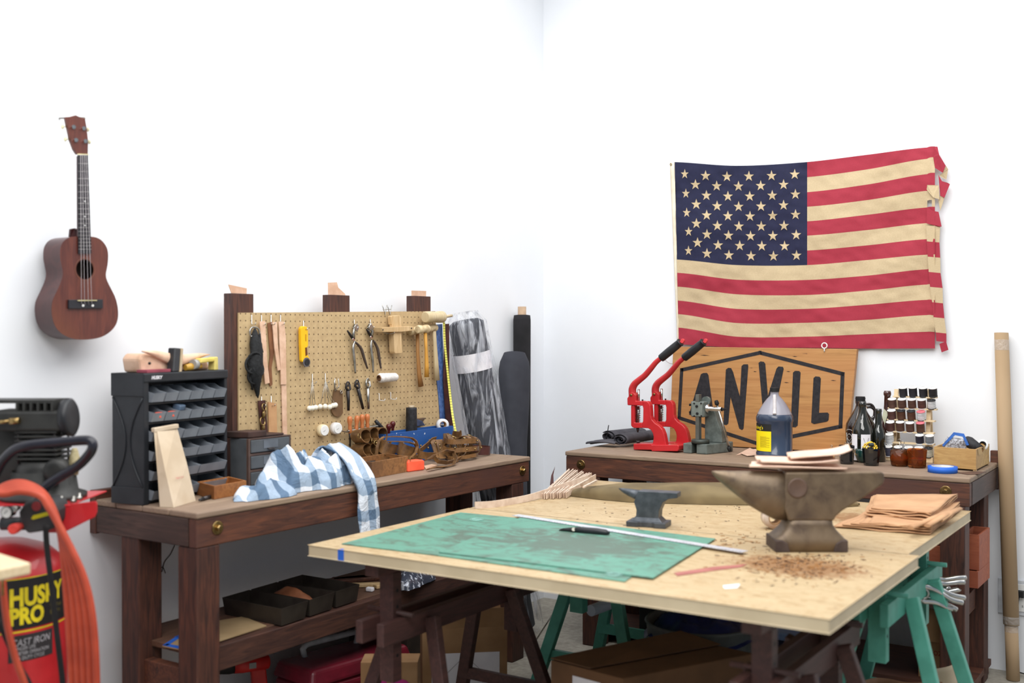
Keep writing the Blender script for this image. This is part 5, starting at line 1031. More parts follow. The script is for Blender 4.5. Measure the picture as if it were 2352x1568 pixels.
# anvils
def loft(b,secs,n=24,sq=3.0,cap=True):
    vs=[]
    for (c,x,y,hx,hy) in secs:
        for j in range(n):
            t=2*PI*j/n; e=2/sq; cx_=math.copysign(abs(math.cos(t))**e,math.cos(t))*hx; cy_=math.copysign(abs(math.sin(t))**e,math.sin(t))*hy; vs.append(V(c)+V(x)*cx_+V(y)*cy_)
    k=len(secs); fs=[(i*n+j,i*n+(j+1)%n,i*n+n+(j+1)%n,i*n+n+j) for i in range(k-1) for j in range(n)]
    if cap: fs+=[tuple(range(n))[::-1],tuple(range((k-1)*n,k*n))]
    b.add(vs,fs,True)
def rust():
    m,t,b=nt('rusted_forged_iron',.5,.55); f=noi(t,co(t),16,5,.6,.5); g=noi(t,co(t),4,3); k=ramp(t,f,[(.3,(88,74,64)),(.5,(116,100,82)),(.7,(130,114,94))])
    t.links.new(mixc(t,ramp(t,g,[(.45,(0,0,0)),(.65,(200,200,200))]),k,(124,104,80)),b.inputs['Base Color']); bump(t,b,f,.25,.004); return m
RUST=rust()
av=thing('anvil','large rusty iron anvil standing on the right part of the work table','anvil',O(1836,1266,TT)+V((-.02,.045,0)),R(34)); T=TM(av); av_rz=R(34)
X,Y,Z=V((1,0,0)),V((0,1,0)),V((0,0,1))
zt=.238
# horn
b=MB(T); loft(b,[((x,0,z),Y,Z,w_,h_) for x,z,w_,h_ in ((-.262,zt-.006,.003,.003),(-.250,zt-.013,.011,.011),(-.225,zt-.024,.021,.022),(-.19,zt-.039,.032,.036),(-.15,zt-.055,.041,.052),(-.11,zt-.067,.048,.064),(-.075,zt-.076,.052,.073),(-.04,zt-.078,.052,.075))],36,2.4); b.build('horn',RUST,av)
b=MB(T)
# upper body with heel (prism profile with rounded edges)
pr=[(-.05,zt-.001),(.235,zt+.001),(.245,zt-.006),(.245,zt-.030),(.238,zt-.038),(.19,zt-.072),(.15,zt-.098),(.12,.122),(.100,.104),(.094,.092),(-.040,.092),(-.044,.104),(-.054,.128),(-.056,.17),(-.052,.21)]
b.prism([(x,-.052,z) for x,z in pr],(0,.104,0)); b.build('body',RUST,av,bev=.012,seg=4)
b=MB(T); 
secs=[]
for z,hx,hy,xc in ((.0,.108,.062,.025),(.032,.108,.062,.025),(.040,.103,.060,.025),(.052,.090,.057,.026),(.064,.078,.054,.027),(.078,.069,.052,.027),(.093,.067,.0515,.027)):
    secs.append(((xc,0,z),X,Y,hx,hy))
loft(b,secs,40,7); b.build('foot',RUST,av)
for s_ in (-1,1):
    b=MB(T); x0=.025+s_*.108; pts=[(x0,0),(x0,.036),(x0-s_*.02,.036),(x0-s_*.036,.026),(x0-s_*.044,.0)]
    b.prism([(x,-.0645,z) for x,z in pts],(0,.129,0))
    b.build('foot_pad',M('dark_foot_iron',(92,78,72),(74,62,58),rough=.6,metal=.4,sc_=20,bp=.2),av,bev=.003)
b=MB(T); b.lathe((-.015,-.0515,.19),(0,-1,0),[(0,.030),(.002,.030),(.003,.026),(.0015,.022),(.0015,0)],28); b.build('side_boss',M('boss_iron',(118,96,84),(98,80,70),rough=.6,metal=.4),av)
b=MB(T); b.text('W',.03,lambda v:V((.01+v.x,-.0605,.016+v.y))); b.build('stamp',M('boss_iron',(0,0,0)),av)
# small anvil
GI=M('grey_machined_iron',(92,96,102),(74,78,83),rough=.45,metal=.6,sc_=30,bp=.05)
sa=thing('anvil','small dark grey anvil behind the utility knife on the work table','anvil',O(1490,1207,TT),R(12)); T=TM(sa)
b=MB(T); pr=[(-.03,.120),(.105,.120),(.105,.103),(.075,.098),(.055,.085),(.042,.055),(.040,.03),(-.038,.03),(-.036,.055),(-.045,.082)]
b.prism([(x,-.026,z) for x,z in pr],(0,.052,0)); b.build('body',GI,sa,bev=.002)
b=MB(T); loft(b,[((x,0,z),Y,Z,w_,h_) for x,z,w_,h_ in ((-.105,.121,.002,.002),(-.09,.115,.008,.008),(-.065,.108,.015,.014),(-.03,.101,.022,.019))],20,2.2); b.build('horn',GI,sa)
b=MB(T); b.prism([(-.068,-.042,0),(-.03,-.042,0),(-.02,-.034,0),(.02,-.034,0),(.03,-.042,0),(.068,-.042,0),(.068,.042,0),(.03,.042,0),(.02,.034,0),(-.02,.034,0),(-.03,.042,0),(-.068,.042,0)],(0,0,.018))
b.box((0,0,.026),(.11,.065,.018),tp=(.7,.75)); b.build('foot',GI,sa,bev=.002)
# leather on anvil
T=TM(av); g='pale leather pieces lying on the large anvil'; LEAP=M('pinkish_leather',(228,196,176),(214,180,158),rough=.6,sc_=16)
def leaf(lab,pts,z,amp,ph,lift=0,th=.004):
    n=len(pts[0]); b=MB(T); L_,Rr=pts
    def fn(u,v):
        def at(P__):
            s_=u*(n-1); i=min(int(s_),n-2); f=s_-i; return V(P__[i]).lerp(V(P__[i+1]),f)
        p=at(L_).lerp(at(Rr),v); return V((p.x,p.y,z+amp*math.sin(u*5+ph)*.6+amp*v*.8+lift*u*u+.004*math.sin(v*7+u*3)))
    b.grid(fn,24,8); b.build('leather_piece',LEAP,label=lab,cat='leather',group=g,solid=th)
leaf('lowest pale leather piece lying across the face of the large anvil',([(-.155,-.03),(-.05,-.055),(.08,-.055),(.135,-.05)],[(-.13,.05),(-.04,.06),(.07,.05),(.12,.05)]),zt+.0105,.004,1)
leaf('curled pale leather piece in the middle of the stack on the large anvil',([(-.12,-.04),(-.03,-.05),(.06,-.05),(.11,-.045)],[(-.12,.05),(-.02,.055),(.05,.055),(.11,.05)]),zt+.026,.006,2.5,.004,.005)
leaf('top pale leather piece on the large anvil, rising toward the right',([(-.03,-.03),(.04,-.045),(.11,-.04),(.155,-.03)],[(-.02,.06),(.05,.065),(.11,.07),(.17,.07)]),zt+.036,.006,.5,.032,.004)
# plaster/plastic wrapped roll behind the anvil
c=O(1780,1208,TT); tr_=thing('tape_roll','roll of clear packing tape standing behind the left foot of the large anvil','tape roll',c); b=MB(); ax_=V((.6,-.8,.0)); cc=O(1775,1213,TT)+V((0,.0,.037)); b.lathe(cc-ax_*.02,ax_,[(0,.02),(0,.036),(.045,.036),(.045,.02)],28,capped=False); b.build('tape',M('brown_clear_tape',(196,166,144),(220,204,190),rough=.15,sc_=18),tr_)
b=MB(); b.lathe(cc-ax_*.021,ax_,[(0,.018),(0,.021),(.047,.021),(.047,.018),(0,.018)],24,capped=False); b.build('core',CARD,tr_)
# folded tan canvas stack
CAN=M('tan_canvas',(196,154,116),(180,138,102),rough=.85,sc_=7,bp=.1)
st=thing('folded_canvas','stack of folded tan canvas at the far right corner of the work table','cloth',O(2080,1190,TT))
def sheetz(q,z0,z1,th,name,amp=.0,nu=20,nv=14,mat=CAN,fold=True,lab=None,ph=0):
    b=MB(); a,c,d,e=q
    def fn(u,v):
        p=a.lerp(c,u).lerp(e.lerp(d,u),v); k=noise.noise(V((u*3+ph,v*3,ph)))
        return V((p.x+k*.006,p.y+k*.006,z0+(z1-z0)*u+amp*k*(.3+u)+.003*math.sin(v*9+ph)))
    b.grid(fn,nu,nv); return b.build(name,mat,st,solid=th)
A_=O(1915,1212,TT);B_=O(2150,1232,TT);C_=O(2216,1172,TT);D_=O(2010,1168,TT)
for k in range(5):
    s_=k*.012; sheetz([A_+V((.00+s_*2.2,s_*.5,0)),B_+V((-.02+s_*.1,.01,0)),C_+V((-.01,-.02-s_*.3,0)),D_+V((s_,-.01,0))],TT+.005+.005*k,TT+.005+.007*k,.0035,'fold_layer',.006,ph=k)
A2=O(1985,1200,TT);B2=O(2140,1218,TT);C2=O(2212,1165,TT)+V((0,-.0,0));D2=O(2005,1160,TT)
for k in range(4):
    s_=k*.006; sheetz([A2+V((s_,s_,0)),B2+V((-.005,s_*.5,0)),C2+V((-.015,-.02,0)),D2+V((s_,-.02,0))],TT+.032+.005*k,TT+.036+.006*k,.004,'fold_layer',.008,ph=5+k)
for k,(px_,py_) in enumerate(((2092,1212),(2130,1207),(2160,1195))):
    a=O(px_,py_,TT+.033); b=MB(); e=O(2205,1168,TT+.04)
    b.tube([a,a.lerp(e,.5)+V((0,0,.004)),e],[.010,.012,.010],12,flat=.6); b.build('fold_roll',CAN,st)
# olive canvas cloth
OL=M('olive_canvas',(122,106,74),(100,86,60),rough=.85,sc_=6,bp=.15)
a=O(1290,1135,TT); b=MB()
path=[(1290,1138,.02,.006),(1330,1138,.07,.020),(1400,1142,.11,.030),(1470,1146,.13,.036),(1560,1148,.14,.040),(1640,1150,.14,.040),(1720,1152,.13,.034),(1800,1154,.12,.022),(1880,1156,.11,.02),(1930,1162,.08,.018),(1968,1164,.01,.006)]
pp=[O(x,y,TT) for x,y,_,_ in path]
def olf(u,v):
    s_=u*(len(pp)-1); i=min(int(s_),len(pp)-2); f=s_-i; c=pp[i].lerp(pp[i+1],f); w_=path[i][2]*(1-f)+path[i+1][2]*f; h_=path[i][3]*(1-f)+path[i+1][3]*f
    a_=v*PI; k=noise.noise(V((u*6,v*3,2)))
    return V((c.x-.2*math.cos(a_)*w_*-.3,c.y+.03-math.cos(a_)*w_,TT+.0015+max(0,math.sin(a_))**.55*h_*(1.55+.5*k)))
b.grid(olf,70,18); b.build('canvas_cloth',OL,label='olive green canvas cloth rolled along the far side of the work table',cat='cloth')
# pale leather strips bundle
LS=M('pale_strip_leather',(222,202,184),(204,180,160),rough=.6,sc_=30)
bs=thing('strip_bundle','bundle of pale leather strips at the far left corner of the table, one reaching forward','leather strips',O(1270,1130,TT))
b=MB(); p_=smooth([O(1091,1160,TT+.012),O(1130,1158,TT+.012),O(1180,1150,TT+.013),O(1225,1140,TT+.016),O(1290,1118,TT+.03),O(1350,1098,TT+.05)],5); b.ribbon(p_,.004,.026,(.8,-.2,0)) ; b.build('long_strip',LS,bs)
random.seed(2)
for k in range(12):
    f=k/11; x0=1245+f*55; y0=1140-f*3; zb=TT+.010+.002*(k%3); a=O(x0,y0,zb); e=O(1305+f*60+random.uniform(-3,3),1092+f*9+random.uniform(-2,2),TT+.012)
    b=MB(); m_=a.lerp(e,.5)+V((0,0,.012)); e.z=TT+.026+.01*(1-f); b.ribbon([a,m_,e],.0055,.022,(1,-.2+random.uniform(-.2,.2),0)); b.build('strip',LS,bs)
for k,(x0,y0,x1,y1) in enumerate(((1308,1128,1352,1104),(1340,1124,1370,1108))):
    b=MB(); a=O(x0,y0,TT+.045);e=O(x1,y1,TT+.045); a.z=e.z=TT+.052+.002*k; b.bar(a,e,.008,.006); b.build('strip',LS,bs)
# leather strips, debris
b=MB(); b.prism([O(1548,1316,TT),O(1640,1302,TT),O(1716,1296,TT),O(1700,1303,TT),O(1628,1312,TT),O(1556,1323,TT)][::-1],(0,0,.0015)); b.build('leather_strip',M('dusty_red_leather',(168,104,96),(150,88,82)),label='thin dusty red leather strip lying between the cutting mat and the anvil',cat='leather scrap')
b=MB(); b.prism([O(1660,1345,TT),O(1700,1341,TT),O(1694,1350,TT),O(1664,1352,TT)][::-1],(0,0,.001)); b.build('paper_scrap',PAPER,label='tiny white paper scrap near the front right of the work table',cat='paper scrap')
random.seed(7); BM=[M('scrap_brown',(112,76,44),(84,56,36)),M('scrap_dark',(66,52,56),(50,40,44)),M('scrap_tan',(178,126,70),(150,102,56))]
b=MB()
for i in range(520):
    if i<430: x=random.gauss(1835,70); y=random.gauss(1298,20)
    else: x=random.gauss(1700,60); y=random.gauss(1242,10)
    if y<1268 and 1770<x<1950: continue
    p=O(x,y,TT+.0008); 
    if (p-A0).dot(ax)>1.6 : continue
    b.m=random.choice((0,0,1,2,2)); l_=random.uniform(.003,.016); b.box(p,(l_,random.uniform(.001,.0022),.0012),rz=random.uniform(0,3))
for i in range(60):
    p=O(random.uniform(1300,1700),random.uniform(1150,1215),TT+.0008); b.m=random.choice((0,1)); b.box(p,(random.uniform(.003,.01),.002,.0012),rz=random.uniform(0,3))
b.build('leather_scraps',BM,label='tiny leather scraps and dust scattered on the work table around the anvil',cat='scraps',kind='stuff')
# chrome spring clamps on the teal trestle
g='chrome clamps on the end of the teal trestle'
ZH=lambda x,y,d:(lambda q:DP(q[0],q[1],d))((x/6.03+2080,y/6.03+1180))
names=['uppermost and farthest','second from the top','third from the top','lowest and nearest']
for k,(u1,l1,dd) in enumerate(((( (90,890),(330,880),(520,905),(680,885),(830,880) ),((100,1000),(330,1060),(480,1080),(560,1030),(600,1040)),3.86),
  (((80,930),(320,930),(520,960),(680,945),(810,940)),((110,1030),(300,1040),(470,1090),(700,1050),(730,1040)),3.80),
  (((30,1000),(250,960),(420,1010),(640,1120),(815,1160)),((90,1100),(260,1160),(430,1180),(600,1270),(700,1320)),3.74),
  (((20,1030),(240,1000),(430,1060),(620,1180),(785,1225)),((60,1120),(220,1200),(400,1220),(560,1290),(640,1310)),3.68))):
    o_=thing('spring_clamp','chrome clamp on the end of the teal trestle, %s of the four'%names[k],'clamp',ZH(200,1050,dd),group=g)
    for pts in (u1,l1):
        b=MB(); b.tube(smooth([ZH(x,y,dd) for x,y in pts],5),[.006]*5+[.0125]*5+[.012]*5+[.013]*5+[.0135],12,flat=.7); b.build('handle',CHROME,o_)
    b=MB(); m1=ZH(u1[1][0],(u1[1][1]+l1[1][1])/2,dd); b.torus(m1,rt*.2+fw,.017,.005,18,8); b.build('spring',STEEL,o_)
    b=MB(); b.tube([ZH(-60,u1[0][1]+10,dd+.02),ZH(*u1[0],dd),ZH(*u1[1],dd)],[.006,.012,.014],10,flat=.8); b.tube([ZH(-50,l1[0][1]+30,dd+.02),ZH(*l1[0],dd),ZH(*l1[1],dd)],[.006,.012,.014],10,flat=.8); b.build('jaws',CHROME,o_)
# ---------------------------------------------------------------- on the right bench
RZ=.9006
JE=M('charcoal_denim',(78,76,82),(58,57,64),rough=.85,sc_=14,bp=.2)
g='rolled charcoal denim on the right bench'
def roll(label,a,e,r_,turns=2.4):
    a=V(a);e=V(e); o=thing('rolled_cloth',label,'cloth',(a+e)/2-V((0,0,r_)),group=g); d=(e-a).normalized(); x=d.orthogonal().normalized(); x=V((0,0,1)); y=d.cross(x).normalized()
    b=MB()
    def fn(u,v):
        t=u*turns*2*PI; rr=r_*(.25+.75*u)*(1+.06*noise.noise(V((math.cos(t)*2,math.sin(t)*2,v*5)))); k=.006*math.sin(u*9)
        return a+d*(v*(e-a).length+k*(1 if v<.5 else -1))+x*(math.sin(t)*rr*.8)+y*(math.cos(t)*rr*1.25)
    b.grid(fn,70,14); b.build('roll',JE,o,solid=.003); return o
roll('rolled charcoal denim at the back left end of the right bench, the left roll',O(1405,1018,RZ)+V((-.01,-.02,.036)),O(1500,1005,RZ)+V((.02,-.02,.036)),.036)
roll('rolled charcoal denim beside the front red press, the right roll',O(1432,1026,RZ)+V((-.01,-.02,.036)),O(1520,1012,RZ)+V((.0,-.04,.036)),.034)
b=MB(); a=O(1375,1024,RZ); b.grid(lambda u,v:a+V((-.05+.16*u,-.04+.09*v,.006+.018*math.sin(u*PI*.6+.4)+.006*math.sin(v*8))),14,8); b.build('rolled_cloth',JE,label='flat charcoal denim hem at the far left end of the right bench',cat='cloth',group=g,solid=.006)
# sign
SN=V((0,-1,.045)).normalized(); SP=BW(1750,797,.028); S0=lambda x,y,d=0:(lambda q:PL(q[0],q[1],SP+SN*d,SN))(Z6([(x,y)])[0])
SG=thing('sign','wooden ANVIL sign with black routed letters leaning on the wall under the flag','sign',V((S0(1070,1200).x,S0(1070,1200).y,.9)))
def signm():
    m,t,b=nt('sign_cedar',.55); v=co(t,(.9,12,16)); f=noi(t,v,3.2,6,.6,.6); g_=noi(t,co(t,(.7,3,3)),2.2,2); h_=noi(t,co(t,(2.2,9,9)),4.5,3)
    a=ramp(t,f,[(.28,(150,104,58)),(.5,(178,130,76)),(.75,(190,144,90))]); a=mixc(t,ramp(t,g_,[(.42,(0,0,0)),(.62,(150,150,150))]),a,(176,112,68)); a=mixc(t,ramp(t,h_,[(.70,(0,0,0)),(.76,(255,255,255))]),a,(92,54,32))
    t.links.new(a,b.inputs['Base Color']); return m
q=[S0(200,155),S0(2040,180),S0(1937,1216),S0(163,1165)]
for p in q[2:]: p.z=max(p.z,.9015)
b=MB(); b.prism(q,-SN*.028); brd=b.build('board',signm(),SG,bev=.002)
INK=M('routed_black',(44,42,46),(32,31,35),rough=.85,sc_=60,bp=.3)
def st_(pts,w_,close):
    b=MB(); k=len(pts); e=[S0(x,y,.0004) for x,y in pts]
    for i in range(k if close else k-1):
        a=e[i];c=e[(i+1)%k]; d=(c-a).normalized()*w_*.45; b.bar(a-d,c+d,w_,.0015,SN)
    return b
b=st_([(1070,217),(1897,428),(1875,955),(1045,1125),(261,868),(287,388)],.0175,True); b.build('hexagon_outline',INK,brd)
LT={'A':[(478,432),(500,420),(538,418),(553,440),(615,900),(560,905),(545,770),(440,775),(405,850),(360,835),(440,560)],
'N':[(728,385),(752,368),(780,370),(800,410),(868,655),(885,350),(905,333),(948,332),(952,352),(905,975),(890,990),(862,975),(775,660),(752,925),(735,940),(703,935)],
'V':[(1055,318),(1075,303),(1108,308),(1122,328),(1148,650),(1235,375),(1255,354),(1298,358),(1306,378),(1200,895),(1185,910),(1125,910),(1108,895)],
'I':[(1400,415),(1420,398),(1462,400),(1475,415),(1446,945),(1425,962),(1392,960),(1378,940)],
'L':[(1605,470),(1625,453),(1665,457),(1678,475),(1660,818),(1745,815),(1760,830),(1755,890),(1740,905),(1610,930),(1582,915)]}
for k_ in 'ANVIL':
    b=MB(); b.prism([S0(x,y,.0016) for x,y in LT[k_]],-SN*.0014); b.build('letter',INK,brd)
b=MB(); 
for x,y,w_ in ((520,242,50),(1420,254,26),(870,1122,26),(1345,1122,16),(1355,405,22),(1805,494,30),(1020,405,18),(1640,470,14),(1335,515,26)): b.prism([S0(x-w_,y,.0004),S0(x-w_*.2,y-4,.0004),S0(x+w_,y+2,.0004),S0(x,y+5,.0004)],-SN*.0003)
b.build('knot',M('knot_dark',(50,28,20)),brd,kind='stuff')
b=MB(); c=S0(1714,146,.004); b.torus(c,SN,.0125,.0028,24,8); b.tube([c-V((0,0,.0125)),c-V((.0,0,.028))],.0028,8); b.build('screw_eye',WHITE,SG)
# red presses
Y1=-.33
def PB(x,y,Y=Y1): q=Z8([(x,y)])[0]; return BW(q[0],q[1],Y)
pr=thing('hand_press','red hand press with black grip at the left of the right bench, the front one','press',V((PB(990,1195).x,Y1,RZ)),group='red hand presses')
th=.032
def pl(pts,t_=th,mat=RED,name='part',bev=.004,par=pr): 
    b=MB(); b.prism([PB(x,y,Y1-t_/2) for x,y in pts],(0,t_,0)); return b.build(name,mat,par,bev=bev,seg=3)
bb=[(760,1128),(940,1128),(945,1140),(1205,1140),(1215,1152),(1213,1185),(1200,1203),(945,1203),(940,1190),(762,1188)]
dzz=PB(760,1203).z-RZ
b=MB(); pts=[PB(x,y,Y1-.045)-V((0,0,dzz)) for x,y in bb]
zmin=min(p.z for p in pts); pts=[p-V((0,0,zmin-RZ)) for p in pts]; b.prism(pts,(0,.09,0)); b.build('base',RED,pr,bev=.004,seg=3)
pl([(850,702),(895,702),(915,715),(928,745),(933,800),(935,850),(945,885),(975,920),(1020,950),(1050,985),(1068,1030),(1078,1080),(1088,1145),(945,1145),(958,1100),(962,1060),(952,1020),(935,990),(905,972),(850,970),(848,918),(856,900),(858,770),(850,745)],th,RED,'frame')
pl([(735,742),(772,742),(772,915),(850,918),(850,970),(765,970),(748,962),(735,945)],th,RED,'frame')
pl([(697,672),(710,655),(714,630),(728,615),(745,612),(765,618),(782,640),(785,700),(850,700),(852,748),(700,742)],.042,RED,'head')
b=MB(); b.tube(smooth([PB(755,640),PB(752,580),PB(775,530),PB(820,490),PB(880,440),PB(940,370),PB(990,310),PB(1045,265)],4),[.019-.0075*i/28 for i in range(29)],10,flat=1.15,nrm=(0,1,0)); b.build('lever',RED,pr)
b=MB(); a=PB(1035,275);e=PB(1235,110); b.lathe(a,e-a,[(0,.012),(.01,.018),(.05,.019),(.4,.020),(.8,.019),(.95,.018),(.96,.0205),(1,.019)],18,unit=True); b.build('grip',BLK,pr)
pl([(1222,108),(1240,78),(1256,76),(1268,92),(1262,112),(1246,126)],.014,M('tip_red',(232,70,76),rough=.35),'lever_tip',.002)
b=MB(); b.tube([PB(814,582),PB(814,700)],.0062,4); b.build('rack_bar',CHROME,pr)
b=MB(); b.cyl(PB(812,750),PB(808,920),.0055,n=12); b.build('ram',CHROME,pr)
b=MB(); a=PB(811,752);e=PB(808,915); n=120; b.tube([a.lerp(e,i/n)+V((math.cos(i*2*PI*9/n)*.0105,math.sin(i*2*PI*9/n)*.0105,0)) for i in range(n+1)],.0014,6); b.build('spring',IRON,pr)
b=MB(); b.lathe(PB(740,640,Y1-.021),(0,-1,0),[(0,.006),(.004,.006),(.005,.003)],14); b.build('pivot_bolt',BRASS,pr)
b=MB(); p=PB(853,692); b.lathe(p-V((0,0,.004)),Z0,[(0,.0045),(.008,.0045)],6); b.build('set_screw',IRON,pr)
b=MB(); p=PB(805,970); b.lathe(p,(0,0,-1),[(0,.0075),(.012,.006),(.014,.004),(.02,.004)],14); b.build('punch_holder',IRON,pr)
b=MB(); p=PB(808,1128); b.lathe(p,Z0,[(0,.006),(.006,.006),(.007,.010),(.013,.010)],16); b.build('die',IRON,pr)
p2=PB(990,1195,-.2); q1=Z8([(252,-18)])[0]; r1=PB(990+250,1195-20,-.215)
dv=V((r1.x-PB(990,1195).x,.13,0)); 
pr2=dup(pr,loc=pr.location+V((.062,.12,0)),label='red hand press with black grip between the other red press and the grey arbor press')
for x in bpy.data.objects:
    if x.parent==pr2 and x.name.startswith('spring'): pass
# arbor press
Y2=-.30; AG=M('grey_green_iron',(104,112,108),(84,92,88),rough=.5,sc_=30,bp=.05)
def PA(x,y,Y=Y2): q=Z6([(x,y)])[0]; return BW(q[0],q[1],Y)
ap=thing('arbor_press','grey green arbor press with a slanted steel lever in front of the sign','press',V((PA(500,1200).x,Y2,RZ)))
def pa(pts,y0,t_,mat,name,bev=.003): b=MB(); b.prism([PA(x,y,y0) for x,y in pts],(0,t_,0)); return b.build(name,mat,ap,bev=bev,seg=2)
zb=PA(480,1225).z; x0=PA(355,1200).x; x1=PA(590,1200).x; zt_=PA(480,1105).z
b=MB(); s1_=PA(440,1200).x; s2_=PA(487,1200).x
b.prism([V((x0,-.36,RZ)),V((s1_,-.36,RZ)),V((s1_,-.30,RZ)),V((s2_,-.30,RZ)),V((s2_,-.36,RZ)),V((x1,-.36,RZ)),V((x1+.05,-.2,RZ)),V((x1+.045,-.16,RZ)),V((x0+.04,-.16,RZ)),V((x0,-.30,RZ))],(0,0,.046)); b.build('base',AG,ap,bev=.004)
b=MB(); c=V((PA(497,1080).x,-.325,RZ+.0465)); b.lathe(c,Z0,[(0,.02),(.001,.044),(.016,.044),(.018,.041)],8); b.build('anvil_plate',M('dark_green_iron',(72,78,74),(58,64,60),rough=.5,metal=.4),ap)
xa=PA(450,900).x; xb=PA(585,900).x
b=MB(); b.prism([V((xa+.015,-.26,RZ+.046)),V((xb+.035,-.26,RZ+.046)),V((xb+.032,-.26,RZ+.10)),V((xb+.01,-.26,RZ+.15)),V((xb-.005,-.26,RZ+.20)),V((xa+.015,-.26,RZ+.20))],(0,.06,0)); b.build('column',AG,ap,bev=.004)
b=MB(); b.b2((PA(450,900).x,-.33,RZ+.062),(PA(485,900).x,-.30,PA(460,632).z)); b.build('rack_bar',M('worn_bar_iron',(120,122,116),rough=.4,metal=.6),ap,bev=.001)
xh0=PA(398,800).x;xh1=PA(530,800).x; zh0=PA(450,858).z; zh1=PA(450,700).z
b=MB(); b.b2((xh0,-.325,zh0),(xh1,-.25,zh1)); b.build('head',AG,ap,bev=.006)
b=MB(); b.b2((xh0+.008,-.3325,zh0+.004),(xh1-.004,-.3255,zh1-.004)); b.build('cover_plate',M('cover_grey',(124,132,126),(104,112,106)),ap,bev=.002)
for x,y,r_ in ((412,722,.0035),(482,722,.0035),(412,850,.0035),(484,848,.0035),(438,752,.006),(443,824,.006)):
    p=PA(x,y,-.333); b=MB(); b.lathe(V((p.x,-.3326,p.z)),(0,-1,0),[(0,r_),(.005,r_),(.006,r_*.6)],10); b.build('bolt',BLKM,ap)
for y,r_ in ((738,.006),(812,.006)): p=PA(372,y,-.30); b=MB(); b.cyl(p,V((xh0,-.30,p.z)),.0035,n=8); b.lathe(p-V((.004,0,0)),(1,0,0),[(0,r_),(.005,r_)],8); b.build('adjusting_screw',BLKM,ap)
p=PA(525,700,-.28); b=MB(); b.lathe(p,(0,1,0),[(0,.021),(.02,.021)],24); b.build('gear_housing',AG,ap)
a=PA(530,775,-.29);e=PA(688,782,-.31); b=MB(); b.lathe(a,e-a,[(0,.022),(.18,.020),(.2,.0105),(1,.0105)],22,unit=True); b.build('pinion_shaft',CHROME,ap)
b=MB(); p=PA(690,782,-.31); b.lathe(p,(1,0,0),[(0,.007),(.012,.006),(.013,.003),(.02,.003)],10); b.build('end_knob',BLKM,ap)
a=PA(640,730,-.31);e=PA(760,1165,-.30); e.z=max(e.z,RZ+.02); b=MB(); b.tube([a,e],.0056,12); b.build('lever',STEEL,ap)
d=(e-a).normalized()
for p,s_ in ((a,-1),(e,1)): b=MB(); b.lathe(p-d*.004*s_,d*s_,[(0,.008),(.004,.0105),(.014,.0095),(.022,.007)],14); b.build('lever_knob',BLKM,ap)
# leather scraps, envelope on the bench
g='leather scraps beside the blue jug'
for l,pts,z in (('large pale leather scrap left of the blue jug',[(1690,1045),(1722,1028),(1742,1036),(1738,1046),(1705,1042)],.002),('folded pinkish leather scrap touching the left side of the blue jug',[(1700,1040),(1736,1030),(1745,1044),(1716,1046)],.005)):
    b=MB(); b.prism([O(x,y,RZ+z) for x,y in pts],(0,0,-.002) if pts[0][1]>pts[1][1] else (0,0,.002)); b.build('leather_scrap',LEAP,label=l,cat='leather scrap',group=g)
b=MB(); b.prism([O(1850,1052,RZ),O(1885,1032,RZ),O(1918,1038,RZ),O(1915,1060,RZ)],(0,0,.003)); b.build('envelope',M('manila',(226,178,104),(210,160,88)),label='orange manila envelope lying behind the large anvil on the right bench',cat='envelope')
b=MB(); b.prism([O(1836,1046,RZ),O(1850,1043,RZ),O(1862,1052,RZ),O(1848,1054,RZ)],(0,0,.004)); b.build('paper_scrap',PAPER,label='small white paper scrap between the jug and the manila envelope',cat='paper scrap')
# jug
c=O(1779,1052,RZ)+V((-.0,.02,0)); c=V((BW(1779,1050,-.33).x,-.33,RZ)); jg=thing('jug','large translucent jug of dark blue liquid with a yellow label on the right bench','jug',c)
JL=M('jug_liquid_blue',(56,70,92),(46,58,80),rough=.25,sc_=3,coat=.4); JT=M('jug_cloudy_plastic',(170,168,178),(150,148,160),rough=.3,sc_=5,coat=.2,trans=.25)
zj=lambda y: BW(1779,y,-.33).z-BW(1779,1052,-.33).z
b=MB(); R_=.0805; b.lathe(c,Z0,[(0,.0),(0,R_-.01),(.004,R_-.003),(.012,R_),(.026,R_),(.030,R_-.003),(.16,R_-.003),(.166,R_),(.182,R_),(.192,R_-.004),(.197,R_-.006)],48); b.build('filled_body',JL,jg)
zt1=.197; b=MB(); b.lathe(c,Z0,[(zt1,R_-.006),(zt1+.02,R_-.016),(zt1+.045,R_-.031),(zt1+.065,R_-.046),(zt1+.08,.020),(zt1+.09,.0175),(zt1+.105,.0175)],48,capped=False); b.build('shoulder',JT,jg)
b=MB(); b.lathe(c,Z0,[(zt1+.098,.0),(zt1+.098,.0205),(zt1+.114,.0205),(zt1+.117,.018),(zt1+.117,0)],28,sm=False); b.build('cap',BLKM,jg)
fj=V((EYE.x-c.x,EYE.y-c.y,0)).normalized(); rj=V((-fj.y,fj.x,0))
b=MB(); b.tube(smooth([c+fj*.020+V((0,0,zt1+.082)),c+fj*.030+V((0,0,zt1+.068)),c+fj*.044+V((0,0,zt1+.045)),c+fj*.064+V((0,0,zt1+.018)),c+fj*.074+V((0,0,zt1+.002))],5),.0085,12); b.build('handle',M('jug_handle',(206,200,200),rough=.3),jg)
def jw(s,z,dr=.0): a=s/R_; return c+rj*(math.sin(a)*(R_-.0025+dr))+fj*(math.cos(a)*(R_-.0025+dr))+V((0,0,z))
b=MB(); b.grid(lambda u,v:jw(-.15+.135*u,.036+.088*v,.0006),20,1); lb_=b.build('label',M('label_yellow_bright',(250,226,10),(244,218,6)),jg)
b=MB(); b.grid(lambda u,v:jw(-.15+.135*u,.124+.031*v,.0006),20,1); b.build('label_header',M('label_black2',(28,28,26)),lb_)
b=MB()
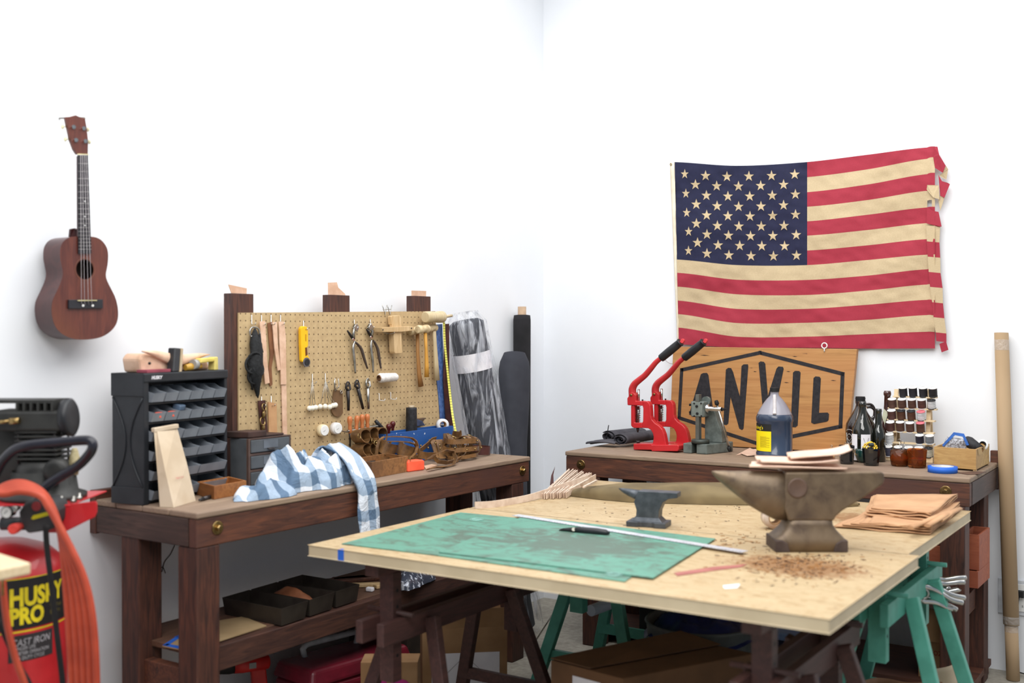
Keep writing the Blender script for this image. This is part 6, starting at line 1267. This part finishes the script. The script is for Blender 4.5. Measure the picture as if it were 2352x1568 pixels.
for k in range(14): b.grid(lambda u,v,k=k:jw(-.072+.05*u*(1 if k%3 else .7),.10-.0035*k-.001+.0012*v,.0010),6,1)
b.build('label_print',M('olive_print',(170,150,20)),lb_,kind='stuff')
b=MB(); b.text("Fiebing's",.022,lambda v:jw(-.128+v.x,.132+v.y,.0012)); b.build('lettering',M('label_yellow_bright',(250,226,10)),lb_)
# bottles
BG=M('brown_bottle_glass',(40,28,22),(30,20,17),rough=.06,sc_=3,coat=1)
DG=M('dark_green_glass',(30,32,24),(20,22,17),rough=.06,sc_=3,coat=1)
def bott(name,label,px_,base_y,top_y,wpx,Y,prof,mat=BG,lab=None):
    p=BW(px_,base_y,Y); z1=BW(px_,top_y,Y).z; h_=z1-RZ; r_=wpx/2*(p-EYE).dot(fw)/F; c_=V((p.x,Y,RZ)); o_=thing(name,label,'bottle',c_)
    b=MB(); b.lathe(c_,Z0,[(a*h_,q_*r_) for a,q_ in prof],32); b.build('body',mat,o_); return o_,c_,h_,r_
G1=[(0,.0),(0,.92),(.01,1),(.5,1),(.58,.96),(.66,.8),(.75,.56),(.84,.36),(.90,.30),(.94,.34),(.955,.33),(1,.30)]
o_,c_,h_,r_=bott('growler','large dark brown growler with a handle and white crest print beside the sign','',0,0,0,0,G1) if False else bott('growler','large dark brown growler with a handle and white crest print beside the sign',1976,1040,915,66,-.13,G1)
b=MB(); b.lathe(c_+V((0,0,h_*.95)),Z0,[(0,.021),(.012,.021),(.013,.022),(.016,.022),(.017,.0205),(.022,.0205),(.022,0)],28,sm=False); b.build('cap',BLKM,o_)
b=MB(); b.torus(c_+rt*(r_*.62)+V((0,0,h_*.76)),fw,.026,.006,24,8,-1.3,2.2); b.tube(smooth([c_+rt*(r_*.3)+V((0,0,h_*.90)),c_+rt*(r_*.75)+V((0,0,h_*.90)),c_+rt*(r_*.98)+V((0,0,h_*.82)),c_+rt*(r_*.95)+V((0,0,h_*.70)),c_+rt*(r_*.8)+V((0,0,h_*.62))],4),.006,8); b.build('handle',BG,o_)
f1=V((EYE.x-c_.x,EYE.y-c_.y,0)).normalized(); r1=V((-f1.y,f1.x,0))
def gw(s,z,c_=c_,r_=r_,dr=.0008): a=s/r_; return c_+r1*(math.sin(a)*(r_+dr))+f1*(math.cos(a)*(r_+dr))+V((0,0,z))
b=MB(); s0=-.052
for pts in ([(-.018,.125),(-.006,.13),(.006,.13),(.018,.125)],[(-.016,.115),(-.014,.09),(-.010,.075),(0,.066),(.010,.075),(.014,.09),(.016,.115)],[(-.01,.105),(-.012,.095),(-.006,.085),(0,.082),(.006,.085),(.012,.095),(.01,.105),(0,.112),(-.01,.105)],[(-.016,.06),(.016,.03)],[(.016,.06),(-.016,.03)],[(-.01,.055),(.01,.055)]):
    for k in range(len(pts)-1): b.tube([gw(s0+pts[k][0]*1.2,pts[k][1]*1.0),gw(s0+pts[k+1][0]*1.2,pts[k+1][1])],.0011,4)
b.build('crest_print',M('white_print',(206,204,200)),o_)
B1=[(0,0),(0,.9),(.01,1),(.48,1),(.56,.93),(.68,.62),(.78,.42),(.9,.34),(.93,.37),(.95,.42),(.97,.36),(1,.34)]
o_,c_,h_,r_=bott('beer_bottle','dark glass bottle with a white crossed-tools label in front of the growler',1981,1056,921,47,-.235,B1,DG)
f1=V((EYE.x-c_.x,EYE.y-c_.y,0)).normalized(); r1=V((-f1.y,f1.x,0)); gw2=lambda s,z:c_+r1*(math.sin(s/r_)*(r_+.0008))+f1*(math.cos(s/r_)*(r_+.0008))+V((0,0,z))
b=MB(); b.grid(lambda u,v:gw2(-.006+.042*u,h_*.08+h_*.38*v),12,1); b.grid(lambda u,v:gw2(-.06+.038*u,h_*.03+h_*.43*v),12,1); b.build('label',PAPER,o_)
b=MB(); gw3=lambda s,z:c_+r1*(math.sin(s/r_)*(r_+.0014))+f1*(math.cos(s/r_)*(r_+.0014))+V((0,0,z))
for s_ in ((.004,h_*.40,.026,h_*.14),(.026,h_*.40,.004,h_*.14),(.002,h_*.24,.028,h_*.27),(.002,h_*.27,.028,h_*.22)): b.tube([gw3(s_[0],s_[1]),gw3(s_[2],s_[3])],.0008,4)
b.build('label_print',IRON,o_)
o_,c_,h_,r_=bott('beer_bottle','short dark beer bottle standing between the labelled bottle and the spools',2018,1052,938,31,-.20,[(0,0),(0,.92),(.01,1),(.52,1),(.60,.86),(.66,.58),(.74,.50),(.82,.52),(.88,.44),(.93,.42),(.95,.48),(.97,.46),(1,.4)],DG)
o_,c_,h_,r_=bott('beer_bottle','tall reddish brown beer bottle with a paper tag behind the thread spools',2038,1030,897,38,-.035,[(0,0),(0,.92),(.01,1),(.42,1),(.52,.85),(.62,.5),(.78,.40),(.92,.36),(.94,.45),(.97,.45),(1,.38)],M('red_brown_glass',(66,32,26),(52,24,20),rough=.08,coat=1))
b=MB(); a=BW(2028,946,-.07); b.prism([BW(2026,958,-.075),BW(2030,938,-.075),BW(2040,948,-.075),BW(2032,975,-.075)],(0,.001,0)); b.build('paper_tag',M('cream_paper',(214,214,186)),o_)
# thread rack
PWL=wood('rack_pale_wood',(226,204,168),(206,180,140),st=(1.5,10,10))
rk=thing('thread_rack','pale wooden thread rack with six rows of pegs holding the thread spools','rack',BW(2095,1050,-.1)); rk.location.z=RZ; rk.matrix_basis=Matrix.Translation((rk.location.x,-.1,RZ))
rowsY=[-.035,-.052,-.070,-.088,-.106,-.124]
sx_=5.2275
def RK(x,y,r_): q=Z7([(x,y)])[0]; return BW(q[0],q[1],rowsY[r_])
rowz=[(262,660,1210),(405,600,1210),(545,590,1190),(690,600,1180),(825,585,1180),(985,560,1170)]
for r_,(y,xa_,xb_) in enumerate(rowz):
    a=RK(xa_+30,y+4,r_);c_=RK(xb_,y+24,r_); b=MB(); b.b2((a.x,rowsY[r_]-.012,c_.z if r_<5 else RZ+.0005),(c_.x,rowsY[r_]+.022,max(a.z,c_.z+.006))); b.build('slat',PWL,rk)
for x in (720,1120):
    b=MB(); a=RK(x,150,0); e=RK(x,985,5); b.bar(V((a.x,-.022,a.z-.01)),V((a.x,-.068,RZ+.02)),.012,.018,(1,0,0)); b.bar(V((a.x,-.02,a.z-.03)),V((a.x,.022,RZ+.002)),.010,.012,(1,0,0)); b.build('upright',PWL,rk)
TH={'black':(34,32,38),'brown':(96,66,54),'maroon brown':(92,58,52),'cocoa brown':(90,56,38),'white':(222,224,226),'slate blue':(84,86,106),'grey':(136,140,146),'cream':(206,204,188),'navy and grey':(40,38,52)}
SPL=[(0,812,145,'black','w'),(0,930,143,'black','w'),(0,1052,148,'black','w'),(0,1170,150,'black','w'),
(1,682,282,'brown','w'),(1,800,284,'brown','w'),(1,918,286,'brown','w'),(1,1035,289,'maroon brown','w'),(1,1152,298,'white','k'),
(2,675,418,'maroon brown','w'),(2,790,420,'cocoa brown','k'),(2,910,426,'cocoa brown','k'),(2,1027,434,'white','p'),
(3,660,558,'maroon brown','w'),(3,777,558,'brown','w'),(3,895,566,'brown','w'),(3,1020,568,'cocoa brown','p'),
(4,650,704,'white','w'),(4,1010,715,'navy and grey','w'),(4,1130,722,'grey','w'),
(5,637,850,'slate blue','w'),(5,753,856,'slate blue','w'),(5,880,862,'slate blue','w'),(5,1003,864,'slate blue','w'),(5,1118,872,'cream','k')]
ordn=['first','second','third','fourth','fifth']; rown=['top row','second row','third row','fourth row','fifth row','bottom row']; cap_={'w':'white','k':'black','p':'pink'}
proto=None; cnt={}
for r_,x,y,cn,tp_ in SPL:
    i=cnt.get(r_,0); cnt[r_]=i+1
    a=RK(x,y,r_); dpt=(a-EYE).dot(fw); zb_=max(RK(x,y+122,r_).z,RK(x,rowz[r_][0]+4,r_).z+.0012); r__=50/sx_*dpt/F; h_=a.z-zb_; Y=rowsY[r_]
    lab='%s thread spool with %s top, %s from the left in the %s'%(cn,cap_[tp_],ordn[i],rown[r_])
    o_=thing('thread_spool',lab,'thread spool',(a.x,Y,zb_),group='thread spools on the rack'); c_=V((a.x,Y,zb_)); cap_m=WHITE if tp_=='w' else (BLK if tp_=='k' else M('pink_cap',(230,120,130)))
    b=MB(); b.lathe(c_,Z0,[(0,r__),(.003,r__),(.003,r__*.9),(.004,r__*.9)],22); b.build('bottom_flange',BLK if tp_!='w' or cn=='black' else WHITE,o_)
    b=MB(); prf=[(.0035+(h_-.007)*k/10,r__*(.93+.03*math.sin(PI*k/10))) for k in range(11)]; b.lathe(c_,Z0,prf,22,capped=False); b.build('thread',M('thread_'+cn.replace(' ','_'),TH[cn],tuple(int(v*.8) for v in TH[cn]),rough=.55,sc_=50,st=(1,1,8)),o_)
    b=MB(); b.lathe(c_,Z0,[(h_-.0035,r__*.9),(h_-.003,r__),(h_-.001,r__),(h_,r__*.94),(h_,.2*r__),(h_-.004,.18*r__),(h_-.004,0)],22,capped=False); b.build('top_flange',cap_m,o_)
    if tp_=='w' :
        b=MB(); b.torus(c_+V((0,0,h_+.0002)),Z0,r__*.55,.0006,16,4,0,2.2); b.build('top_print',M('grey_print',(120,120,126)),o_)
    o_.rotation_euler=(.27,0,0)
# black glass with pins, green glass, amber cups
c_=V((BW(2001,1074,-.36).x,-.36,RZ)); o_=thing('glass_tumbler','black glass tumbler full of yellow headed pins at the front of the right bench','tumbler',c_)
b=MB(); b.lathe(c_,Z0,[(0,.0),(0,.029),(.004,.031),(.072,.038),(.072,.035),(.06,.0335),(.058,.0)],12,sm=False); b.build('glass',M('black_glass',(20,24,26),(14,17,19),rough=.05,coat=1),o_)
random.seed(3); b=MB()
for k in range(70):
    a_=random.uniform(0,2*PI); q_=random.uniform(0,.033); b.sph(c_+V((math.cos(a_)*q_-.004,math.sin(a_)*q_,.070+.022*(1-(q_/.033)**2)+random.uniform(-.003,.006))),.0036,6,4)
b.build('yellow_pins',M('pin_yellow',(244,206,70),(232,188,50)),o_,kind='stuff')
b=MB(); b.sph(c_+V((.004,-.012,.088)),(.013,.011,.008)); b.build('eraser',M('slate_dark',(50,62,66)),o_)
c2=V((BW(1985,1066,-.27).x,-.27,RZ)); o_=thing('green_bowl','dark green glass bowl behind the black tumbler of pins','bowl',c2)
b=MB(); b.lathe(c2,Z0,[(0,.0),(0,.022),(.012,.032),(.03,.039),(.05,.040),(.06,.036),(.06,.033),(.03,.034),(.012,.02),(.01,0)],28); b.build('bowl',M('green_glass',(34,74,68),(24,56,52),rough=.1,coat=1),o_)
c3=V((BW(1945,1066,-.36).x,-.36,RZ)); o_=thing('glass_tumbler','tall black glass tumbler holding bent wires behind the large anvil','tumbler',c3)
b=MB(); b.lathe(c3,Z0,[(0,.0),(0,.027),(.004,.029),(.078,.033),(.078,.030),(.01,.026),(.01,0)],14,sm=False); b.build('glass',MC['black_glass'],o_)
for x0,y0,x1,y1 in ((1940,1040,1910,1026),(1942,1040,1942,1020)):
    b=MB(); a=BW(x0,y0,-.36);e=BW(x1,y1,-.36); b.tube([a-V((0,0,.03)),a,e],.0008,5); b.torus(e+V((0,0,.004)),(0,1,0),.004,.0008,10,4); b.build('bent_wire',STEEL,o_)
AM=bpy.data.materials.new('amber_glass'); AM.use_nodes=True; bs_=AM.node_tree.nodes['Principled BSDF']; bs_.inputs['Base Color'].default_value=s2l((190,110,54)); bs_.inputs['Roughness'].default_value=.04; bs_.inputs['Transmission Weight'].default_value=.9; bs_.inputs['IOR'].default_value=1.3
for l,px_,Y,r_,h_,fill in (('round amber glass cup with a wire, left of the pair before the spools',2066,-.315,.0375,.066,.025),('faceted amber glass cup with a wire, right of the pair before the spools',2106,-.33,.040,.076,.03)):
    c_=V((BW(px_,1073,Y).x,Y,RZ)); o_=thing('amber_cup',l,'cup',c_,group='amber glass cups')
    nn=28 if r_<.038 else 10
    b=MB(); b.lathe(c_,Z0,[(0,0),(0,r_*.8),(.006,r_*.92),(h_*.5,r_*(1.02 if nn>20 else .94)),(h_,r_*(.96 if nn>20 else 1.03)),(h_,r_*.93),(h_*.5,r_*(.96 if nn>20 else .88)),(.01,r_*.82),(.008,0)],nn,sm=nn>20); b.build('glass',AM,o_)
    b=MB(); b.lathe(c_,Z0,[(.0085,0),(.0085,r_*.78),(fill,r_*.86),(fill+.004,r_*.4),(fill,0)],20); b.build('contents',M('cup_contents',(120,74,36),(92,56,28)),o_)
    b=MB(); p=c_+V((.0,0,.02)); e=c_+V((-.035 if nn<20 else .0,-.01,h_+.022))
    if nn<20: e=c_+V((-.052,-.01,h_+.02))
    else: e=c_+V((.002,-.01,h_+.035))
    b.tube([p+V((.01,0,0)),e],.0011,6); b.torus(e+(e-p).normalized()*.005,(0,1,.2),.0065,.0011,14,5); b.build('looped_wire',STEEL,o_)
# crate
P1=O(2146,1068,RZ);P2=O(2242,1079,RZ);P3=O(2286,1062,RZ)
P2=V((P2.x,P2.y,RZ)); dep=V((P3.x-P2.x,P3.y-P2.y,0)); 
P1=V((2.085,-.31,RZ+.006)); P2=V((P2.x,-.335,RZ+.006)); P3=V((P2.x+.008,-.06,RZ+.006)); P1=V((BW(2145,1060,-.31).x,-.31,RZ+.006)); P2.x=BW(2242,1070,-.335).x
cr=openbox('wooden_crate','small pale wooden crate with scorched grain at the right end of the bench','crate',P1+(P3-P2),P1,P2,.082,.006,wood('pale_crate_wood',(206,172,112),(150,112,64),st=(1.6,14,14),rough=.6,c3=(176,136,82)))
for q_ in (P1,P2,P3,P1+(P3-P2)): b=MB(); cq=(P1+P3)/2; q2_=q_.lerp(cq,.08); b.b2((q2_.x-.006,q2_.y-.006,RZ),(q2_.x+.006,q2_.y+.006,RZ+.0058)); b.build('foot',PALEW,cr)
b=MB(); a=P2+V((.0012,0,.0));b.prism([P2+V((.0008,.04,.055)),P3+V((.0008,-.04,.055)),P3+V((.0008,-.02,.083)),P2+V((.0008,.02,.083))],(.0004,0,0)); b.build('side_grip',M('crate_grip_wood',(196,160,104)),cr)  # thin patch in an even tan wood tone on the crate's side
ci=(P1+P3)/2; 
b=MB(); a=ci+V((-.035,-.03,.06)); b.grid(lambda u,v:a+V((-.035+.085*u+.02*v,.01*u,.055*v-.012*u+.012*math.sin(v*3)))+fw*(-.008*math.sin(u*PI)*math.sin(v*PI)),12,10); cbg=thing('clear_bag','clear plastic bag of metal studs with a blue border sticking out of the crate','bag',ci+V((-.03,-.03,.06))); b.build('bag',M('bag_with_studs',(190,192,200),(120,118,120),rough=.15,sc_=120,lo=.42,hi=.55),cbg,solid=.006)
b=MB(); a=ci+V((-.065,-.034,.075)); b.prism([a,a+V((.045,0,.05)),a+V((.075,0,.045)),a+V((.09,0,.01)),a+V((.10,0,.012)),a+V((.08,0,.058)),a+V((.04,0,.062)),a+V((-.006,0,.006))],(0,-.003,0)); b.build('printed_border',M('blue_bag_print',(60,116,206)),cbg)
cc=ci+V((.052,-.02,.085)); d=V((.75,-.5,-.35)).normalized(); o_=thing('thread_cone','black thread cone lying on top in the pale crate','thread cone',cc); b=MB(); b.lathe(cc-d*.05,d,[(0,.008),(.004,.020),(.02,.024),(.085,.017)],20); b.build('thread',M('black_thread',(40,40,44)),o_); b=MB(); b.lathe(cc+d*.036,d,[(0,.0125),(.006,.0125),(.006,.010),(.001,.009)],18,capped=False); b.build('core',CARD,o_)
cc=ci+V((.068,.05,.078)); o_=thing('tape_roll','small roll of black and white tape at the back of the pale crate','tape roll',cc); b=MB(); d=V((.3,-.8,.4)).normalized(); b.lathe(cc,d,[(0,.012),(0,.022),(.02,.022),(.02,.012)],24,capped=False); b.build('tape',WHITE,o_); b=MB(); b.lathe(cc,d,[(-.001,.011),(-.001,.014),(.021,.014),(.021,.011),(-.001,.011)],22,capped=False); b.build('core',BLK,o_)
# blue tape roll, acrylic, dark leather
c_=O(2165,1084,RZ); c_=V((c_.x,c_.y+.0,RZ)); o_=thing('tape_roll','roll of bright blue masking tape lying flat at the front of the right bench','tape roll',c_)
b=MB(); b.lathe(c_,Z0,[(0,.042),(0,.056),(.024,.056),(.024,.042)],40,capped=False); b.build('tape',PBLUE,o_)
b=MB(); b.lathe(c_,Z0,[(.0005,.0385),(0.0005,.0425),(.0245,.0425),(.0245,.0385),(.0005,.0385)],40,capped=False); b.build('core',M('pale_core',(206,206,204)),o_)
CL=bpy.data.materials.new('clear_acrylic'); CL.use_nodes=True; z_=CL.node_tree.nodes['Principled BSDF']; z_.inputs['Alpha'].default_value=.22; z_.inputs['Roughness'].default_value=.05; z_.inputs['Base Color'].default_value=s2l((214,214,222))
b=MB(); q_=[O(2188,1074,RZ),O(2224,1078,RZ),O(2232,1073,RZ),O(2197,1069,RZ)]; b.prism(q_,(0,0,.020)); b.build('acrylic_box',CL,label='small clear acrylic box lid in front of the pale crate',cat='box lid')
b=MB(); q_=[O(2200,1086,RZ),O(2222,1090,RZ),O(2250,1089,RZ),O(2266,1084,RZ),O(2235,1083,RZ)]; b.prism(q_,(0,0,.002)); b.build('leather_scrap',M('dark_leather_scrap',(92,66,54),(74,52,44)),label='dark brown leather scrap beside the blue tape roll',cat='leather scrap')
# ---------------------------------------------------------------- flag
FR,FC,FB=M('flag_red',(160,44,62),(155,42,60),rough=.8,sc_=160),M('flag_cream',(194,174,140),(188,168,134),rough=.8,sc_=160),M('flag_navy',(27,30,62),(24,27,57),rough=.8,sc_=60)
ZFg=Zf(3.1357,1500,320)
cols=[185,600,1110,1550,1975,2030]
Yt=[[163,272+0,0,0,0,0,0,865,960,1060,1160,1258,1355,1475],
[190,292,394,496,598,700,802,905,1010,1115,1220,1322,1420,1500],
[163,272,380,485,590,693,800,905,1012,1120,1220,1320,1420,1500],
[110,215,324,436,542,652,762,868,980,1088,1190,1298,1402,1506],
[58,140,250,370,490,603,718,830,935,1045,1155,1265,1385,1505],
[50,128,240,362,485,600,716,828,936,1047,1158,1268,1386,1505]]
for k in range(7): Yt[0][k]=163+(865-163)*k/7
def fl(u,j): # u in column space 0..5 , j 0..13
    i=min(int(u),4); f=u-i; x=cols[i]*(1-f)+cols[i+1]*f
    def cr_(p0,p1,p2,p3,t): return .5*((2*p1)+(p2-p0)*t+(2*p0-5*p1+4*p2-p3)*t*t+(3*p1-p0-3*p2+p3)*t**3)
    jj=min(int(j),12); g_=j-jj
    def yy(k): k=max(0,min(5,k)); return Yt[k][jj]*(1-g_)+Yt[k][jj+1]*g_
    y=cr_(yy(i-1),yy(i),yy(i+1),yy(i+2),f)
    x+= (-30*(1-j/13) if True else 0)*max(0,1-u*1.2)   # hoist edge slants
    return x,y
def fp(u,j,off=0):
    x,y=fl(u,j); q=ZFg([(x,y)])[0]; w_=.006*noise.noise(V((x*.006,y*.004,1)))+.010*noise.noise(V((x*.0022+y*.001,y*.003,5)))+.0035*noise.noise(V((x*.012-y*.012,y*.016+x*.006,9)))
    if x>1900: w_+=.012*((x-1900)/130)**2*-1
    return BW(q[0],q[1],max(.046 if j<12 else .066,min(.086,.070+w_*1.5)))
fg=thing('flag','faded stars and stripes flag with a torn right edge hanging on the back wall','flag',(fp(2,13).x,.07,fp(2,13).z))
b=MB(); NU=100;NV=13*5
def fu(i): return 5*i/NU
vs=[fp(fu(i),13*j/NV) for j in range(NV+1) for i in range(NU+1)]
fs=[];mi=[]
for j in range(NV):
    for i in range(NU):
        u=fu(i+.5); st__=int(13*(j+.5)/NV); x,_=fl(u,13*(j+.5)/NV)
        hole=(1965<x<2008 and 3.55<13*(j+.5)/NV<3.98)
        if hole: continue
        fs.append((j*(NU+1)+i,(j+1)*(NU+1)+i,(j+1)*(NU+1)+i+1,j*(NU+1)+i+1)); mi.append(2 if (u<2 and st__<7) else (0 if st__%2==0 else 1))
b.add(vs,fs,True); b.mi=mi; b.build('cloth',[FR,FC,FB],fg)
# hoist heading, grommet
b=MB(); 
def hs(u,v):
    x,y=fl(0,13*v); q=ZFg([(x-38*(1-v)*.9-10*v+u*(38*(1-v)*.9+12*v),y+ (0 if v<.98 else -20*(1-u)))])[0]; return BW(q[0],q[1],.070)
b.grid(hs,2,30); b.build('heading',M('heading_canvas',(236,226,204),(220,208,184)),fg,solid=.0015)
p=BW(*ZFg([(128,180)])[0],.066); b=MB(); b.torus(p,(0,1,0),.005,.0016,16,6); b.build('grommet',BRASS,fg)
# stars
b=MB()
rowy=[[250,262,268,266,262,252],[326,336,338,334,326],[390,404,410,410,404,396],[468,480,484,482,474],[528,546,552,554,550,542],[606,622,626,626,622],[664,684,692,696,695,688],[744,762,766,768,768],[802,822,834,840,841,836]]
rowx=[[228,378,532,690,853,1020],[305,458,615,775,940],[236,384,539,696,858,1025],[311,461,616,777,940],[242,386,539,698,861,1026],[312,463,618,779,943],[256,388,543,702,863,1031],[320,468,624,783,947],[255,388,546,705,867,1033]]
for ry,rx in zip(rowy,rowx):
    for x,y in zip(rx,ry):
        s_=40 if x>300 else 37; pts=[]
        for k in range(10):
            a_=PI/2+k*PI/5; rr=s_ if k%2==0 else s_*.39; kx=.95 if x>262 else .8
            xx_=x+math.cos(a_)*rr*kx; yy_=y-math.sin(a_)*rr; q=ZFg([(xx_,yy_)])[0]
            w_=.006*noise.noise(V((xx_*.006,yy_*.004,1)))+.010*noise.noise(V((xx_*.0022+yy_*.001,yy_*.003,5)))+.0035*noise.noise(V((xx_*.012-yy_*.012,yy_*.016+xx_*.006,9)))
            pts.append(BW(q[0],q[1],max(.046,min(.086,.070+w_*1.5))-.0022))
        b.prism(pts,(0,.0012,0))
b.build('stars',FC,fg,kind='stuff')
# fly end flap
b=MB()
Yf=[[(2030,50),(2055,55),(2110,190),(2105,230)],[(2028,130),(2060,120),(2118,200),(2110,240)],[(2030,210),(2085,240),(2118,235),(2112,260)]]
FM=[FR,FC]
def flap(quads,name):
    for q,mi_ in quads:
        b=MB(); b.prism([BW(*p,yy) for p,yy in zip(ZFg([(x,y) for x,y,_ in q]),[y_ for *_,y_ in q])],(0,.0012,0)); b.build(name,mi_,fg)
flap([([(2022,52,.045),(2048,52,.045),(2060,110,.035),(2108,190,.045),(2086,240,.04),(2030,205,.05),(2018,130,.05)],FR),
([(2086,240,.045),(2110,190,.05),(2125,215,.055),(2112,290,.055),(2060,262,.05)],FC),
([(2080,300,.05),(2120,312,.045),(2138,322,.045),(2098,420,.045),(2068,405,.05),(2060,300,.055),(2055,255,.055)],FR),
([(2068,405,.052),(2098,420,.052),(2068,515,.055),(2055,440,.055)],FC),
([(1975,328,.045),(2058,330,.045),(2062,432,.045),(2018,418,.04),(1970,360,.05)],FC),
([(1972,488,.052),(2020,515,.052),(2056,522,.055),(2078,628,.05),(2050,628,.055),(1970,605,.052)],FR)],'torn_flap')
ys=[(628,1),(742,0),(852,1),(962,0),(1070,1),(1180,0),(1288,1),(1397,0),(1460,None)]
xr=[2068,2062,2068,2070,2085,2088,2098,2112,2112]; xl=[1968,1972,1978,1985,1995,2010,2020,2035,2040]
for k in range(8):
    y0=ys[k][0];y1=ys[k+1][0]; flap([([(xl[k],y0-8,.05),(xr[k],y0,.058),(xr[k+1],y1,.058),(xl[k+1],y1-8,.05)],FM[ys[k][1]])],'hem_fold')
flap([([(2062,1472,.05),(2110,1455,.052),(2127,1515,.055),(2078,1533,.052)],FR)],'torn_flap')

b=MB(); b.tube([BW(1393,1008,-.25),BW(1398,976,-.25)],.0024,8); b.build('pencil',BLKM,label='dark pencil stub poking up behind the rolled charcoal denim',cat='pencil')
b=MB(); b.torus(BW(1545,812,.07),(0,1,0),.052,.0012,28,5,.2,3.6); b.build('wire_loop',M('rose_wire',(150,120,116)),label='thin wire loop hanging on the wall behind the front press grip',cat='wire')
b=MB(); c=LW(536,994,.02); b.lathe((c.x,c.y,BZ),Z0,[(0,.015),(c.z-BZ,.016),(c.z-BZ+.012,.016),(c.z-BZ+.014,.012)],16); b.build('white_bottle',WHITE,label='white topped bottle standing between the parts cabinet and the pegboard post',cat='bottle')
